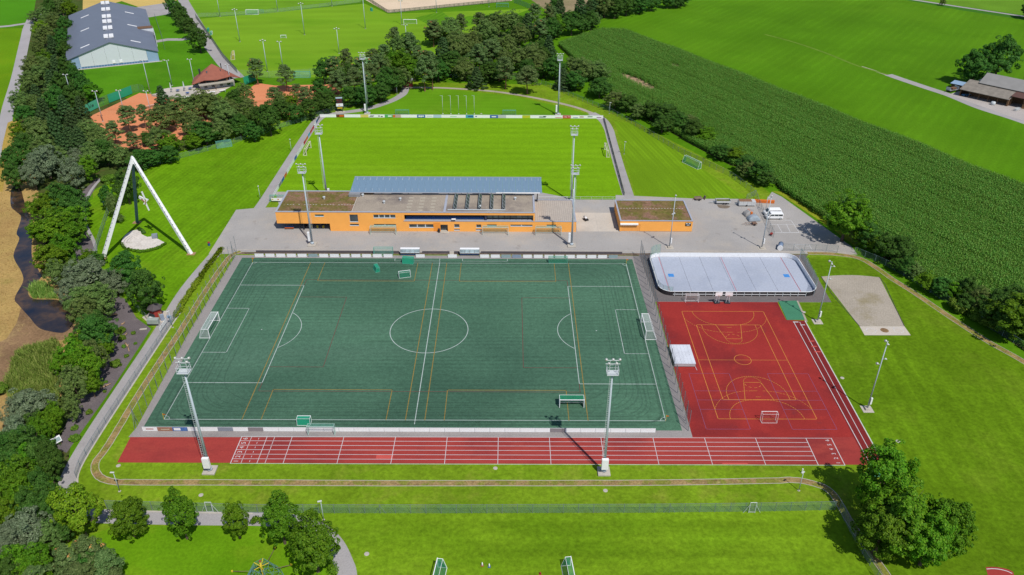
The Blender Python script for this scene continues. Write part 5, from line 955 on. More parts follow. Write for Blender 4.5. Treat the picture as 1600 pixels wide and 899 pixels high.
# ------------------------------------------------------------------ team benches of the turf pitch
for i, (x0_, x1_) in enumerate(((-11.0, -5.75), (5.3, 10.6))):
    t = thing("team_bench", "glazed white team shelter at the far touchline, %s of the halfway line" % ("left" if i == 0 else "right"), "shelter", ((x0_ + x1_) / 2, 36.0, 0.02), 0, "team shelters of the turf pitch"); hw = (x1_ - x0_) / 2
    MB().box(-hw, hw, 0.15, 1.0, 1.95, 2.05).build("roof", WHITEP, t)
    fr = MB()
    for k in range(5): fr.tube((-hw + k * hw / 2, 0.1, 1.95), (-hw + k * hw / 2, 0.9, 0.0), 0.04, n=5)
    fr.tube((-hw, 0.15, 1.95), (hw, 0.15, 1.95), 0.05, n=5); fr.build("frame", GALVL, t)
    for k in range(4): MB().add([(-hw + 0.05 + k * hw / 2, -0.15, 1.05), (-hw - 0.05 + (k + 1) * hw / 2, -0.15, 1.05), (-hw - 0.05 + (k + 1) * hw / 2, 0.14, 1.96), (-hw + 0.05 + k * hw / 2, 0.14, 1.96)], [(0, 1, 2, 3)]).build("roof_pane", glass_mat("shelter_glass", A(170, 188, 194)) if (i == 0 and k == 0) else bpy.data.materials["shelter_glass"], t)
    MB().box(-hw + 0.1, hw - 0.1, 0.3, 0.7, 0.42, 0.5).build("seat", DARKM, t)
    for s in (-1, 1): MB().add([(s * hw, -0.15, 1.05), (s * hw, 0.14, 1.95), (s * hw, 1.0, 1.95), (s * hw, 1.0, 0), (s * hw, 0.2, 0)], [(0, 1, 2, 3, 4)]).build("side_pane", bpy.data.materials["shelter_glass"], t)
    MB().box(-hw, hw, -0.2, -0.12, 0.95, 1.05).build("front_rail", WHITEP, t)
    MB().tube((-hw, 0.1, 0.3), (hw, 0.1, 0.3), 0.05, n=6).build("foot_rail", BLUEP, t)
t = thing("low_retaining_wall", "low dark retaining wall between plaza kerb and far boards", "wall", (0, 37.6, 0)); MB().box(-51, -11.6, -0.15, 0.1, 0, 0.6).box(-5.2, 2.3, -0.15, 0.1, 0, 0.6).box(3.6, 5.0, -0.15, 0.1, 0, 0.6).box(11.0, 50, -0.15, 0.1, 0, 0.6).build("wall_face", plain("dark_wall", A(98, 92, 98), 0.9, var=0.1), t)
t = thing("access_steps", "short white steps from the plaza down to the turf", "steps", (2.95, 37.5, 0.02)); 
for k in range(3): MB().box(-0.6, 0.6, -0.9 + k * 0.4, -0.5 + k * 0.4, 0, 0.14 + k * 0.14).build("step", CONCR, t)
# ------------------------------------------------------------------ rink
rk = thing("skating_rink", "pale grey inline rink with rounded white boards", "rink", (77.0, 25.9, 0))
RF = ground_mat("rink_floor", A(180, 187, 203), 0.04, 0.08, 0.06, 2.0, alt=[(A(170, 178, 196), 0.6, 0.07, (0.5, 0.6)), (A(188, 194, 206), 0.4, 0.2, (0.5, 0.7))])
RX, RY, RR = 20.0, 9.95, 3.2
ring = rrect(-RX, RX, -RY, RY, RR, 8)[:-1]
floor_x = [-RX, -17.0, -11.6, -6.0, -0.6, 5.0, 10.6, 16.4, RX]
def clip_x(poly, x, keep_right):
    out = []
    for i in range(len(poly)):
        a, b = poly[i], poly[(i + 1) % len(poly)]; ia = (a[0] >= x) == keep_right; ib = (b[0] >= x) == keep_right
        if ia: out.append(a)
        if ia != ib: f_ = (x - a[0]) / (b[0] - a[0]); out.append((x, a[1] + (b[1] - a[1]) * f_))
    return out
for a, b in zip(floor_x, floor_x[1:]):
    p = ring
    if a > -RX: p = clip_x(p, a + 0.03, True)
    if b < RX: p = clip_x(p, b - 0.03, False)
    MB().prism(p, 0.02, 0.06).build("floor_panel", RF, rk)
LRED = plain("rink_red_line", A(196, 110, 122), 0.7); LBLU = plain("rink_blue_mark", A(74, 150, 226), 0.7)
for x in (-17.2, -0.1, 16.3): MB().box(x - 0.07, x + 0.07, -RY + 0.1, RY - 0.1, 0.058, 0.064).build("red_line", LRED, rk)
for x in (-15.5, 15.0): MB().box(x - 0.75, x + 0.75, -0.8, 0.8, 0.06, 0.066).build("crease_mark", LBLU, rk)
def board_run(pts, mat, nm, h0, h1, th, parent, closed=False):
    m = MB(); L_ = offset_line(pts, th / 2); R_ = offset_line(pts, -th / 2); n = len(pts)
    m.add([(p[0], p[1], h0) for p in L_] + [(p[0], p[1], h0) for p in R_] + [(p[0], p[1], h1) for p in L_] + [(p[0], p[1], h1) for p in R_], sum([[(3 * n + i, 3 * n + i + 1, 2 * n + i + 1, 2 * n + i), (2 * n + i, 2 * n + i + 1, i + 1, i), (n + i, n + i + 1, 3 * n + i + 1, 3 * n + i)] for i in range(n - 1)], []) + [(0, n, 3 * n, 2 * n), (n - 1, 3 * n - 1, 4 * n - 1, 2 * n - 1)]); return m.build(nm, mat, parent)
full = rrect(-RX - 0.1, RX + 0.1, -RY - 0.1, RY + 0.1, RR, 8)
DBL = plain("blue_board_back", A(84, 118, 158), 0.6, var=0.1); BLKB = plain("black_board_back", A(52, 48, 52), 0.7, var=0.2, scale=2)
# white inner skin all round, darker outer skin
for a in range(0, len(full) - 1, 3):
    seg = full[a:a + 4]
    if len(seg) < 2: break
    o = board_run(seg, WHITEP, "dasher_board", 0.05, 1.22, 0.06, rk)
    mid = seg[len(seg) // 2]
    back = BLKB if mid[1] < -5 else DBL
    board_run(offset_line(seg, -0.07), back, "board_back", 0.05, 1.16, 0.05, o)
    cap = board_run(offset_line(seg, -0.03), WHITEP, "cap_rail", 1.22, 1.29, 0.16, o)
for k in range(18):
    x = -16.4 + k * 1.95; MB().box(x - 0.05, x + 0.05, -RY - 0.36, -RY - 0.2, 0.0, 1.05).build("board_brace", GALVL, rk)
MB().box(-16.8, 16.8, -RY - 0.34, -RY - 0.24, 0.5, 0.58).build("outer_rail", WHITEP, rk)
# safety nets of the rink
NETR = mesh_mat("mint_safety_net", A(120, 184, 164), 0.34)
def net_run(parent, pts, h0, h1, mat, posts=True, pmat=None, step=None):
    p = resample(pts, step) if step else pts
    for a, b in zip(p, p[1:]): MB().quad((a[0], a[1], h0), (b[0], b[1], h0), (b[0], b[1], h1), (a[0], a[1], h1)).build("net_panel", mat, parent)
    if posts:
        for q in p: MB().tube((q[0], q[1], 0), (q[0], q[1], h1), 0.05, n=6).build("post", pmat or GALV, parent)
t = thing("rink_safety_net", "mint net round the left end of the rink", "safety net", (77, 25.9, 0)); net_run(t, [q for q in full if q[0] < -16.5 and q[1] > 0][::2], 1.0, 4.0, NETR); net_run(t, [(-RX - 0.2, 6.7), (-RX - 0.2, 0), (-RX - 0.2, -6.7)], 1.0, 2.6, NETR); net_run(t, [q for q in full if q[0] < -16.5 and q[1] < 0][::2], 1.0, 2.6, NETR)
t = thing("rink_safety_net", "tall mint net along the right end of the rink", "safety net", (77, 25.9, 0)); net_run(t, [(RX + 0.3, RY - 3), (RX + 1.2, RY - 1), (RX + 1.0, 3), (RX + 0.7, -3), (RX + 0.4, -7.0), (RX - 1.2, -RY - 0.2)], 0.9, 3.6, NETR)
# basketball stands before the rink
for i, x in enumerate((70.6, 73.2)):
    t = thing("basketball_stand", "mobile basketball stand with white backboard before the rink, %s of two" % ("left", "right")[i], "basketball hoop", (x, 12.3, 0.02), 0.15 if i == 0 else -0.1, "basketball stands")
    MB().box(-0.7, 0.7, -0.3, 1.1, 0.0, 0.25).build("base", DARKM, t); m = MB(); m.tube((-0.4, 0.9, 0.2), (-0.2, -0.1, 2.6), 0.06, n=6).tube((0.4, 0.9, 0.2), (0.2, -0.1, 2.6), 0.06, n=6).tube((-0.4, 0, 0.2), (-0.2, -0.2, 2.4), 0.05, n=6).tube((0.4, 0, 0.2), (0.2, -0.2, 2.4), 0.05, n=6); m.build("arm", WHITEP, t)
    MB().box(-0.9, 0.9, -0.36, -0.3, 2.35, 3.4).build("backboard", WHITEP, t); r_ = MB(); r_.path([(0.23 * math.cos(k * PI / 8), -0.62 + 0.23 * math.sin(k * PI / 8), 2.55) for k in range(17)], 0.02, 5); r_.build("rim", ORAP, t)
    for sx in (-0.6, 0.6): MB().tube((sx - 0.06, 1.0, 0.14), (sx + 0.06, 1.0, 0.14), 0.14, n=10).build("wheel", BLACKP, t)
# high jump mat under its rolling cover
t = thing("mat_cover", "silver rolling cover of the high jump mat beside the red court", "mat cover", (57.65, -10.5, 0.02))
SILV = plain("silver_sheet", A(220, 224, 234, 1.1), 0.4, 0.0, var=0.12, scale=0.5)
for i in range(6): MB().add([(-2.35 + i * 0.785, -3.6, 0.95), (-2.35 + (i + 0.97) * 0.785, -3.6, 0.95), (-2.35 + (i + 0.97) * 0.785, 3.5, 1.05), (-2.35 + i * 0.785, 3.5, 1.05), (-2.35 + i * 0.785, -3.6, 0.88), (-2.35 + (i + 0.97) * 0.785, -3.6, 0.88), (-2.35 + (i + 0.97) * 0.785, 3.5, 0.98), (-2.35 + i * 0.785, 3.5, 0.98)], [(0, 1, 2, 3), (7, 6, 5, 4), (0, 4, 5, 1), (1, 5, 6, 2), (2, 6, 7, 3), (3, 7, 4, 0)]).build("roof_sheet", SILV, t)
MB().box(-2.3, 2.3, -3.55, -3.5, 0.15, 0.88).build("front_panel", plain("light_grey_panel", A(196, 196, 200), 0.5), t); MB().box(-2.35, -2.3, -3.5, 3.45, 0.15, 0.9).build("side_panel", DARKM, t); MB().box(2.3, 2.35, -3.5, 3.45, 0.15, 0.9).build("side_panel", DARKM, t); MB().box(-2.2, 2.2, -3.4, 3.4, 0.05, 0.7).build("mat", BLUEP, t)
for sx in (-2.1, 2.1):
    for sy in (-3.3, 3.2): MB().tube((sx - 0.05, sy, 0.09), (sx + 0.05, sy, 0.09), 0.09, n=8).build("wheel", BLACKP, t)
MB().tube((2.3, -3.5, 0.1), (2.45, -4.8, 0.06), 0.04, n=5).build("drawbar", WHITEP, t)

# ------------------------------------------------------------------ masts and lamps
STEEL = plain("mast_steel", A(184, 196, 206, 1.15), 0.45, 0.0, var=0.06)
LAMPW = plain("lamp_housing", A(222, 222, 220), 0.4, var=0.05); LENS = plain("lamp_lens", A(196, 200, 204), 0.2, var=0.05)
def floodhead(mb, c, size=0.32, tilt=0.6, face=1):
    """round floodlight bowl looking along +y*face and down"""
    d = Vector((0, face * math.cos(tilt), -math.sin(tilt))); c = Vector(c)
    mb.tube(c - d * size * 0.9, c - d * size * 0.2, size * 0.45, size * 0.9, 10); mb.tube(c - d * size * 0.2, c + d * size * 0.15, size * 0.9, size, 10)
def make_mast(label, loc, rz, h, cab, group, first=None):
    if first is not None: return dup(first, (*loc, 0), rz, label)
    t = thing("floodlight_mast", label, "light mast", (*loc, 0), rz, group)
    MB().box(-1.15, 1.15, -1.15, 1.15, 0.0, 0.35).build("footing", CONCR, t, bevel=0.05)
    p = MB(); p.tube((0, 0, 0.35), (0, 0, 0.9), 0.52, 0.45, 14).tube((0, 0, 0.9), (0, 0, h - 2.6), 0.29, 0.14, 14); p.build("pole", STEEL, t, True)
    if cab == 'big': MB().box(-0.62, 0.62, -1.0, -0.38, 1.5, 3.9).build("control_cabinet", WHITEP, t, bevel=0.05)
    else: MB().box(0.4, 1.0, -0.3, 0.3, 1.2, 4.0).build("control_cabinet", WHITEP, t, bevel=0.05)
    lad = MB(); y = -0.42
    for s in (-1, 1): lad.tube((-0.36 + s * 0.2, y, 4.2), (-0.22 + s * 0.2, y + 0.14, h - 2.4), 0.03, n=4)
    for k in range(int((h - 7) / 0.42)):
        f_ = k * 0.42 / (h - 6.6); x = -0.36 + 0.14 * f_; yy = y + 0.14 * f_
        lad.tube((x - 0.2, yy, 4.3 + k * 0.42), (x + 0.2, yy, 4.3 + k * 0.42), 0.022, n=4)
    lad.build("ladder", GALVL, t)
    c = MB(); z0 = h - 2.6
    c.box(-1.0, 1.0, -0.75, 0.75, z0, z0 + 0.1)
    for sx in (-1, 1):
        for sy in (-1, 1): c.tube((sx * 0.98, sy * 0.72, z0), (sx * 0.98, sy * 0.72, z0 + 1.2), 0.045, n=5)
    for z in (z0 + 0.6, z0 + 1.2):
        for sy in (-1, 1): c.tube((-0.98, sy * 0.72, z), (0.98, sy * 0.72, z), 0.04, n=5)
        for sx in (-1, 1): c.tube((sx * 0.98, -0.72, z), (sx * 0.98, 0.72, z), 0.04, n=5)
    c.tube((-1.25, 0.3, z0 + 1.75), (1.25, 0.3, z0 + 1.75), 0.06, n=6).tube((-1.25, 0.3, z0 + 2.5), (1.25, 0.3, z0 + 2.5), 0.06, n=6)
    for sx in (-0.5, 0.5): c.tube((sx, 0.2, z0), (sx, 0.3, z0 + 2.5), 0.05, n=6)
    c.build("platform", GALVL, t)
    for x, z in ((-1.15, z0 + 2.55), (0, z0 + 2.55), (1.15, z0 + 2.55), (-0.65, z0 + 1.75), (0.65, z0 + 1.75)):
        m = MB(); floodhead(m, (x, 0.45, z), 0.28, 0.75); o = m.build("floodlight", LAMPW, t, True)
    return t
m1 = make_mast("tall floodlight mast at the near left corner, beside the red track", (-36.5, -46.4), 0, 25.6, 'big', "floodlight masts")
make_mast("tall floodlight mast before the near right turf half, beside the red track", (36.5, -46.4), 0, 25.6, 'big', None, m1)
m2 = make_mast("tall floodlight mast on the plaza before the left clubhouse end", (-36.5, 42.2), PI, 24.4, 'small', "floodlight masts")
make_mast("tall floodlight mast on the plaza before the clubhouse terrace", (36.3, 42.2), PI, 24.4, 'small', None, m2)
make_mast("tall floodlight mast behind the left clubhouse end, lighting the grass pitch", (-38.1, 71.5), 0, 24.4, 'small', None, m2)
make_mast("tall floodlight mast behind the terrace, lighting the grass pitch", (38.1, 71.5), 0, 24.4, 'small', None, m2)
make_mast("tall floodlight mast behind the boards, next to the scoreboard", (-38.2, 152.9), PI, 24.4, 'small', None, m2)
make_mast("tall floodlight mast behind the boards, before the maize hedge", (38.1, 152.6), PI, 24.4, 'small', None, m2)
def light_pole(label, loc, h, heads, group, rz=0.0, pad=True, cab=True, r=0.1, hs=0.3, name="light_pole"):
    t = thing(name, label, "light pole", (*loc, 0), rz, group)
    if pad: MB().prism([(-1.1, -1.1), (1.1, -1.1), (1.1, 1.1), (-1.1, 1.1)], 0, 0.06).build("footing", CONCR, t); MB().box(-0.5, 0.5, -0.5, 0.5, 0.06, 0.45).build("foundation_block", CONCR, t, bevel=0.04)
    else: MB().box(-0.35, 0.35, -0.35, 0.35, 0, 0.1).build("footing", CONCR, t)
    MB().tube((0, 0, 0.06), (0, 0, h), r * 1.5, r * 0.8, 10).build("pole", STEEL, t, True)
    if cab: MB().box(0.15, 0.5, -0.2, 0.15, 1.4, 3.0).build("control_cabinet", WHITEP, t, bevel=0.03)
    bar = MB(); hb = False
    for x, z, fc in heads:
        m = MB(); floodhead(m, (x, 0.25 * fc, z), hs, 0.8, fc); m.build("floodlight", LAMPW, t, True)
        bar.tube((0, 0, z - 0.05), (x, 0.2 * fc, z), 0.04, n=5); hb = True
    if hb: bar.build("bracket", STEEL, t)
    return t
HD3 = [(-0.35, 17.0, 1), (0.3, 16.3, -1), (0.4, 12.6, -1), (-0.5, 11.4, 1)]
light_pole("light pole in the east lawn beside the jump runway", (92.5, -28.2), 17.1, [(-0.3, 17.0, 1), (0.1, 16.4, -1), (0.5, 12.9, -1), (-0.6, 11.5, 1)], "court light poles")
light_pole("light pole between rink corner and shot put area", (92.96, 4.15), 16.6, [(-0.5, 16.6, 1), (0, 16.0, -1), (0.6, 15.4, -1), (0.5, 12.0, -1)], "court light poles")
light_pole("light pole on the plaza in front of the garage", (63.7, 41.4), 16.0, [(0.0, 16.0, -1), (0.3, 10.5, 1), (-0.3, 10.4, -1)], "court light poles")
light_pole("light pole on the plaza behind the rink", (89.59, 41.23), 16.0, [(0.0, 16.0, -1), (-0.4, 10.5, 1), (0.4, 10.5, -1)], "court light poles")
H2 = lambda h: [(-0.8, h, -1), (0.8, h, -1)]
H3 = lambda h: [(-1.1, h, -1), (0.0, h + 0.4, -1), (1.1, h, -1)]
for i, (q, h, hd) in enumerate([((-93.39, 211.02), 14, 3), ((-87.85, 217.41), 12, 2), ((-91.56, 280.02), 16, 3), ((-61.15, 294.23), 17, 2), ((-66.07, 242.54), 12, 3), ((-42.10, 303.62), 13, 2), ((-121.73, 264.57), 16, 3), ((-120.25, 336.80), 14, 2), ((-35.59, 268.23), 8, 2), ((-25.15, 334.68), 15, 2), ((5.75, 351.24), 13, 2), ((-149.98, 321.82), 15, 2), ((-90.43, 350.79), 12, 2)]):
    light_pole("training pitch light pole, %s" % ["by the near corner fence, taller of two", "by the near corner fence, shorter of two", "in the middle of the training pitch", "at the far touchline of the training pitch", "half hidden behind the wood's pines", "near the white goal on the right", "in the left half of the training pitch", "at the fence between the training pitches", "rising from the edge of the wood", "on the lawn below the sand arena", "beside the sand arena fence", "at the upper left training corner", "at the fence left of the sand arena"][i], q, h, H3(h) if hd == 3 else H2(h), "training ground light poles", pad=False, cab=False, r=0.13, hs=0.42)
for i, (q, h) in enumerate([((-139.30, 142.55), 12), ((-135.51, 153.13), 9), ((-124.53, 152.51), 9), ((-134.65, 177.92), 14), ((-129.37, 188.87), 11), ((-118.70, 187.18), 12), ((-103.69, 189.27), 9), ((-162.59, 167.21), 11)]):
    light_pole("tennis light pole, %s" % ["at the left end of the clay court", "in the middle of the clay court edge", "near the net of the clay court", "at the upper corner of the clay court", "beside the folded parasols", "before the tennis clubhouse balcony", "right of the tennis clubhouse", "among the dark trees left of the court"][i], q, h, H2(h), "tennis light poles", pad=False, cab=False, r=0.11, hs=0.38)
# low path lamps
pl0 = None
LS = [((-51.07, -51.59), "in the lawn at the bark trail's near left bend"), ((-13.07, -58.18), "beside the curving path and long fence"), ((71.37, -50.95), "at the bark trail's near right bend"), ((-60.57, 0.69), "beside the main path opposite the kiosk"), ((-58.88, 146.59), "at the fence behind the striped lawn"), ((-29.36, 177.76), "beside the bend of the north path"), ((-59.10, 71.88), "on the striped lawn below the north path"), ((-58.92, 112.15), "on the striped lawn half way up the north path"), ((59.49, 111.12), "right of the east path, half way"), ((58.83, 154.29), "at the upper bend of the east path"), ((97.23, 65.13), "behind the parked white vans")]
for i, (q, wh) in enumerate(LS):
    lb = "slim grey path lamp " + wh
    if pl0 is None:
        t = thing("path_lamp", lb, "lamp", (*q, 0), 0, "path lamps"); MB().tube((0, 0, 0), (0, 0, 4.6), 0.075, 0.05, 8).build("pole", STEEL, t, True); MB().box(-0.2, 0.2, -0.2, 0.2, 0, 0.08).build("footing", CONCR, t); MB().cbox((-0.18, 0, 4.62), (0.75, 0.3, 0.16), 0).build("lamp_head", LAMPW, t, bevel=0.05); pl0 = t
    else: dup(pl0, (*q, 0), 0.3 * i, lb)
# flagpoles
f0 = None
for i, x in enumerate((-8.0, -4.8, -1.65, 1.5, 4.6)):
    lb = "slim white flagpole behind the boards, %s from the left" % ORD[i]
    if f0 is None:
        f0 = thing("flagpole", lb, "flagpole", (x, 153.1, 0), 0, "flagpoles behind the grass pitch"); MB().tube((0, 0, 0), (0, 0, 7.6), 0.07, 0.05, 8).build("pole", GALVL, f0, True); MB().tube((0, 0, 7.5), (-0.95, 0, 7.55), 0.035, n=5).build("boom", GALVL, f0); MB().box(-0.2, 0.2, -0.2, 0.2, 0, 0.15).build("footing", WHITEP, f0)
    else: dup(f0, (x, 153.1, 0), 0, lb)

# ------------------------------------------------------------------ fences
FPOST = plain("fence_post_steel", A(140, 152, 160), 0.5, 0.2, var=0.06); FPG = plain("fence_post_green", A(96, 126, 122), 0.6, var=0.08)
MESHG = mesh_mat("chain_link_green", A(110, 150, 120), 0.26); MESHL = mesh_mat("chain_link_grey", A(150, 160, 160), 0.20); MESHD = mesh_mat("chain_link_dark", A(80, 110, 100), 0.30)
def fence(label, pts, step, h, net, post=FPOST, r=0.045, rail=True, name="wire_fence", h0=0.05, brace=()):
    p = resample(pts, step); t = thing(name, label, "fence", (p[0][0], p[0][1], 0)); o0 = Vector(p[0])
    pm_ = MB().tube((0, 0, 0), (0, 0, h + 0.05), r, n=6).mesh("post"); pm_.materials.append(post)
    for i, q in enumerate(p):
        place_mesh(pm_, "post", t, (q[0] - o0.x, q[1] - o0.y, 0))
    for a, b in zip(p, p[1:]):
        a, b = Vector(a) - o0, Vector(b) - o0
        MB().quad((a.x, a.y, h0), (b.x, b.y, h0), (b.x, b.y, h), (a.x, a.y, h)).build("mesh_panel", net, t)
        if rail: MB().tube((a.x, a.y, h), (b.x, b.y, h), r * 0.55, n=4, cap=False).build("top_rail", post, t)
    for i in brace:
        if i >= len(p) - 1: continue
        a = Vector(p[i]) - o0; d = (Vector(p[i + 1]) - Vector(p[i])).normalized() * 1.0
        MB().tube((a.x, a.y, h * 0.9), (a.x + d.x, a.y + d.y, 0), r * 0.7, n=5).tube((a.x, a.y, h * 0.9), (a.x - d.x, a.y - d.y, 0), r * 0.7, n=5).build("brace", post, t)
    return t
fence("long low wire fence between bark trail and south lawn", [(-51.40, -55.84), (-25.76, -56.63), (3.81, -56.59), (41.88, -56.31), (64.42, -55.93), (76.96, -55.51)], 2.66, 2.15, mesh_mat("chain_link_south", A(120, 160, 140), 0.36), brace=(5, 18, 37))
fence("wire fence turning down beside the bark trail at the near right", [(77.07, -55.51), (77.07, -57.71), (77.21, -60.96), (77.47, -64.62), (78.00, -69.49), (78.31, -74.29)], 2.4, 2.15, mesh_mat("chain_link_corner", A(150, 168, 160), 0.34))
fence("tall ball fence along the left end of the turf", [(-54.9, -34.4), (-55.7, -1.0), (-55.9, 36.4)], 2.95, 5.6, mesh_mat("ball_net_left", A(120, 140, 130), 0.07), r=0.055, rail=False, name="ball_fence", brace=(0, 23))
fence("tall ball fence between turf and red court", [(54.4, -35.0), (54.3, 0.0), (54.7, 36.4)], 2.95, 5.2, mesh_mat("ball_net_right", A(150, 146, 150), 0.30), r=0.055, rail=False, name="ball_fence", brace=(1,))
fence("low wire fence along the main path", [(-61.22, 8.48), (-61.38, -0.38), (-61.39, -16.17), (-61.36, -35.23), (-61.15, -43.13), (-60.72, -47.16), (-59.42, -50.69)], 3.0, 1.7, mesh_mat("chain_link_path", A(158, 168, 176), 0.34), post=plain("blue_grey_post", A(120, 136, 156), 0.5), r=0.04)
fence("wire fence between striped lawn and tennis belt", [(-105.41, 95.36), (-99.52, 101.61), (-92.94, 108.13), (-82.19, 118.74), (-75.90, 127.97), (-68.42, 136.32), (-60.56, 145.09), (-52.61, 155.85), (-43.76, 164.81), (-34.95, 177.67), (-30.15, 187.64)], 3.4, 1.8, MESHG)
fence("wire fence along the wood behind the gravel path", [(-9.36, 203.29), (8.12, 202.58), (25.50, 198.94), (32.81, 193.30)], 3.2, 1.8, MESHD, post=FPG)
fence("wire fence along the maize hedge", [(32.81, 193.30), (41.77, 180.60), (51.58, 166.19), (57.50, 158.98), (65.89, 143.11), (72.40, 128.50), (79.23, 113.19), (86.07, 102.01), (92.47, 91.55), (96.13, 80.73), (97.09, 73.43)], 3.2, 1.9, MESHD)
fence("wire fence along the east lawn hedge", [(114.63, 38.46), (120.06, 32.04), (123.81, 24.60), (127.55, 14.52), (131.27, 5.80), (134.73, -2.29), (138.90, -13.17)], 3.0, 1.9, MESHD, post=plain("pale_blue_post", A(140, 166, 170), 0.5))
fence("short green wire fence beside the tripod", [(-102.72, 64.11), (-100.67, 56.73), (-97.53, 45.77), (-94.15, 34.57), (-91.85, 28.30)], 2.6, 2.0, mesh_mat("chain_link_tripod", A(150, 176, 160), 0.42))
fence("short wire fence behind the kiosk", [(-78.13, 16.10), (-74.00, 10.72), (-69.97, 6.14), (-66.31, 2.28)], 2.2, 1.7, MESHG)
fence("fence between lower and upper training pitch", [(-162.35, 319.91), (-149.61, 321.83), (-130.62, 327.22), (-117.34, 334.29), (-97.10, 347.02), (-72.53, 364.22)], 5.5, 2.2, mesh_mat("chain_link_training", A(150, 180, 150), 0.28))
fence("hedge-lined fence beside the training road", [(-162.91, 318.28), (-138.09, 268.87), (-120.06, 232.26), (-104.56, 204.73)], 4.0, 2.4, mesh_mat("hedge_net", A(86, 122, 90), 0.75), post=FPG)
fence("fence at the near edge of the training pitch", [(-103.40, 202.75), (-90.18, 200.98), (-70.86, 205.28), (-63.30, 211.53)], 4.5, 3.0, mesh_mat("chain_link_near_training", A(150, 180, 150), 0.2))
fence("dark posted fence round the sand arena", [(-75.49, 377.77), (-53.83, 332.32), (-41.51, 337.74), (-19.25, 348.85), (3.94, 360.41), (19.93, 368.38)], 3.2, 1.9, mesh_mat("arena_mesh", A(112, 116, 96), 0.62), post=plain("arena_post", A(120, 116, 104), 0.7), r=0.1)
fence("wire fence across the yard gate", [(93.32, 72.92), (97.04, 76.31), (96.33, 70.60), (95.42, 58.54), (95.01, 52.26), (94.61, 46.26)], 2.6, 2.0, MESHL)
fence("wire fence closing the parking strip behind the rink", [(94.91, 39.78), (100.17, 39.45), (106.85, 39.13), (111.95, 38.44)], 3.0, 2.2, MESHL)
fence("light fence across the hall lawn", [(-187.59, 320.98), (-174.87, 293.33), (-163.40, 268.38), (-153.62, 245.73)], 4.0, 2.0, MESHL)
fence("green net fence at the corner of the far lawn", [(21.12, 362.70), (27.78, 351.76), (35.20, 336.05)], 4.0, 3.0, mesh_mat("corner_green_net", A(80, 160, 130), 0.5), post=FPG)
# tennis windscreens
WS = plain("green_windscreen", A(44, 172, 130), 0.7, var=0.06); WSL = plain("light_green_windscreen", A(78, 190, 150), 0.7, var=0.06)
for i, (a, b, mt, txt) in enumerate((((-150.10, 147.77), (-148.13, 158.65), WSL, "print"), ((-146.19, 164.36), (-143.92, 170.24), WS, ""), ((-143.96, 170.66), (-141.76, 176.74), WS, ""), ((-97.86, 189.64), (-94.65, 196.34), WS, ""))):
    t = thing("tennis_windscreen", "green windscreen beside the clay court, %s" % ["paler with dark lettering", "middle of the long side", "at the upper end", "of the second court, right of clubhouse"][i], "windscreen", (*a, 0), math.atan2(b[1] - a[1], b[0] - a[0]), "tennis windscreens")
    L_ = math.hypot(b[0] - a[0], b[1] - a[1]); MB().box(0, L_, -0.03, 0.03, 0.25, 3.6).build("screen", mt, t)
    for k in range(5): MB().tube((L_ * k / 4, 0.08, 0), (L_ * k / 4, 0.08, 3.8), 0.05, n=6).build("post", FPG, t)
    if txt:
        m = MB()
        for k, (hh, ww) in enumerate(((1.5, 0.35), (0.9, 0.3), (1.4, 0.2), (0.9, 0.45), (0.9, 0.45))): m.box(L_ * 0.5 + k * 0.62, L_ * 0.5 + k * 0.62 + ww, -0.045, -0.035, 1.5, 1.5 + hh)
        m.build("screen_print", BLACKP, t)
fence("tall mesh fence at the upper end of the clay court", [(-148.45, 159.25), (-146.50, 164.96)], 3.0, 3.4, MESHG, post=FPG); fence("tall mesh fence round the clay court corner", [(-142.24, 177.81), (-139.96, 179.61), (-135.12, 177.04)], 3.0, 3.4, MESHG, post=FPG)
t = thing("tennis_net", "low net with white band on the clay court", "net", (*(-128.91, 157.14), 0.02), math.radians(50)); MB().quad((-5, 0, 0.05), (5, 0, 0.05), (5, 0, 0.95), (-5, 0, 0.95)).build("net_mesh", mesh_mat("tennis_net_mesh", A(70, 80, 70), 0.5), t); MB().box(-5, 5, -0.03, 0.03, 0.95, 1.05).build("net_band", WHITEP, t)
for s in (-5, 5): MB().tube((s, 0, 0), (s, 0, 1.1), 0.05, n=6).build("post", FPG, t)
# gates in the long fence
for i, q in enumerate(((-33.21, -56.36), (61.46, -56.09))):
    t = thing("fence_gate", "white framed gate in the long wire fence, %s" % ("behind the small trees", "near its right end")[i], "gate", (q[0], q[1] - 0.15, 0)); m = MB(); m.tube((-0.55, 0, 0), (-0.55, 0, 2.5), 0.06, n=6).tube((0.55, 0, 0), (0.55, 0, 2.5), 0.06, n=6).tube((-0.55, 0, 2.5), (0.55, 0, 2.5), 0.06, n=6).tube((-0.55, 0, 0.2), (0.55, 0, 0.2), 0.04, n=6); m.build("gate_frame", GALVL, t); MB().quad((-0.5, 0, 0.2), (0.5, 0, 0.2), (0.5, 0, 2.4), (-0.5, 0, 2.4)).build("mesh_panel", MESHL, t)
    for s in (-1, 1): MB().tube((s * 0.55, 0, 2.0), (s * 1.5, 0, 0.0), 0.035, n=5).build("brace", GALVL, t)

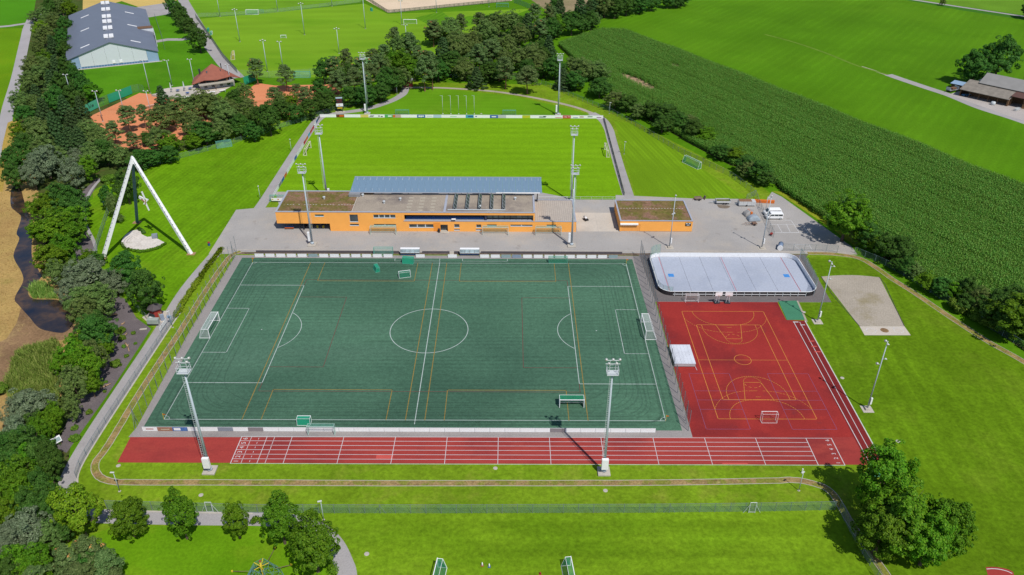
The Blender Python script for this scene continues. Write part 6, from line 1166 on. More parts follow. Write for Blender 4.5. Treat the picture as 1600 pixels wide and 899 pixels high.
# ------------------------------------------------------------------ tripod sculpture
tri = thing("tripod_tower", "tall white three-legged steel tripod standing on the striped lawn", "tripod", (-83.0, 41.5, 0))
def loc3(q, z=0.0): return Vector((q[0] + 83.0, q[1] - 41.5, z))
APX = Vector((1.7, 1.8, 25.2)); FT = [loc3((-91.75, 33.87)), loc3((-68.55, 36.58)), loc3((-91.10, 55.55))]
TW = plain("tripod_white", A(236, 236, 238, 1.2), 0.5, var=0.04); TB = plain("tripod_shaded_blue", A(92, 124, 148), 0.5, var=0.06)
def square_leg(a, b, w0, w1, mat, nm):
    d = (b - a).normalized(); x = d.cross(Vector((0, 0, 1))).normalized(); y = d.cross(x); m = MB(); vs = []
    for p, w_ in ((a, w0), (b, w1)):
        for sx, sy in ((-1, -1), (1, -1), (1, 1), (-1, 1)): vs.append(p + x * sx * w_ / 2 + y * sy * w_ / 2)
    m.add(vs, [(0, 1, 5, 4), (1, 2, 6, 5), (2, 3, 7, 6), (3, 0, 4, 7), (3, 2, 1, 0), (4, 5, 6, 7)]); return m.build(nm, mat, tri)
for i, f_ in enumerate(FT):
    tgt = APX + (f_ - APX).normalized() * 0.3
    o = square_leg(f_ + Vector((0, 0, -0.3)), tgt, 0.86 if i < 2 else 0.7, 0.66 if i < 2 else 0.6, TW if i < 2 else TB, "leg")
    d = (APX - f_); m = MB()
    x = d.normalized().cross(Vector((0, 0, 1))).normalized(); y = d.normalized().cross(x)
    for k in range(1, 22):
        p = f_ + d * (k / 22.5); 
        for s in (-1, 1): m.cbox(p + y * 0.0 - Vector((0, 0, 0)) + (Vector((0, -0.42, 0.30)) if i < 2 else Vector((0.0, -0.36, 0.2))), (0.16, 0.1, 0.16))
    m.build("bolt_row", GREYB, o)
    MB().cbox((f_.x, f_.y, 0.05), (2.2, 1.6, 0.12)).build("base_plate", plain("rusty_soil", A(176, 140, 104), 0.9), tri)
MB().lathe([(0.75, -1.4), (0.6, 0.0), (0.25, 0.6), (0.05, 0.7)], 4, APX).build("apex_cap", TW, tri)
hz = thing("hanging_sculpture", "jagged white sculpture hanging on a cable inside the tripod", "sculpture", (-82.3, 45.4, 0))
z = MB()
for a, b in (((0.1, 0, 14.6), (0.5, 0, 12.4)), ((-1.0, 0, 13.2), (1.1, 0.2, 12.0)), ((-1.1, 0.1, 12.9), (0.3, 0.1, 11.2)), ((1.3, 0, 12.3), (-0.2, -0.1, 10.9)), ((0.3, 0, 11.6), (0.8, 0, 8.9)), ((0.0, 0.1, 12.6), (0.6, 0.1, 9.6))): 
    z.tube(a, b, 0.24, 0.2, 4)
z.build("blades", TW, hz); zz = MB(); zz.tube((-0.5, -0.15, 12.4), (0.2, -0.1, 11.6), 0.16, n=4).tube((0.6, -0.2, 12.0), (0.3, -0.2, 10.8), 0.12, n=4); zz.build("rust_patch", plain("rust", A(170, 104, 60), 0.9), hz)
MB().tube((0.1, 0, 14.6), (1.0, -2.1, 24.6), 0.02, n=4).build("cable", DARKM, hz)
# round seating place under the tripod
am = thing("stone_arena", "round pale stone seating place under the white tripod", "seating", (-84.9, 44.2, 0))
STN = ground_mat("pale_stone", A(222, 214, 206), 0.06, 0.4, 0.14, 2.5, alt=[(A(196, 186, 176), 0.6, 0.5, (0.52, 0.68)), (A(170, 172, 130), 0.4, 0.4, (0.62, 0.72))])
pts = [(v[0] + 84.9, v[1] - 44.2) for v in smooth_line([(-89.01, 50.82), (-90.45, 49.80), (-91.11, 47.39), (-90.72, 44.27), (-88.91, 41.23), (-86.37, 39.38), (-83.32, 38.85), (-80.78, 39.61), (-78.94, 41.32), (-77.82, 42.65)], 4)] + [(v[0] + 84.9, v[1] - 44.2) for v in [(-82.97, 46.68), (-84.45, 46.27), (-86.53, 47.83), (-88.06, 49.82)]]
MB().prism(pts, 0, 0.12).build("floor", STN, am)
for k, rad in enumerate((5.3, 4.6, 3.9)):
    a = arc(0.2, -0.1, rad, math.radians(118), math.radians(245), 20); m = MB(); wall_strip(m, a, 0.62, 0.05, 0.52 - 0.13 * k); m.build("seat_row", STN, am)
MB().cbox((2.9, 1.6, 0.7), (1.5, 1.2, 1.1), 0.3).build("stone_block", plain("slate_block", A(146, 156, 168), 0.8), am, bevel=0.06)
# ------------------------------------------------------------------ kiosk, boards and small things along the main path
kq = (-65.74, 4.76)
t = thing("ticket_kiosk", "small red kiosk with dark faceted roof beside the main path", "kiosk", (kq[0], kq[1], 0), math.radians(-22))
MB().lathe([(1.35, 0), (1.35, 3.0)], 6).build("wall", REDP, t); MB().lathe([(1.85, 2.95), (1.85, 3.1), (0.3, 3.9)], 6).build("roof", plain("dark_shingle", A(92, 84, 86), 0.8, var=0.1), t)
MB().box(-0.75, 0.75, -1.33, -1.2, 1.0, 1.9).build("serving_window", GLASS, t); MB().box(-0.85, 0.85, -1.6, -1.2, 0.9, 1.0).build("counter", WHITEP, t); MB().box(1.1, 1.3, -0.5, 0.4, 0.05, 1.9).build("door", plain("door_ochre", A(190, 160, 110), 0.7), t)
t = thing("turnstile", "grey turnstile cabin in front of the red kiosk", "turnstile", (kq[0] + 0.2, kq[1] - 2.6, 0), 0.0); MB().box(-1.3, 1.3, -0.6, 0.6, 0.1, 1.5).build("cabin", plain("grey_green_cabin", A(176, 186, 178), 0.6), t, bevel=0.05); MB().box(-1.3, 1.3, -0.75, -0.62, 0.0, 0.35).build("grille", BLACKP, t)
for s in (-1.2, 1.2): MB().box(s - 0.05, s + 0.05, -0.5, 0.5, 0, 0.1).build("foot", DARKM, t)
t = thing("folded_awning", "pale blue folded awning leaning on the red kiosk", "awning", (kq[0] + 1.9, kq[1] - 1.4, 0), 0.4); MB().cbox((0, 0, 1.1), (0.9, 0.12, 2.2), 0, 0.25).build("sheet", plain("pale_blue_sheet", A(184, 198, 220), 0.7), t); MB().tube((-0.4, 0.25, 0), (-0.4, -0.2, 2.2), 0.03, n=5).build("strut", GALVL, t)
a, b = (-62.53, -1.71), (-62.52, 2.31); t = thing("path_banner", "white banner on the fence beside the main path", "banner", (*a, 0), math.atan2(b[1] - a[1], b[0] - a[0])); L_ = math.hypot(b[0] - a[0], b[1] - a[1]); MB().box(0, L_, -0.03, 0.03, 0.45, 1.5).build("sheet", WHITEP, t); MB().box(L_ * 0.3, L_ * 0.33, -0.036, -0.031, 0.5, 1.45).build("fold", GREYB, t)
for f_ in (0.02, 0.98): MB().tube((L_ * f_, 0.05, 0), (L_ * f_, 0.05, 1.6), 0.04, n=6).build("post", GALV, t)
t = thing("gate_post", "pale blue steel gate post beside the path lamp", "post", (*(-61.61, 2.31), 0)); MB().tube((0, 0, 0), (0, 0, 2.4), 0.12, n=8).build("pole", plain("pale_blue_steel", A(160, 180, 200), 0.5), t); MB().box(-0.5, 0.5, -0.06, 0.06, 1.6, 2.3).build("plate", BLUEC, t)
t = thing("info_board", "tilted white information board under the trees by the path", "sign", (*(-67.82, -39.83), 0), 0.9); MB().cbox((0, 0, 1.5), (1.8, 0.08, 1.3), 0, -0.35).build("panel", WHITEP, t); MB().cbox((0.1, -0.06, 1.5), (1.3, 0.02, 0.8), 0, -0.35).build("print", GGR, t)
for s in (-0.7, 0.7): MB().tube((s, 0.05, 0), (s, 0.05, 1.3), 0.05, n=6).build("post", WOODB, t)
for i, (q0, q1) in enumerate((((-67.72, -22.62), (-65.86, -20.67)), ((-77.74, 5.52), (-75.83, 6.10)), ((-70.55, -3.58), (-70.27, -1.76)), ((-69.01, -5.87), (-66.81, -9.09)), ((-73.06, 1.69), (-72.64, 2.51)))):
    t = thing("driftwood_log", "pale bare log lying in the dark gravel bed, %s" % ["nearest the willow trees", "uppermost by the footpath end", "between the young shrubs", "thin and curved", "short beside the upper shrub"][i], "log", (*q0, 0.15)); d = Vector((q1[0] - q0[0], q1[1] - q0[1], 0)); m = MB(); m.tube((0, 0, 0), d * 0.5 + Vector((0.15, 0.1, 0.05)), 0.2, 0.15, 8).tube(d * 0.5 + Vector((0.15, 0.1, 0.05)), d, 0.15, 0.07, 8); m.build("stem", plain("bare_wood", A(196, 160, 124), 0.9, var=0.15), t, True); MB().tube(d * 0.4, d * 0.4 + Vector((0.5, 0.4, 0.4)), 0.07, 0.03, 6).build("branch", MATS["bare_wood"], t)
# boulders of pale stone by the path corner
t = tag(MB().cbox((0, 0, 0.1), (1.6, 0.5, 0.2), 0.2).build("path_stone", CONCR, bevel=0.05), "flat pale stone at the tip of the gravel bed", "stone"); t.location = (*(-67.18, -0.15), 0)
# ------------------------------------------------------------------ scoreboard, red hut
t = thing("scoreboard", "upright scoreboard with white sponsor panel behind the left corner", "scoreboard", (-49.4, 155.1, 0), 0.15)
MB().box(-1.9, 1.9, -1.0, 0.8, 0, 0.12).build("footing", CONCR, t)
for s in (-0.9, 0.9): MB().box(s - 0.12, s + 0.12, -0.12, 0.12, 0.12, 1.2).build("post", DARKM, t)
p = MB().box(-1.35, 1.35, -0.18, 0.18, 1.2, 6.2).build("panel", BLACKP, t)
MB().box(-1.3, 1.3, -0.2, -0.185, 5.55, 6.1).build("print", BC["p"], p); MB().box(-1.0, -0.2, -0.2, -0.185, 4.7, 5.2).box(0.2, 1.0, -0.2, -0.185, 4.7, 5.2).box(-1.0, 1.0, -0.2, -0.185, 3.95, 4.2).build("digits", plain("dim_red_digits", A(130, 50, 60), 0.6), p); MB().box(-1.35, 1.35, -0.2, -0.185, 2.3, 3.5).build("sponsor_panel", WHITEP, p); MB().box(-0.5, 0.2, -0.21, -0.2, 2.7, 3.0).build("print", ORAP, p); MB().box(-1.0, 1.0, -0.2, -0.185, 1.4, 1.9).build("digits", YELP, p)
t = thing("red_hut", "small red wooden hut with flat roof at the head of the path", "hut", (-26.0, 190.3, 0), 0.1); MB().box(-2.0, 2.0, -1.6, 1.6, 0, 2.6).build("wall", REDP, t); MB().box(-2.2, 2.2, -1.9, 1.8, 2.6, 2.75).build("roof", GREYB, t); MB().box(-0.5, 0.5, -1.66, -1.6, 0.0, 2.0).build("door", plain("dark_red_door", A(140, 44, 40), 0.7), t); MB().box(0.8, 1.6, -1.66, -1.6, 1.1, 1.8).build("shutter", MATS["dark_red_door"], t)
for i in range(4): 
    if i == 0: t = thing("path_gate", "grey steel gate beside the red hut", "gate", (-32.0, 190.8, 0))
    MB().box(-2.2 + i * 1.3, -2.05 + i * 1.3, -0.08, 0.08, 0, 1.9).build("post", GALV, t)
MB().box(-2.2, 1.9, -0.03, 0.03, 0.9, 1.0).box(-2.2, 1.9, -0.03, 0.03, 1.7, 1.8).build("rail", GALV, t)
# ------------------------------------------------------------------ yard: vans, trailers, covered machines
def van(label, loc, rz):
    t = thing("minibus", label, "van", (*loc, 0.015), rz, "white minibuses"); wp = plain("van_white", A(244, 244, 246, 1.2), 0.25, var=0.02)
    prof = [(-2.45, 0.35), (-2.45, 1.75), (-2.3, 1.95), (1.0, 1.97), (1.25, 1.9), (1.95, 1.15), (2.5, 0.95), (2.6, 0.75), (2.6, 0.35)]
    n = len(prof); m = MB(); m.add([(x, -0.95, z_) for x, z_ in prof] + [(x, 0.95, z_) for x, z_ in prof], [tuple(range(n)), tuple(range(n, 2 * n))[::-1]] + [(i, n + i, n + (i + 1) % n, (i + 1) % n) for i in range(n)]); m.build("body", wp, t, bevel=0.09)
    for s in (-1, 1):
        for x0_, x1_ in ((-2.2, -1.0), (-0.9, 0.2)): MB().box(x0_, x1_, s * 0.955 - 0.012, s * 0.955 + 0.012, 1.2, 1.75).build("side_window", GLASS, t)
        MB().add([(0.32, s * 0.967, 1.2), (1.72, s * 0.967, 1.2), (1.2, s * 0.967, 1.72), (0.32, s * 0.967, 1.74)], [(0, 1, 2, 3)]).build("door_window", GLASS, t)
        MB().cbox((1.55, s * 1.06, 1.2), (0.12, 0.2, 0.22)).build("mirror", BLACKP, t)
        MB().cbox((2.57, s * 0.7, 0.82), (0.1, 0.3, 0.18)).build("headlight", LENS, t); MB().cbox((-2.46, s * 0.85, 1.1), (0.06, 0.14, 0.4)).build("tail_light", REDP, t)
        for x in (-1.65, 1.75):
            w_ = MB().tube((x, s * 0.78, 0.34), (x, s * 0.98, 0.34), 0.34, n=16).build("wheel", BLACKP, t); MB().tube((x, s * 0.97, 0.34), (x, s * 0.995, 0.34), 0.2, n=12).build("rim", GALVL, w_)
    MB().add([(1.3, -0.8, 1.87), (1.3, 0.8, 1.87), (1.97, 0.86, 1.19), (1.97, -0.86, 1.19)], [(0, 3, 2, 1)]).build("windscreen", GLASS, t).location = (0.03, 0, 0.03)
    m = MB().box(-2.2, 0.1, -0.972, -0.962, 0.85, 0.95); m.build("side_stripe", BLUEP, t)
    MB().box(-0.9, -0.4, -0.972, -0.962, 1.8, 1.88).build("roof_print", REDP, t)
    return t
van("white minibus parked nearer, its side towards the plaza", (98.35, 60.07), PI)
van("white minibus parked behind the other one", (98.51, 62.69), PI + 0.03)
def wheelpair(t, x, w_=0.85, r=0.33):
    for s in (-1, 1): MB().tube((x, s * w_, r), (x, s * (w_ + 0.2), r), r, n=12).build("wheel", BLACKP, t)
t = thing("tipping_trailer", "white two-axle tipping trailer at the lawn edge", "trailer", (*(85.31, 70.49), 0.015), 0.0); ALU = plain("alu_white", A(214, 216, 218), 0.5, 0.0, var=0.05)
MB().box(-2.2, 2.2, -1.05, 1.05, 0.55, 0.65).build("bed", ALU, t)
for nm, bx in (("side_wall", (-2.2, 2.2, -1.08, -1.03, 0.65, 1.25)), ("side_wall", (-2.2, 2.2, 1.03, 1.08, 0.65, 1.25)), ("end_wall", (-2.23, -2.18, -1.03, 1.03, 0.65, 1.4)), ("end_wall", (2.18, 2.23, -1.03, 1.03, 0.65, 1.25))): MB().box(*bx).build(nm, ALU, t)
wheelpair(t, 0.0); wheelpair(t, 0.8); MB().tube((-2.2, 0.4, 0.55), (-4.2, 0, 0.45), 0.06, n=6).tube((-2.2, -0.4, 0.55), (-4.2, 0, 0.45), 0.06, n=6).build("drawbar", GALV, t)
MB().box(-2.1, 2.1, -1.0, 1.0, 0.65, 0.9).build("load", ground_mat("garden_waste", A(110, 112, 70), 0.3, 0.8, 0.3, 3.0), t)
t = thing("container_trailer", "white box trailer with brown lid beside the yard fence", "trailer", (*(92.37, 69.17), 0.015), 0.0)
for i in range(4): MB().box(-2.6 + i * 1.3, -1.34 + i * 1.3, -1.0, 1.0, 0.35, 1.65).build("side_panel", ALU, t)
MB().box(-2.5, 1.4, -0.9, 0.95, 1.65, 1.75).build("lid", plain("brown_lid", A(150, 112, 84), 0.8), t); wheelpair(t, -0.2, 0.82, 0.3); MB().tube((-2.6, 0, 0.5), (-3.8, 0, 0.45), 0.06, n=6).build("drawbar", GALV, t)
t = thing("small_cart", "small brown garden cart with raised tailboard on the lawn edge", "cart", (*(78.22, 73.01), 0.015), 0.2); MB().box(-1.2, 1.2, -0.7, 0.7, 0.5, 0.6).box(-1.2, 1.2, -0.72, -0.68, 0.6, 0.95).box(-1.2, 1.2, 0.68, 0.72, 0.6, 0.95).build("box", plain("grey_brown_boards", A(146, 128, 112), 0.9, var=0.15), t); MB().cbox((1.7, 0, 1.1), (0.08, 1.3, 1.5), 0, 0).build("tailboard", MATS["grey_brown_boards"], t).rotation_euler = (0, 0.35, 0); wheelpair(t, 0.0, 0.7, 0.28); MB().tube((-1.2, 0, 0.5), (-2.0, 0, 0.2), 0.05, n=5).build("drawbar", REDP, t)
def covered(label, loc, rz, dims, mat, band=None):
    t = thing("covered_machine", label, "covered machine", (*loc, 0.015), rz, "covered machines in the yard"); x, y, h = dims; rng = np.random.default_rng(int(loc[0] * 10))
    bm = bmesh.new(); bmesh.ops.create_cube(bm, size=1.0); bmesh.ops.subdivide_edges(bm, edges=bm.edges[:], cuts=5, use_grid_fill=True)
    for v in bm.verts:
        zz_ = v.co.z + 0.5; k = 1.0 - 0.32 * zz_ ** 2; v.co = Vector((v.co.x * x * k, v.co.y * y * k, zz_ * h * (1 - 0.25 * (v.co.x * 2) ** 2 * zz_))) + Vector(rng.normal(size=3) * 0.035)
        v.co.z = max(0.0, v.co.z)
    me = bpy.data.meshes.new("tarpaulin"); bm.to_mesh(me); bm.free(); me.materials.append(mat); me.polygons.foreach_set("use_smooth", [True] * len(me.polygons))
    place_mesh(me, "tarpaulin", t, (0, 0, 0))
    if band: MB().box(-0.35, 0.35, -y / 2 - 0.03, y / 2 + 0.03, h * 0.3, h * 0.98).build("orange_flap", band, t, bevel=0.1)
    return t
covered("machine under a blue-grey tarpaulin in front of the orange one", (91.88, 58.93), 0.1, (3.6, 2.2, 1.6), plain("blue_grey_tarp", A(164, 176, 188), 0.7, var=0.12, scale=1.5))
covered("machine under a grey and orange tarpaulin in the yard", (91.57, 62.19), 0.2, (3.8, 2.3, 1.6), plain("grey_tarp", A(170, 168, 166), 0.7, var=0.12, scale=1.5), ORAP)
t = thing("bare_trailer", "low rusty trailer frame in front of the covered machines", "trailer", (*(90.47, 55.74), 0.015), 0.1); m = MB()
for s in (-0.6, 0.6): m.tube((-1.9, s, 0.45), (1.6, s, 0.45), 0.06, n=5)
for x in (-1.7, -0.5, 0.6, 1.6): m.tube((x, -0.6, 0.45), (x, 0.6, 0.45), 0.05, n=5)
m.tube((-1.9, 0, 0.45), (-3.0, 0, 0.35), 0.05, n=5); m.build("frame", plain("rusty_frame", A(140, 110, 94), 0.9, var=0.2), t); wheelpair(t, 0.7, 0.65, 0.3); MB().box(0.2, 1.4, -0.6, 0.6, 0.5, 0.75).build("load", MATS["rusty_frame"], t)
t = thing("orange_barrier", "orange water-filled barrier behind the yard fence", "barrier", (*(98.06, 71.09), 0.015), -0.12)
for i in range(3): MB().prism([(-3.4 + i * 2.3, -0.35), (-1.15 + i * 2.3, -0.35), (-1.15 + i * 2.3, 0.35), (-3.4 + i * 2.3, 0.35)], 0, 1.0).build("segment", ORAP, t, bevel=0.12)
t = thing("roll_container", "blue-grey roll container lying behind the rink", "container", (*(94.81, 41.27), 0.015), 1.2); MB().tube((-1.3, 0, 0.75), (1.3, 0, 0.75), 0.72, n=16).build("drum", plain("blue_grey_drum", A(128, 148, 178), 0.5), t, True); MB().tube((-1.5, 0, 0.75), (-1.3, 0, 0.75), 0.78, n=16).build("end_ring", WHITEP, t)
for s in (-0.6, 0.6): MB().box(-1.0, 1.0, s - 0.08, s + 0.08, 0, 0.2).build("skid", DARKM, t)
t = thing("wheelbarrow", "red wheelbarrow by the yard fence", "wheelbarrow", (*(94.47, 49.02), 0.015), 1.0); MB().prism([(-0.5, -0.35), (0.5, -0.3), (0.5, 0.3), (-0.5, 0.35)], 0.4, 0.75).build("tray", REDP, t, bevel=0.05); MB().tube((0.7, -0.06, 0.2), (0.7, 0.06, 0.2), 0.2, n=12).build("wheel", BLACKP, t); MB().tube((0.7, -0.1, 0.2), (-1.0, -0.35, 0.6), 0.03, n=5).tube((0.7, 0.1, 0.2), (-1.0, 0.35, 0.6), 0.03, n=5).build("handles", DARKM, t)
for i in range(2): MB().tube((-0.4, -0.25 + 0.5 * i, 0), (-0.3, -0.25 + 0.5 * i, 0.42), 0.03, n=5).build("leg", DARKM, t)
# pallets / planks behind the rink
for i, (q, mt, nm) in enumerate((((65.16, 37.25), ORAP, "orange"), ((89.45, 37.45), ORAP, "orange"), ((81.81, 37.35), DARKM, "dark"), ((85.00, 37.37), DARKM, "dark"))):
    t = tag(MB().box(-1.0, 1.0, -0.25, 0.25, 0, 0.18).build("low_plank", mt), "%s plank lying in the strip behind the rink, %s" % (nm, ("left one", "right one", "left one", "right one")[i]), "plank"); t.location = (*q, 0.02)
# ------------------------------------------------------------------ playground net pyramid
pg = thing("rope_pyramid", "yellow masted rope climbing pyramid at the bottom edge", "climbing frame", (*(-19.80, -71.13), 0))
pq = (-19.80, -71.13)
MB().tube((0, 0, 0), (-0.05, 0.05, 5.0), 0.14, 0.10, 8).build("mast", YELP, pg, True); MB().lathe([(0.16, 5.0), (0.18, 5.15), (0.1, 5.25)], 8).build("mast_cap", REDP, pg)
for k in range(5):
    a = 0.3 + k * 2 * PI / 5; MB().tube((0, 0, 3.9), (1.25 * math.cos(a), 1.25 * math.sin(a), 4.3), 0.06, n=6).build("spreader", YELP, pg)
ROPE = plain("teal_rope", A(104, 150, 150), 0.8); ROPB = plain("brown_rope", A(140, 124, 92), 0.8)
rp = MB(); ringp = []
for lv, (rad, zz_) in enumerate(((1.25, 4.25), (1.9, 3.0), (2.5, 1.9), (3.0, 0.9))):
    q = [(rad * math.cos(0.3 + j * 2 * PI / 10), rad * math.sin(0.3 + j * 2 * PI / 10), zz_ - (0.25 if j % 2 else 0)) for j in range(10)]; ringp.append(q)
    for j in range(10): rp.tube(q[j], q[(j + 1) % 10], 0.03, n=4, cap=False)
for a, b in zip(ringp, ringp[1:]):
    for j in range(10): rp.tube(a[j], b[j], 0.03, n=4, cap=False).tube(a[j], b[(j + 1) % 10], 0.025, n=4, cap=False)
for q in ringp[1:]:
    for j in range(0, 10, 2): rp.tube(q[j], (0, 0, q[j][2] + 0.3), 0.025, n=4, cap=False)
rp.build("climbing_net", ROPE, pg)
for q in ((-25.60, -69.06), (-19.92, -64.28), (-16.43, -67.77), (-20.60, -73.40)):
    e_ = (q[0] - pq[0], q[1] - pq[1], 0.1); MB().tube((e_[0], e_[1], 0.15), (e_[0] * 0.45, e_[1] * 0.45, 1.6), 0.06, n=5).build("guy_rope", ROPB, pg); MB().lathe([(0.12, 0), (0.18, 0.25), (0.1, 0.4)], 8, e_[:2] + (0,)).build("anchor", YELP, pg)
# training cones / bottles on the south lawn
for i, q in enumerate(((14.61, -67.67), (15.76, -67.92))):
    t = thing("training_marker", ("white and red training cone on the south lawn", "white and blue training cone on the south lawn")[i], "cone", (*q, 0.01), 0, "training cones"); MB().box(-0.22, 0.22, -0.22, 0.22, 0, 0.05).build("base", REDP if i == 0 else BLUEP, t); MB().lathe([(0.17, 0.05), (0.1, 0.45), (0.05, 0.75)], 10).build("cone", WHITEP, t, True); MB().lathe([(0.125, 0.3), (0.1, 0.45)], 10).build("band", REDP if i == 0 else BLUEP, t)
t = thing("training_marker", "lone red training cone at the lower edge of the south lawn", "cone", (*(23.98, -69.28), 0.01)); MB().box(-0.2, 0.2, -0.2, 0.2, 0, 0.05).build("base", REDP, t); MB().lathe([(0.16, 0.05), (0.04, 0.5)], 10).build("cone", REDP, t, True)
for i, (q, c) in enumerate((((-65.20, 41.43), REDP), ((-105.84, 67.24), BLUEP))):
    t = thing("waste_bin", ("red topped bin beside the main path and striped lawn", "blue topped bin at the end of the tripod fence")[i], "bin", (*q, 0.01)); MB().lathe([(0.3, 0), (0.34, 0.9)], 12).build("body", (BLUEP, GREYB)[i], t); MB().lathe([(0.36, 0.9), (0.3, 1.15), (0.1, 1.2)], 12).build("lid", c, t)
# red segment of another track at the lower right corner
seg = sheet("throwing_sector", smooth_line([(96.67, -67.74), (97.75, -67.67), (98.94, -67.79), (100.10, -68.17), (100.66, -68.67)], 4) + [(99.51, -72.47), (95.25, -72.48)], 0.02, G_REDL); arc_line("sector_line", smooth_line([(96.63, -68.12), (97.66, -68.05), (98.74, -68.17), (99.79, -68.55), (100.33, -68.99)], 4), 0.14, 0.03, W_LINE, seg)
t = tag(MB().tube((0, 0, 0.1), (0, 0, 1.0), 0.12, n=8).build("bollard", WHITEP), "white bollard beside the near red track edge", "bollard"); t.location = (*(73.37, -46.44), 0)
# tennis player on the clay court: one skinned body
def person(label, loc, rz, shirt, legs):
    t = thing("person", label, "person", (*loc, 0.02), rz)
    J = [((0, 0, 0.95), .15), ((0, 0, 1.2), .15), ((0, 0, 1.42), .13), ((0, 0.02, 1.54), .06), ((0, 0.03, 1.68), .10), ((0, 0.02, 1.78), .06), ((-.19, 0, 1.42), .06), ((-.3, .1, 1.18), .045), ((-.25, .32, 1.1), .035), ((.19, 0, 1.42), .06), ((.33, .05, 1.2), .045), ((.42, .28, 1.2), .035), ((-.1, 0, .88), .09), ((-.14, .05, .48), .06), ((-.17, -.05, .08), .045), ((-.17, .1, .03), .04), ((.1, 0, .88), .09), ((.18, .12, .5), .06), ((.22, .0, .08), .045), ((.22, .15, .03), .04)]
    E_ = [(0, 1), (1, 2), (2, 3), (3, 4), (4, 5), (2, 6), (6, 7), (7, 8), (2, 9), (9, 10), (10, 11), (0, 12), (12, 13), (13, 14), (14, 15), (0, 16), (16, 17), (17, 18), (18, 19)]
    me = bpy.data.meshes.new("body"); me.from_pydata([j[0] for j in J], E_, []); o = bpy.data.objects.new("body", me); COL.objects.link(o); o.parent = t; o.modifiers.new("skin", 'SKIN')
    sv_ = me.skin_vertices[0].data if me.skin_vertices else None
    if sv_ is None:
        bm = bmesh.new(); bm.from_mesh(me); bm.verts.layers.skin.verify(); bm.to_mesh(me); bm.free(); sv_ = me.skin_vertices[0].data
    for i, j in enumerate(J): sv_[i].radius = (j[1], j[1])
    sv_[0].use_root = True; s_ = o.modifiers.new("smooth", 'SUBSURF'); s_.levels = 1; s_.render_levels = 1
    m, n, b = nodes_mat("player_clothes"); v = coords(n); sx = n.nodes.new("ShaderNodeSeparateXYZ"); n.links.new(v, sx.inputs[0])
    cr = ramp(n, math_(n, 'MULTIPLY', sx.outputs[2], 0.5), [(0.0, WHITEP_C), (0.06, SKIN_C), (0.3, legs), (0.5, shirt), (0.74, SKIN_C), (0.86, HAIR_C)]); cr.node.color_ramp.interpolation = 'CONSTANT'; n.links.new(cr, b.inputs["Base Color"]); me.materials.append(m)
    r_ = MB(); r_.tube((.42, .28, 1.2), (.5, .6, 1.35), 0.02, n=5); r_.path([(.5 + .12 * math.cos(k), .75 + .15 * math.sin(k), 1.4) for k in [i * PI / 4 for i in range(9)]], 0.02, 4); rk_ = tag(r_.build("tennis_racket", DARKM), "tennis racket held by the player on the clay court", "racket"); rk_.location = (*loc, 0.02); rk_.rotation_euler = (0, 0, rz)
WHITEP_C, SKIN_C, HAIR_C = A(230, 230, 230), A(206, 150, 120), A(70, 50, 40)
person("tennis player in red shirt and dark shorts on the clay court", (-128.65, 155.18), 0.6, A(206, 60, 60), A(70, 60, 120))

# ------------------------------------------------------------------ trees
BARK = plain("tree_bark", A(104, 88, 74), 0.95, var=0.25, scale=3.0)
PBARK = plain("pine_bark", A(150, 108, 80), 0.95, var=0.25, scale=3.0)
def leaf_mat(name, dark, light, tip, warm=0.0):
    m, n, b = nodes_mat(name)
    geo = n.nodes.new("ShaderNodeNewGeometry"); oi = n.nodes.new("ShaderNodeObjectInfo")
    v = coords(n); big = noise(n, v, 0.55, 3.0)
    c = ramp(n, math_(n, 'ADD', math_(n, 'MULTIPLY', geo.outputs["Random Per Island"], 0.6), math_(n, 'MULTIPLY', big, 0.5)), [(0.12, dark), (0.52, light), (0.95, tip)])
    hs = n.nodes.new("ShaderNodeHueSaturation"); n.links.new(c, hs.inputs["Color"])
    n.links.new(math_(n, 'ADD', math_(n, 'MULTIPLY', oi.outputs["Random"], 0.036), 0.482), hs.inputs["Hue"])
    n.links.new(math_(n, 'ADD', math_(n, 'MULTIPLY', oi.outputs["Random"], 0.4), 1.08), hs.inputs["Value"])
    n.links.new(hs.outputs[0], b.inputs["Base Color"]); b.inputs["Roughness"].default_value = 0.55; b.inputs["Specular IOR Level"].default_value = 0.12
    tr = n.nodes.new("ShaderNodeBsdfTranslucent"); n.links.new(hs.outputs[0], tr.inputs[0])
    mx = n.nodes.new("ShaderNodeMixShader"); mx.inputs[0].default_value = 0.28
    n.links.new(b.outputs[0], mx.inputs[1]); n.links.new(tr.outputs[0], mx.inputs[2]); n.links.new(mx.outputs[0], n.nodes["Material Output"].inputs[0])
    return m
def L(r, g, b): return srgb(r, g, b)
LEAF = {
    'maple': leaf_mat("maple_leaves", L(38, 70, 8), L(66, 106, 16), L(98, 132, 32)),
    'bright': leaf_mat("bright_leaves", L(42, 76, 8), L(74, 114, 16), L(108, 138, 34)),
    'lime': leaf_mat("lime_leaves", L(58, 84, 10), L(94, 122, 18), L(126, 144, 36)),
    'dark': leaf_mat("dark_leaves", L(30, 60, 18), L(54, 90, 30), L(84, 116, 48)),
    'olive': leaf_mat("olive_leaves", L(52, 74, 32), L(84, 107, 50), L(116, 134, 74)),
    'silver': leaf_mat("silver_leaves", L(60, 76, 50), L(92, 108, 78), L(128, 140, 112)),
    'pine': leaf_mat("pine_needles", L(46, 67, 32), L(80, 103, 54), L(112, 129, 78)),
    'spruce': leaf_mat("spruce_needles", L(32, 52, 26), L(54, 80, 42), L(82, 104, 60)),
    'bush': leaf_mat("bush_leaves", L(46, 78, 18), L(78, 112, 30), L(112, 138, 50)),
    'dead': leaf_mat("dead_needles", L(130, 84, 50), L(182, 124, 80), L(206, 152, 106)),
}
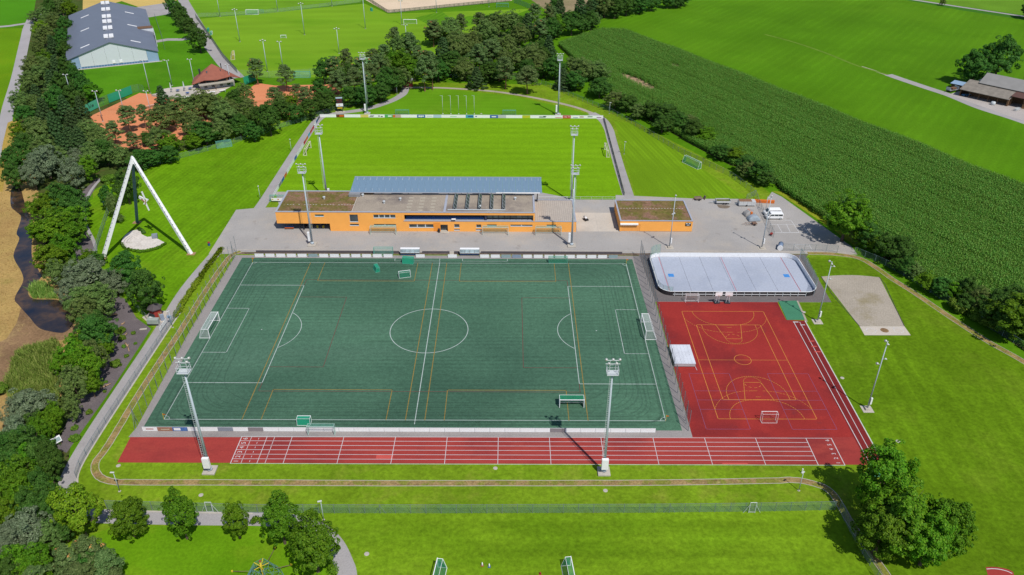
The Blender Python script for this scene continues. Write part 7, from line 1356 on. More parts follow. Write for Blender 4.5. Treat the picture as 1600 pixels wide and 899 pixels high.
def leaf_cloud(rng, centers, radii, n_each, size, up=0.35, squash=0.8, axis=None, droop=0.0, hug=0.35):
    P_, N_ = [], []
    ctr = centers.mean(0) if axis is None else axis
    for c, r, n in zip(centers, radii, n_each):
        d = rng.normal(size=(n, 3)); d /= np.linalg.norm(d, axis=1)[:, None]
        out = c - ctr; ol = np.linalg.norm(out); out = out / ol if ol > 1e-3 else np.array([0, 0, 1.0])
        k = (d @ out) < -0.45
        d[k] = -d[k]
        rad = r * (0.62 + 0.45 * rng.random(n) ** 0.6)
        p = c + d * rad[:, None] * np.array([1, 1, squash])
        p[:, 2] -= droop * np.maximum(0, np.linalg.norm(p[:, :2] - ctr[:2], axis=1)) * 0.25
        nn = d * 0.75 + out * hug + np.array([0, 0, up]) + rng.normal(size=(n, 3)) * 0.38
        nn /= np.linalg.norm(nn, axis=1)[:, None]
        P_.append(p); N_.append(nn)
    P_ = np.concatenate(P_); N_ = np.concatenate(N_); n = len(P_)
    t = np.cross(N_, rng.normal(size=(n, 3))); t /= np.linalg.norm(t, axis=1)[:, None]; b = np.cross(N_, t)
    s = size * (0.55 + 0.8 * rng.random(n))[:, None]; a = 0.55 + 0.4 * rng.random(n)[:, None]
    fold = N_ * s * 0.18
    v = np.stack([P_ - t * s, P_ - b * s * a + fold, P_ + t * s, P_ + b * s * a + fold * 0.3], 1).reshape(-1, 3)
    return v
def cloud_mesh(name, vs, mat):
    me = bpy.data.meshes.new(name); n = len(vs) // 4
    me.vertices.add(len(vs)); me.vertices.foreach_set("co", vs.astype(np.float32).ravel())
    me.loops.add(len(vs)); me.loops.foreach_set("vertex_index", np.arange(len(vs), dtype=np.int32))
    me.polygons.add(n); me.polygons.foreach_set("loop_start", np.arange(0, len(vs), 4, dtype=np.int32)); me.polygons.foreach_set("loop_total", np.full(n, 4, dtype=np.int32))
    me.update(calc_edges=True); me.materials.append(mat); return me
def limb_mesh(name, mat, rng, h, r, limbs, lean=0.0):
    """tapered trunk to height h with limbs (z0, angle, length, rise)"""
    mb = MB(); pts = []
    p = Vector((0, 0, -0.15)); k = 6
    for i in range(k + 1):
        t = i / k; pts.append((Vector((lean * t * h * 0.1 + rng.normal() * 0.06 * t * h * 0.1, rng.normal() * 0.06 * t * h * 0.1, -0.15 + t * h)), r * (1.25 if i == 0 else 1 - 0.75 * t)))
    for (a, ra), (b, rb) in zip(pts, pts[1:]): mb.tube(a, b, ra, rb, 8, cap=False)
    for z0, an, ln, rise in limbs:
        t = z0 / h; i = min(k - 1, int(t * k)); a = pts[i][0].lerp(pts[i + 1][0], t * k - i); r0 = r * (1 - 0.75 * t) * 0.6
        m1 = a + Vector((math.cos(an) * ln * 0.5, math.sin(an) * ln * 0.5, rise * 0.35)); e = a + Vector((math.cos(an) * ln, math.sin(an) * ln, rise))
        mb.tube(a, m1, r0, r0 * 0.7, 6, cap=False); mb.tube(m1, e, r0 * 0.7, r0 * 0.25, 6, cap=False)
        s = m1 + Vector((math.cos(an + 0.8) * ln * 0.4, math.sin(an + 0.8) * ln * 0.4, rise * 0.5)); mb.tube(m1, s, r0 * 0.5, r0 * 0.15, 5, cap=False)
    me = mb.mesh(name); me.materials.append(mat); me.polygons.foreach_set("use_smooth", [True] * len(me.polygons)); return me
TEMPL = {}
def template(kind, var):
    key = (kind, var)
    if key in TEMPL: return TEMPL[key]
    rng = np.random.default_rng(sum(map(ord, kind)) * 31 + var * 977)
    H0, R0 = 10.0, 4.0
    bark = BARK; extra = None
    if kind in ('maple', 'bright', 'lime', 'dark', 'olive', 'silver'):
        n = {'maple': 170, 'bright': 165, 'lime': 168, 'dark': 170, 'olive': 190, 'silver': 180}[kind]
        u = rng.normal(size=(n, 3)); u /= np.linalg.norm(u, axis=1)[:, None]
        rr_ = 0.58 + 0.38 * rng.random(n) ** 0.6
        lob = 1 + 0.17 * np.sin(u[:, 0] * 3.1 + var * 2) * np.cos(u[:, 1] * 2.7 + var) + 0.10 * rng.normal(size=n)
        zc, zr = 5.7, 3.9
        if kind == 'olive': zc, zr = 5.9, 3.9
        c = np.stack([u[:, 0] * R0 * rr_ * lob, u[:, 1] * R0 * rr_ * lob, zc + u[:, 2] * zr * rr_ * lob], 1)
        far = rng.random(n) < 0.16; c[far] = np.array([0, 0, zc]) + (c[far] - np.array([0, 0, zc])) * rng.uniform(1.06, 1.24, far.sum())[:, None]
        c[:, 2] = np.maximum(c[:, 2], 1.9)
        wide = 1 - 0.28 * np.clip((c[:, 2] - zc) / zr, 0, 1); c[:, :2] *= wide[:, None]
        r = (0.38 + 0.46 * rng.random(n)) * (0.86 if kind == 'olive' else 1.0)
        r = np.where(far, r * 0.72, r); gap = (np.sin(u[:, 0] * 4.3 + var * 1.7) + np.cos(u[:, 1] * 4.9 + 2 * u[:, 2] + var)) < -1.25
        c, r, n = c[~gap], r[~gap], int((~gap).sum())
        ne = (np.array(r) ** 2 * {'maple': 250, 'bright': 250, 'lime': 250, 'dark': 245, 'olive': 265, 'silver': 255}[kind]).astype(int)
        size = {'maple': 0.142, 'bright': 0.142, 'lime': 0.142, 'dark': 0.142, 'olive': 0.126, 'silver': 0.128}[kind]
        vs = leaf_cloud(rng, c, r, ne, size, up=0.4, squash=0.8, axis=np.array([0, 0, zc - 1.0]), droop=0.5 if kind in ('olive', 'silver') else 0.0)
        core = leaf_cloud(rng, np.array([[0, 0, zc]]), np.array([2.3]), [900], 0.24, squash=1.05)
        vs = np.concatenate([vs, core])
        limbs = [(rng.uniform(2.2, 6.5), rng.uniform(0, 6.28), rng.uniform(1.6, 3.0), rng.uniform(0.9, 2.2)) for _ in range(9)]
        tr = limb_mesh(kind + "_trunk", bark, rng, 8.2, 0.26, limbs)
    elif kind == 'pine':
        bark = PBARK; c = []; r = []
        limbs = []
        n = 30
        for i in range(n):
            z = 3.4 + 6.2 * (i / n) ** 0.85; an = i * 2.4 + rng.normal() * 0.4
            reach = (3.9 - 2.9 * ((z - 3.4) / 6.4) ** 1.5) * rng.uniform(0.45, 1.0)
            limbs.append((min(z - 0.3, 8.9), an, reach, 0.35))
            for f in (0.5, 0.78, 1.0):
                c.append([math.cos(an) * reach * f + rng.normal() * 0.2, math.sin(an) * reach * f + rng.normal() * 0.2, z + 0.25 * f + rng.normal() * 0.12]); r.append(rng.uniform(0.55, 0.95) * (0.8 + 0.3 * f))
        c.append([0, 0, 9.6]); r.append(0.7)
        c = np.array(c); r = np.array(r)
        vs = leaf_cloud(rng, c, r, (r ** 2 * 125).astype(int), 0.16, up=0.55, squash=0.5, axis=np.array([0, 0, 4.0]))
        tr = limb_mesh("pine_trunk", bark, rng, 9.4, 0.22, limbs, lean=rng.uniform(-1, 1))
        k = [i for i in range(len(c)) if rng.random() < 0.06]
        extra = cloud_mesh("dead_branch", leaf_cloud(rng, c[k] + np.array([0, 0, 0.3]), r[k] * 0.6, (r[k] ** 2 * 60).astype(int), 0.14, up=0.5, squash=0.5, axis=np.array([0, 0, 4.0])), LEAF['dead']) if var == 1 else None
    elif kind == 'spruce':
        c = []; r = []
        for i in range(76):
            z = 1.0 + 8.8 * (i / 76) ** 0.9; an = i * 2.39; reach = (3.5 * (1 - (z - 1.0) / 9.3) + 0.25) * rng.uniform(0.55, 1.0)
            c.append([math.cos(an) * reach, math.sin(an) * reach, z - 0.1 * reach]); r.append(0.35 + 0.55 * (1 - z / 10.5) + 0.1 * rng.random())
        c = np.array(c); r = np.array(r)
        vs = leaf_cloud(rng, c, r, (r ** 2 * 170).astype(int) + 22, 0.17, up=0.35, squash=0.6, axis=np.array([0, 0, 4.0]), droop=0.3)
        core = leaf_cloud(rng, np.array([[0, 0, z] for z in (2.5, 4.5, 6.5, 8.0)]), np.array([1.7, 1.3, 0.9, 0.5]), [120, 100, 70, 50], 0.34)
        vs = np.concatenate([vs, core]); tr = limb_mesh("spruce_trunk", BARK, rng, 9.3, 0.22, [(z, z * 3, 1.6, 0.0) for z in (1.2, 1.9, 2.6, 3.4)])
    else:  # bush
        n = 34; u = rng.normal(size=(n, 3)); u /= np.linalg.norm(u, axis=1)[:, None]; u[:, 2] = np.abs(u[:, 2])
        rr_ = 0.45 + 0.5 * rng.random(n)
        c = np.stack([u[:, 0] * 4.0 * rr_, u[:, 1] * 4.0 * rr_, 1.2 + u[:, 2] * 6.6 * rr_], 1); r = 1.1 + 0.9 * rng.random(n)
        vs = leaf_cloud(rng, c, r, (r ** 2 * 50).astype(int), 0.42, up=0.4, squash=0.85, axis=np.array([0, 0, 1.0]))
        tr = limb_mesh("bush_stem", BARK, rng, 6.0, 0.22, [(rng.uniform(0.3, 3.0), rng.uniform(0, 6.28), rng.uniform(1.5, 2.8), rng.uniform(1.5, 3.0)) for _ in range(7)])
    TEMPL[key] = (cloud_mesh(kind + "_crown", vs, LEAF[kind]), tr, extra)
    return TEMPL[key]
KINDWORD = {'maple': 'leafy green tree', 'bright': 'fresh green leafy tree', 'lime': 'yellowish green leafy tree', 'dark': 'dark green leafy tree', 'olive': 'loose olive green tree', 'silver': 'silvery grey-green willow', 'pine': 'flat-layered pine', 'spruce': 'dark conifer', 'bush': 'green bush'}
def plant(t, label, group, cat=None, seed=0):
    x, y, h, wd, kind = t
    rs = random.Random(int(x * 7.3 + y * 13.1) + seed)
    cm, tm, ex = template(kind, rs.randrange(2))
    nm = {'pine': 'pine_tree', 'spruce': 'conifer', 'silver': 'willow_tree', 'bush': 'bush'}.get(kind, 'broadleaf_tree')
    r = thing(nm, label, cat or ('bush' if kind == 'bush' else 'tree'), (x, y, 0), rs.uniform(0, 6.28), group)
    sw = wd / 8.7; r.scale = (sw * rs.uniform(0.94, 1.06), sw * rs.uniform(0.94, 1.06), h / 10.0)
    for n_, me in (("crown", cm), ("trunk", tm), ("dead_branch", ex)):
        if me is None: continue
        o = bpy.data.objects.new(n_, me); COL.objects.link(o); o.parent = r
    return r
# trees that stand out, each with words of its own
plant((-52.4, -61.8, 11.9, 8.4, 'lime'), "yellowish green round tree, first of the row above the playground lawn", "trees above the playground lawn")
plant((-44.2, -61.8, 8.9, 6.6, 'maple'), "wide green tree, second of the row above the playground lawn", "trees above the playground lawn")
plant((-35.2, -62.3, 11.0, 6.1, 'maple'), "tall green tree, third of the row above the playground lawn", "trees above the playground lawn")
plant((-26.4, -62.1, 8.6, 5.1, 'bright'), "small pointed green tree, last of the row above the playground lawn", "trees above the playground lawn")
plant((-18.5, -63.3, 11.1, 6.9, 'maple'), "dense green tree on the path bend, behind a larger twin", "trees on the path bend")
plant((-11.8, -68.9, 12.3, 9.2, 'maple'), "large dense green tree in front on the path bend", "trees on the path bend")
plant((83.5, -55.1, 15.0, 11.1, 'bright'), "tall tree of the big clump, nearest the green pit cover", "big clump beside the bark trail")
plant((83.0, -63.9, 14.0, 11.8, 'bright'), "broad middle tree of the big clump beside the bark trail", "big clump beside the bark trail")
plant((89.5, -65.2, 13.0, 8.8, 'maple'), "outermost tree of the big clump, towards the open lawn", "big clump beside the bark trail")
plant((79.4, -65.3, 11.5, 9.3, 'maple'), "lower tree of the big clump, leaning over the bark trail", "big clump beside the bark trail")
plant((137.3, -1.4, 11.0, 16.2, 'maple'), "large tree at the east lawn edge casting a wide shadow", "east lawn edge trees")
plant((113.7, 45.7, 15.0, 14.3, 'bright'), "tall pale green tree standing by the parking bays", "east lawn edge trees")
plant((86.1, -67.3, 12.0, 9.3, 'bright'), "low front tree of the big clump, beside the bare trunk", "big clump beside the bark trail")
plant((-77.4, 18.0, 11.0, 8.3, 'dark'), "round dark tree above the red kiosk, nearer the white tripod", "trees by the kiosk")
plant((-68.3, 7.3, 12.2, 9.2, 'dark'), "round dark tree right behind the red kiosk", "trees by the kiosk")
plant((-102.3, 63.2, 8.6, 4.6, 'dark'), "small round tree beside the tripod, next to the footpath lawn", "small trees by the tripod")
plant((-98.4, 58.0, 8.5, 4.1, 'olive'), "small loose tree tucked beside the tripod leg", "small trees by the tripod")
plant((-96.2, 55.5, 2.7, 3.8, 'olive'), "very small shrubby tree at the end of the short fence", "small trees by the tripod")
plant((-98.6, 68.7, 11.4, 9.0, 'dark'), "large dark tree behind the tripod, next to its far leg", "small trees by the tripod")
plant((-111.8, 85.2, 2.7, 5.0, 'bush'), "low rounded bush where the footpath leaves the wood", "small trees by the tripod")
plant((-70.0, 127.4, 12.6, 9.4, 'dark'), "round dark tree standing alone at the edge of the striped lawn", "lawn edge trees")
for i, t in enumerate([(-176.2, 321.2, 12.2, 9.6, 'dark'), (-164.4, 299.5, 11.8, 9.9, 'dark'), (-156.2, 282.2, 11.5, 9.6, 'dark'), (-148.1, 268.7, 11.2, 10.0, 'dark'), (-134.6, 242.5, 12.7, 11.3, 'dark')]):
    plant(t, "dark round avenue tree beside the training road, %s from the sports hall yard" % ORD[i], "avenue along the training road")
plant((-17.9, 182.4, 15.7, 10.4, 'pine'), "pine with bare trunk beside the red hut", "pines beside the gravel path")
plant((-14.7, 184.2, 16.9, 8.2, 'pine'), "slimmer pine with bare trunk, just right of the red hut pine", "pines beside the gravel path")
plant((16.9, 186.5, 14.1, 11.0, 'pine'), "wide pine with a brown dead branch beside the gravel path", "pines beside the gravel path")
plant((26.3, 179.5, 12.1, 13.6, 'pine'), "low spreading pine bending over the gravel path", "pines beside the gravel path")
plant((225.0, 195.4, 15.6, 15.8, 'dark'), "big dark tree by the farm shed, lower of the pair", "farm trees")
plant((237.7, 200.4, 20.2, 17.1, 'dark'), "big dark tree by the white bales, higher of the pair", "farm trees")
plant((289.5, 361.6, 4.1, 4.8, 'olive'), "tiny lone tree beside the far field road", "farm trees")
plant((323.4, 325.7, 10.9, 11.2, 'dark'), "dark tree at the picture edge beside the far field road", "farm trees")
plant((245.5, 187.3, 7.9, 6.7, 'olive'), "small tree behind the brown farm roof", "farm trees")
plant((-72.8, 154.0, 8.4, 7.6, 'olive'), "small loose tree leaning on the fence behind the striped lawn", "lawn edge trees")
# the belts: trees chosen one by one, in order along each belt
def belt(trees, what, order, group, fill=0.0):
    """order: 'x' counts from the left, 'y' from the near end"""
    rf = random.Random(len(trees)); extra = []
    for t in trees:
        if rf.random() < fill:
            an = rf.uniform(0, 6.28); d = t[3] * 0.55
            extra.append((t[0] + math.cos(an) * d, t[1] + abs(math.sin(an)) * d, t[2] * rf.uniform(0.7, 0.95), t[3] * rf.uniform(0.8, 1.05), rf.choice([t[4], t[4], 'dark', 'olive'])))
    trees = [(t[0], t[1], t[2] * 1.05, t[3] * 1.1, t[4]) for t in trees + extra]
    ts = sorted(trees, key=lambda t: t[0] if order == 'x' else t[1])
    cnt = {}
    for t in ts:
        k = t[4]; i = cnt.get(k, 0); cnt[k] = i + 1
        plant(t, "%s, %s of its kind from the %s, %s" % (KINDWORD[k], ordinal(i), "left" if order == 'x' else "near end", what), group)
BELT_STREAM = [(-132.1, 87.3, 11.0, 11.6, 'silver'), (-132.3, 78.8, 10.0, 6.9, 'silver'), (-119.7, 78.9, 10.0, 8.1, 'silver'), (-144.8, 95.1, 10.0, 8.1, 'dark'), (-137.4, 77.7, 9.0, 6.5, 'dark'), (-144.9, 89.4, 9.0, 6.3, 'dark'), (-138.9, 100.0, 11.0, 10.0, 'olive'), (-117.8, 84.3, 9.0, 7.0, 'bright'),
    (-113.5, 59.5, 10.0, 9.8, 'dark'), (-116.1, 56.1, 9.0, 7.5, 'bright'), (-109.6, 58.8, 9.0, 8.3, 'dark'), (-106.6, 41.8, 10.0, 12.7, 'bright'), (-111.5, 42.3, 7.0, 6.0, 'bright'), (-101.8, 40.8, 9.0, 7.8, 'maple'), (-99.9, 25.0, 9.0, 9.3, 'bright'), (-98.5, 29.6, 9.0, 6.7, 'maple'), (-95.7, 18.6, 8.0, 5.8, 'olive'), (-96.1, 26.2, 4.0, 4.4, 'olive'),
    (-86.1, 15.6, 10.0, 12.1, 'silver'), (-79.4, 15.2, 7.0, 7.0, 'silver'), (-88.0, 9.9, 8.0, 6.2, 'silver'), (-78.5, 5.0, 9.0, 9.1, 'olive'), (-80.0, -0.1, 9.0, 6.5, 'olive'), (-93.0, 29.5, 5.0, 4.1, 'bright'),
    (-72.5, -10.3, 10.0, 8.0, 'dark'), (-70.1, -11.6, 6.0, 3.7, 'bright'), (-74.1, -16.8, 9.0, 5.5, 'bright'), (-69.2, -21.7, 10.0, 7.1, 'bright'), (-76.6, -19.0, 7.0, 3.9, 'bright'), (-69.6, -27.0, 9.0, 6.4, 'olive'), (-67.3, -25.1, 7.0, 4.2, 'bright'), (-69.6, -35.3, 7.0, 3.4, 'bright'), (-67.5, -32.9, 7.0, 4.0, 'olive'),
    (-75.9, -34.4, 8.0, 8.0, 'silver'), (-74.0, -34.7, 9.0, 8.5, 'silver'), (-73.6, -41.1, 8.0, 6.0, 'silver'), (-69.3, -37.9, 7.0, 3.8, 'bright'), (-87.8, -24.1, 3.0, 3.1, 'bush'),
    (-69.2, -48.3, 10.0, 9.2, 'dark'), (-66.9, -48.2, 11.0, 7.4, 'dark'), (-63.6, -49.9, 9.0, 4.7, 'dark'), (-67.0, -54.5, 9.0, 6.6, 'bright'), (-65.1, -54.6, 10.0, 6.4, 'maple'), (-61.1, -56.1, 9.0, 4.9, 'dark'), (-63.7, -57.9, 8.0, 5.9, 'bright'), (-60.8, -60.5, 9.0, 4.8, 'dark'), (-58.7, -60.2, 7.0, 3.9, 'dark'), (-64.1, -61.6, 8.0, 5.3, 'bright'),
    (-59.6, -64.6, 8.0, 7.5, 'silver'), (-60.8, -67.3, 8.0, 5.1, 'silver'), (-56.4, -64.6, 6.0, 4.2, 'olive'), (-57.6, -60.5, 5.0, 3.2, 'dark'), (-58.0, -70.8, 7.0, 6.0, 'bright'), (-55.3, -70.3, 7.0, 4.8, 'maple'), (-58.8, -72.5, 7.0, 4.9, 'dark'),
    (-50.1, -70.7, 7.0, 6.0, 'pine'), (-47.7, -69.0, 7.0, 6.5, 'pine'), (-44.2, -70.7, 6.0, 5.6, 'pine'), (-47.0, -73.5, 6.0, 6.9, 'pine'), (-53.8, -73.6, 6.0, 5.9, 'pine'), (-41.8, -73.1, 5.0, 4.0, 'pine'), (-54.5, -74.1, 6.0, 5.9, 'bright'), (-63.2, -48.9, 9.0, 4.1, 'dark'), (-69.8, -41.1, 8.0, 4.3, 'maple'), (-66.4, -49.7, 9.0, 5.7, 'maple')]
belt(BELT_STREAM, "stream wood", 'y', "wooded strip along the stream", 0.25)
BELT_HALL = [(-241.9, 302.6, 9.0, 9.3, 'olive'), (-245.3, 318.4, 10.0, 8.8, 'dark'), (-240.5, 321.1, 11.0, 7.4, 'olive'), (-232.8, 315.2, 10.0, 8.8, 'bright'), (-228.7, 273.3, 8.0, 8.1, 'lime'), (-225.7, 283.2, 10.0, 9.6, 'olive'), (-216.0, 274.5, 10.0, 8.1, 'dark'), (-214.7, 251.1, 11.0, 10.9, 'olive'), (-204.8, 247.2, 10.0, 8.9, 'dark'), (-202.9, 234.6, 10.0, 8.7, 'spruce'), (-210.0, 234.2, 8.0, 6.8, 'olive'), (-194.1, 228.6, 9.0, 6.7, 'dark'), (-194.7, 210.3, 9.0, 8.2, 'maple'), (-196.1, 201.7, 9.0, 9.2, 'olive'), (-181.6, 195.5, 11.0, 9.0, 'spruce'), (-178.0, 196.8, 10.0, 7.9, 'dark'), (-183.1, 184.7, 10.0, 9.4, 'olive'), (-170.2, 188.0, 9.0, 6.7, 'dark'), (-184.5, 176.3, 9.0, 9.2, 'olive'), (-172.3, 172.4, 11.0, 9.1, 'spruce'), (-166.2, 170.6, 11.0, 9.0, 'dark'), (-158.9, 170.1, 10.0, 8.0, 'dark'),
    (-174.9, 152.2, 9.0, 8.6, 'olive'), (-170.1, 156.1, 10.0, 9.2, 'spruce'), (-159.3, 150.1, 11.0, 9.0, 'dark'), (-153.6, 151.8, 11.0, 8.6, 'dark'), (-152.5, 165.5, 8.0, 7.4, 'maple'), (-164.9, 136.5, 8.0, 8.7, 'dark'), (-157.2, 136.1, 11.0, 9.7, 'spruce'), (-151.0, 139.2, 11.0, 9.7, 'spruce'), (-146.3, 142.0, 10.0, 7.4, 'spruce'), (-156.8, 118.4, 8.0, 8.3, 'bright'), (-150.8, 117.5, 10.0, 9.2, 'olive'), (-145.6, 120.5, 11.0, 9.2, 'spruce'), (-140.5, 123.3, 11.0, 8.4, 'spruce'), (-129.5, 113.8, 10.0, 10.4, 'olive'), (-139.0, 97.5, 9.0, 8.6, 'olive'), (-134.3, 102.4, 10.0, 9.6, 'spruce'), (-129.2, 105.0, 11.0, 9.7, 'spruce'), (-125.3, 109.9, 9.0, 9.0, 'olive'), (-147.9, 104.6, 9.0, 7.9, 'dark'), (-121.0, 95.4, 9.0, 8.6, 'olive'), (-126.6, 96.3, 7.0, 6.5, 'silver'), (-118.3, 98.9, 9.0, 7.8, 'dark'), (-130.7, 91.8, 9.0, 8.5, 'olive')]
belt(BELT_HALL, "sports hall wood", 'y', "wood beside the sports hall", 0.3)
BELT_TENNIS = [(-122.8, 116.4, 9.0, 6.9, 'pine'), (-123.4, 130.4, 10.0, 9.0, 'pine'), (-119.3, 134.5, 9.0, 5.8, 'pine'), (-120.0, 155.2, 10.0, 8.7, 'spruce'), (-113.2, 96.6, 8.0, 8.6, 'olive'), (-114.0, 111.0, 7.0, 6.3, 'pine'), (-111.6, 117.0, 5.0, 6.0, 'dark'), (-110.7, 130.6, 10.0, 13.8, 'olive'), (-104.5, 111.4, 9.0, 9.0, 'olive'), (-107.9, 144.1, 10.0, 12.4, 'olive'), (-101.1, 146.2, 11.0, 13.9, 'olive'), (-98.5, 126.2, 9.0, 10.4, 'olive'), (-96.7, 145.9, 10.0, 10.9, 'olive'), (-89.9, 136.7, 10.0, 11.2, 'olive'), (-100.8, 109.9, 7.0, 7.6, 'bright'), (-91.2, 119.2, 8.0, 10.6, 'dark'), (-93.7, 113.6, 6.0, 7.7, 'bright'), (-87.0, 122.0, 8.0, 9.3, 'olive'), (-102.7, 98.9, 6.0, 7.8, 'dark'), (-97.8, 101.3, 6.0, 7.4, 'dark'), (-105.2, 94.3, 7.0, 7.7, 'dark'),
    (-89.7, 150.7, 10.0, 7.6, 'dark'), (-89.6, 161.9, 9.0, 8.8, 'olive'), (-92.2, 191.0, 11.0, 9.5, 'pine'), (-82.5, 142.6, 9.0, 8.4, 'olive'), (-77.0, 136.2, 8.0, 8.2, 'dark'), (-80.8, 126.2, 8.0, 8.5, 'dark'), (-74.6, 121.9, 7.0, 7.0, 'dark'), (-75.4, 157.0, 9.0, 8.7, 'pine'), (-77.1, 181.5, 11.0, 9.8, 'pine'), (-68.7, 165.1, 8.0, 6.3, 'pine'), (-69.3, 156.1, 7.0, 6.2, 'bright'), (-70.6, 145.4, 8.0, 7.5, 'dark'), (-63.2, 157.2, 9.0, 8.7, 'pine'), (-60.3, 145.6, 8.0, 8.5, 'dark'), (-58.2, 162.9, 10.0, 9.4, 'dark'), (-55.9, 153.6, 8.0, 8.7, 'dark'), (-64.0, 142.0, 7.0, 7.4, 'dark'), (-73.9, 140.4, 7.0, 7.4, 'dark')]
belt(BELT_TENNIS, "tennis court belt", 'x', "belt below the tennis courts", 0.1)
BELT_NORTH = [(-58.1, 190.4, 12.0, 9.5, 'pine'), (-54.1, 199.6, 13.0, 9.7, 'pine'), (-52.4, 174.3, 11.0, 9.1, 'pine'), (-47.2, 178.2, 11.0, 9.2, 'pine'), (-46.4, 190.6, 12.0, 8.9, 'pine'), (-41.1, 184.0, 11.0, 8.8, 'pine'), (-46.5, 162.0, 8.0, 8.9, 'dark'), (-39.8, 161.0, 9.0, 8.8, 'dark'), (-39.3, 194.8, 12.0, 8.5, 'pine'), (-33.2, 178.4, 11.0, 9.2, 'dark'), (-34.6, 167.3, 8.0, 7.9, 'dark'), (-37.0, 235.8, 14.0, 10.5, 'pine'), (-38.8, 212.0, 12.0, 10.0, 'pine'), (-29.0, 229.7, 13.0, 10.4, 'pine'), (-29.6, 203.4, 12.0, 9.8, 'maple'), (-30.4, 181.5, 10.0, 9.3, 'dark'), (-23.9, 197.4, 10.0, 9.7, 'maple'), (-23.8, 213.4, 11.0, 8.9, 'pine'),
    (-20.2, 255.7, 13.0, 11.0, 'pine'), (-12.2, 261.5, 13.0, 13.1, 'olive'), (-7.1, 274.1, 12.0, 8.8, 'pine'), (-13.0, 226.3, 12.0, 10.9, 'spruce'), (-6.5, 228.9, 12.0, 12.2, 'olive'), (-0.3, 241.4, 12.0, 12.6, 'olive'), (-8.0, 205.0, 11.0, 12.7, 'dark'), (-1.3, 197.8, 10.0, 10.3, 'olive'), (3.0, 273.3, 13.0, 11.4, 'pine'), (6.6, 262.9, 12.0, 11.9, 'olive'), (13.0, 276.5, 13.0, 13.5, 'olive'), (19.8, 279.6, 13.0, 12.9, 'olive'), (4.5, 212.8, 12.0, 10.6, 'pine'), (10.7, 222.1, 12.0, 10.8, 'pine'), (16.7, 231.8, 12.0, 11.7, 'olive'), (23.6, 255.0, 12.0, 11.7, 'olive'), (27.9, 277.8, 12.0, 11.5, 'spruce'), (32.4, 295.5, 13.0, 9.1, 'pine'), (34.9, 263.5, 12.0, 9.9, 'pine'), (9.0, 195.1, 9.0, 10.2, 'dark'), (4.2, 187.1, 9.0, 9.4, 'spruce'), (22.1, 214.3, 11.0, 10.7, 'olive'), (28.7, 221.2, 11.0, 10.8, 'olive'), (33.9, 231.9, 10.0, 9.3, 'dark'), (40.4, 270.4, 11.0, 10.0, 'dark'), (40.1, 295.7, 13.0, 8.4, 'pine'), (47.2, 311.5, 14.0, 9.4, 'spruce'), (44.2, 279.2, 11.0, 8.9, 'bright'), (51.8, 281.4, 12.0, 10.9, 'dark'), (59.3, 318.8, 14.0, 11.8, 'spruce'), (67.8, 323.5, 13.0, 11.1, 'spruce'), (63.1, 292.8, 10.0, 9.8, 'dark'), (73.8, 323.6, 13.0, 12.6, 'olive'), (79.6, 322.0, 11.0, 11.1, 'dark'), (87.2, 329.2, 11.0, 12.0, 'dark'), (95.4, 333.9, 10.0, 11.4, 'dark'), (104.3, 342.2, 9.0, 10.8, 'dark'), (115.1, 350.7, 8.0, 10.2, 'dark'), (124.8, 356.7, 8.0, 10.3, 'dark'), (-13.2, 196.7, 9.0, 9.7, 'dark'), (14.5, 201.3, 9.0, 9.2, 'spruce'), (31.8, 202.6, 10.0, 9.8, 'olive'), (35.6, 245.4, 9.0, 8.3, 'bush')]
belt(BELT_NORTH, "wood behind football pitch", 'x', "wood north of the football pitch", 0.75)
BELT_EAST = [(30.3, 214.4, 11.0, 11.8, 'olive'), (37.1, 222.6, 14.0, 10.2, 'spruce'), (27.1, 197.4, 9.0, 9.7, 'dark'), (38.6, 200.6, 10.0, 9.8, 'dark'), (46.8, 204.0, 9.0, 8.1, 'olive'), (51.6, 198.8, 10.0, 12.0, 'olive'), (47.3, 185.1, 8.0, 10.0, 'dark'), (41.8, 185.8, 9.0, 10.0, 'spruce'), (56.7, 174.1, 8.0, 9.7, 'dark'), (61.8, 161.4, 7.0, 9.4, 'olive'), (65.8, 156.5, 7.0, 8.7, 'dark'), (69.4, 148.1, 6.0, 8.1, 'olive'), (74.6, 147.1, 7.0, 9.5, 'dark'), (79.6, 141.5, 8.0, 10.4, 'dark'), (76.5, 133.3, 6.0, 8.7, 'dark'), (83.3, 136.3, 6.0, 8.3, 'dark'), (87.1, 126.8, 7.0, 8.5, 'dark'), (90.9, 123.6, 5.0, 7.1, 'bright'), (92.8, 107.0, 5.0, 7.2, 'dark'), (97.1, 104.7, 5.0, 7.1, 'bright'), (98.8, 94.4, 6.0, 7.7, 'dark'), (101.2, 87.8, 7.0, 8.4, 'dark'), (101.8, 84.6, 5.0, 7.1, 'dark')]
belt(BELT_EAST, "maize hedge", 'x', "hedge between lawn and maize", 0.35)
BELT_SE = [(118.8, 41.1, 8.0, 6.4, 'dark'), (116.8, 42.2, 6.0, 4.6, 'maple'), (121.1, 35.4, 6.0, 5.2, 'bright'), (123.8, 32.1, 8.0, 7.5, 'dark'), (125.1, 25.2, 4.0, 5.0, 'olive'), (123.4, 26.4, 5.0, 4.7, 'dark'), (125.5, 19.1, 5.0, 5.5, 'bright'), (127.9, 16.0, 5.0, 5.5, 'dark'), (130.6, 14.1, 5.0, 5.4, 'bright'), (132.7, 13.0, 7.0, 5.4, 'dark'), (133.5, 7.3, 6.0, 5.9, 'dark'), (135.1, 5.1, 8.0, 7.0, 'dark'), (139.0, 4.8, 9.0, 7.6, 'dark'), (135.0, 0.3, 9.0, 9.8, 'dark'), (139.8, 0.3, 9.0, 8.1, 'dark'), (134.4, 2.2, 4.0, 5.5, 'bush'), (132.2, 6.1, 4.0, 4.6, 'bush'), (129.5, 9.5, 4.0, 4.4, 'bush')]
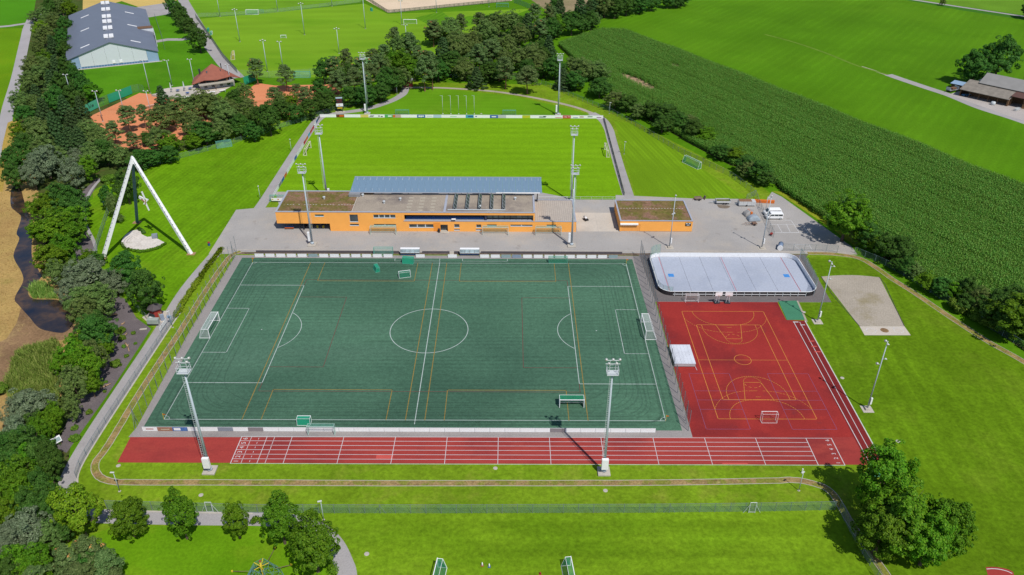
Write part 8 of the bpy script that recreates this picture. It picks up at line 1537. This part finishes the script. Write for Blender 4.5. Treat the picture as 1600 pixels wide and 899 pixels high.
belt(BELT_SE, "east lawn hedge", 'x', "hedge east of the shot put area", 0.4)
# young shrubs in the dark gravel bed
for i, (q, s) in enumerate([((-72.01, -1.51), 1.5), ((-70.37, -4.35), 1.2), ((-68.67, -2.01), 0.7), ((-68.67, -7.38), 0.7), ((-66.57, -6.11), 0.5), ((-66.58, -11.03), 0.7), ((-67.45, -14.35), 1.5), ((-67.14, -20.23), 0.5), ((-66.00, -23.47), 0.5), ((-66.15, -30.24), 0.9), ((-66.86, -35.07), 0.9), ((-65.39, -38.20), 1.3)]):
    plant((q[0], q[1], s * 1.3, s * 1.5, 'bush'), "small shrub in the dark gravel bed, %s from the kiosk end" % ORD[i], "young shrubs in the gravel bed", "shrub")

# ------------------------------------------------------------------ small hedges and stuff
def inside(poly, x, y):
    c = np.zeros(len(x), bool); n = len(poly); j = n - 1
    for i in range(n):
        xi, yi = poly[i]; xj, yj = poly[j]
        with np.errstate(divide='ignore', invalid='ignore'):
            k = ((yi > y) != (yj > y)) & (x < (xj - xi) * (y - yi) / (yj - yi + 1e-12) + xi)
        c ^= k; j = i
    return c
rng = np.random.default_rng(8)
def hedge(name, label, pts, w_, h, mat, per=9, size=0.14):
    p = resample(pts, 0.55); ctr = []
    for q in p:
        for _ in range(4): ctr.append([q[0] - p[0][0] + rng.normal() * w_ * 0.22, q[1] - p[0][1] + rng.normal() * w_ * 0.22, h * rng.uniform(0.35, 0.72)])
    ctr = np.array(ctr); t = thing(name, label, "hedge", (p[0][0], p[0][1], 0))
    place_mesh(cloud_mesh("foliage", leaf_cloud(rng, ctr, np.full(len(ctr), h * 0.5), [per * 4] * len(ctr), size, axis=np.array([ctr[:, 0].mean(), ctr[:, 1].mean(), 0])), mat), "foliage", t, (0, 0, 0))
    m = MB()
    for q in p[::3]: m.tube((q[0] - p[0][0], q[1] - p[0][1], 0), (q[0] - p[0][0], q[1] - p[0][1], h * 0.6), 0.04, n=5)
    m.build("stems", BARK, t); return t
hedge("clipped_hedge", "low clipped hedge along the main path", [(-61.00, 38.85), (-61.39, 31.30), (-61.67, 21.90), (-61.72, 12.58), (-61.45, 4.79)], 1.0, 1.05, LEAF['lime'])
hedge("arena_hedge", "low hedge round the stone seating place", smooth_line([(-89.94, 41.98), (-87.78, 39.37), (-85.06, 37.91), (-82.38, 37.38), (-79.72, 38.69), (-78.30, 40.57), (-77.72, 41.89)]), 0.7, 0.7, LEAF['maple'])
hedge("arena_hedge", "short hedge behind the stone seating place", [(-88.81, 51.23), (-87.32, 49.82), (-85.96, 48.23)], 0.6, 0.8, LEAF['dark'])
hedge("path_hedge", "short hedge between the last small tree and path bend", [(-24.87, -58.65), (-23.29, -58.78)], 1.0, 1.0, LEAF['maple'])
t = hedge("thuja_column", "low hedge in front of the large tree on the path bend", [(-9.59, -68.76), (-9.16, -69.38)], 0.7, 1.6, LEAF['bright'])
# reeds, rough grass
def blades(name, poly, n, h, wd_, mat, label, lean=0.35):
    xs_ = [p[0] for p in poly]; ys_ = [p[1] for p in poly]
    x = rng.uniform(min(xs_), max(xs_), n); y = rng.uniform(min(ys_), max(ys_), n); k = inside(poly, x, y); x, y = x[k], y[k]; m = len(x)
    a = rng.uniform(0, 2 * np.pi, m); hh = h * rng.uniform(0.6, 1.15, m) * (0.75 + 0.35 * np.sin(x * 0.7) * np.cos(y * 0.6)); le = rng.normal(size=(m, 2)) * lean
    b = np.stack([np.cos(a), np.sin(a)], 1) * wd_ / 2
    p0 = np.stack([x - b[:, 0], y - b[:, 1], np.zeros(m)], 1); p1 = np.stack([x + b[:, 0], y + b[:, 1], np.zeros(m)], 1)
    p2 = np.stack([x + b[:, 0] * 0.4 + le[:, 0] * hh, y + b[:, 1] * 0.4 + le[:, 1] * hh, hh], 1); p3 = np.stack([x - b[:, 0] * 0.4 + le[:, 0] * hh, y - b[:, 1] * 0.4 + le[:, 1] * hh, hh], 1)
    v = np.stack([p0, p1, p2, p3], 1).reshape(-1, 3); me = cloud_mesh(name, v, mat); o = bpy.data.objects.new(name, me); COL.objects.link(o); return tag(o, label, "reeds", kind="stuff")
REED = leaf_mat("reed_blades", L(70, 100, 30), L(110, 138, 58), L(150, 160, 90)); STRAW = leaf_mat("straw_blades", L(112, 90, 46), L(150, 124, 70), L(176, 156, 100))
sheet("reed_bed", [(-89.91, -15.41), (-92.36, -9.25), (-89.03, -6.75), (-86.21, -4.20), (-83.13, -7.21), (-78.34, -18.52), (-74.45, -25.41), (-77.09, -29.10), (-82.71, -28.32), (-87.67, -22.09)], Z6, ground_mat("reed_soil", A(104, 120, 60), 0.2, 0.2, 0.25, 1.5))
blades("reeds", [(-89.91, -15.41), (-92.36, -9.25), (-89.03, -6.75), (-86.21, -4.20), (-83.13, -7.21), (-78.34, -18.52), (-74.05, -26.24), (-77.09, -29.10), (-82.71, -28.32), (-87.67, -22.09)], 16000, 1.6, 0.16, REED, "pale green reed bed beside the stream mouth")
blades("reeds", [(-102.24, 15.92), (-103.52, 20.30), (-101.87, 21.59), (-97.05, 17.82), (-93.38, 12.95), (-99.87, 13.21)], 2600, 1.6, 0.16, REED, "small reed clump in the bend of the stream")
blades("dry_grass", [(-164.23, 115.21), (-171.69, 134.97), (-142.13, 81.77), (-135.20, 67.41), (-129.46, 60.32), (-123.63, 48.70), (-120.81, 44.79), (-117.05, 35.10), (-110.91, 26.80), (-107.46, 21.55), (-105.27, 13.47), (-102.27, 9.93), (-96.22, 3.73), (-91.59, -0.57), (-95.51, -1.66), (-108.88, -1.74), (-177.89, 115.05)], 15000, 0.45, 0.12, STRAW, "dry straw coloured grass on the stream bank")["category"] = "grass"
# maize: rows of single plants
def maize_plant():
    r = np.random.default_rng(3); vs = []; fs = []
    for k in range(9):
        a = k * 2.4 + r.normal() * 0.25; z0 = 0.35 + 0.2 * k; ln = 0.75 - 0.25 * abs(k - 4) / 5; wd_ = 0.085
        d = np.array([math.cos(a), math.sin(a), 0]); s = np.array([-math.sin(a), math.cos(a), 0]); o = len(vs)
        for t_, up_ in ((0.0, 0.0), (0.45, 0.42), (1.0, 0.18)):
            c = d * ln * t_ + np.array([0, 0, z0 + up_ * ln]); ww = wd_ * (1.0, 1.15, 0.12)[int(t_ * 2 + 0.2)]
            vs += [tuple(c - s * ww), tuple(c + s * ww)]
        fs += [(o, o + 1, o + 3, o + 2), (o + 2, o + 3, o + 5, o + 4)]
    o = len(vs); vs += [(-0.02, 0, 0), (0.02, 0, 0), (0.015, 0, 2.35), (-0.015, 0, 2.35)]; fs.append((o, o + 1, o + 2, o + 3))
    for k in range(3): o = len(vs); a = k * 2.1; vs += [(0, 0, 2.2), (0.05, 0.02, 2.2), (0.16 * math.cos(a), 0.16 * math.sin(a), 2.55)]; fs.append((o, o + 1, o + 2))
    me = bpy.data.meshes.new("maize_plant"); me.from_pydata(vs, [], fs); return me
MAIZE = leaf_mat("maize_leaves", L(46, 82, 20), L(76, 118, 36), L(108, 144, 64))
mp = maize_plant(); mp.materials.append(MAIZE); mo = bpy.data.objects.new("maize_plant", mp)
FIELD = [(43.56, 259.36), (55.63, 275.39), (70.17, 291.11), (81.29, 289.90), (93.76, 268.10), (113.12, 231.85), (132.97, 191.12), (149.54, 157.12), (163.85, 128.99), (175.61, 103.60), (185.78, 81.65), (199.62, 52.37), (209.40, 30.66), (155.30, -49.52), (136.41, -7.38), (130.96, 11.55), (123.84, 32.78), (118.29, 50.84), (114.40, 55.75), (106.49, 79.34), (105.38, 91.69), (94.83, 101.53), (85.29, 120.79), (73.13, 149.90), (63.27, 175.66), (54.06, 213.50)]
BARE_M = [[(66.58, 210.60), (71.33, 210.68), (78.53, 200.77), (82.43, 190.33), (84.46, 178.60), (78.38, 182.05), (73.17, 192.99), (68.14, 203.56)], [(95.25, 229.29), (99.42, 224.94), (100.08, 215.31), (95.40, 219.47)]]
sheet("maize_soil", FIELD, Z2, ground_mat("maize_soil_earth", A(92, 92, 54), 0.2, 0.2, 0.25, 1.5, alt=[(A(176, 148, 116), 0.85, 0.05, (0.66, 0.72))]))
for bp_ in BARE_M: sheet("bare_patch", bp_, Z3, ground_mat("bare_patch_earth", A(178, 150, 122), 0.1, 0.3, 0.2, 1.5))
dirv = Vector((185.78, 81.65)) - Vector((81.29, 289.90)); ra = math.atan2(dirv.y, dirv.x); ca, sa = math.cos(ra), math.sin(ra)
fx = np.array([p[0] for p in FIELD]); fy = np.array([p[1] for p in FIELD]); uu = fx * ca + fy * sa; vv = -fx * sa + fy * ca
U, V_ = np.meshgrid(np.arange(uu.min(), uu.max(), 0.30), np.arange(vv.min(), vv.max(), 0.75)); U = U.ravel() + rng.normal(size=U.size) * 0.08; V_ = V_.ravel() + rng.normal(size=V_.size) * 0.06
X = U * ca - V_ * sa; Y = U * sa + V_ * ca
k = inside(FIELD, X, Y)
for bp_ in BARE_M: k &= ~inside(bp_, X + rng.normal(size=X.size) * 1.3, Y + rng.normal(size=X.size) * 1.3)
X, Y = X[k], Y[k]
row = np.round(-(X * sa) + Y * ca, 0); rown = np.sin(row * 0.9) * np.sin(row * 0.37 + 1.3)
hs_ = 1.0 - 0.16 * np.clip(rown, 0, 1) + 0.10 * np.sin(X * 0.11 + 1.0) * np.cos(Y * 0.09) + 0.06 * np.sin(X * 0.31) + rng.normal(size=len(X)) * 0.07
me = bpy.data.meshes.new("maize_field"); me.vertices.add(len(X)); me.vertices.foreach_set("co", np.stack([X, Y, np.zeros(len(X))], 1).astype(np.float32).ravel())
at_ = me.attributes.new("plant_scale", 'FLOAT', 'POINT'); at_.data.foreach_set("value", np.clip(hs_, 0.6, 1.3).astype(np.float32)); at2 = me.attributes.new("plant_turn", 'FLOAT', 'POINT'); at2.data.foreach_set("value", rng.uniform(0, 6.28, len(X)).astype(np.float32))
me.update(); fo = bpy.data.objects.new("maize_field", me); COL.objects.link(fo); tag(fo, "dark green maize field beside the sports ground", "maize", kind="stuff")
ng = bpy.data.node_groups.new("maize_rows", 'GeometryNodeTree'); ng.interface.new_socket("Geometry", in_out='INPUT', socket_type='NodeSocketGeometry'); ng.interface.new_socket("Geometry", in_out='OUTPUT', socket_type='NodeSocketGeometry')
gi = ng.nodes.new("NodeGroupInput"); go = ng.nodes.new("NodeGroupOutput"); iop = ng.nodes.new("GeometryNodeInstanceOnPoints"); oi_ = ng.nodes.new("GeometryNodeObjectInfo"); oi_.inputs[0].default_value = mo
m2p = ng.nodes.new("GeometryNodeMeshToPoints"); ng.links.new(gi.outputs[0], m2p.inputs[0]); ng.links.new(m2p.outputs[0], iop.inputs["Points"]); ng.links.new(oi_.outputs["Geometry"], iop.inputs["Instance"])
n1 = ng.nodes.new("GeometryNodeInputNamedAttribute"); n1.data_type = 'FLOAT'; n1.inputs[0].default_value = "plant_scale"; ng.links.new(n1.outputs[0], iop.inputs["Scale"])
n2 = ng.nodes.new("GeometryNodeInputNamedAttribute"); n2.data_type = 'FLOAT'; n2.inputs[0].default_value = "plant_turn"; cx_ = ng.nodes.new("ShaderNodeCombineXYZ"); ng.links.new(n2.outputs[0], cx_.inputs[2])
er = ng.nodes.new("FunctionNodeEulerToRotation"); ng.links.new(cx_.outputs[0], er.inputs[0]); ng.links.new(er.outputs[0], iop.inputs["Rotation"]); ng.links.new(iop.outputs[0], go.inputs[0])
md = fo.modifiers.new("rows", 'NODES'); md.node_group = ng
# grassy verge between maize and yard
sheet("maize_verge", [(103.33, 79.81), (105.63, 76.40), (113.53, 53.24), (116.16, 42.59), (118.70, 44.52), (115.64, 56.60), (106.91, 79.35)], Z6, ground_mat("verge_grass", A(140, 150, 40), 0.15, 0.2, 0.2, 1.5))
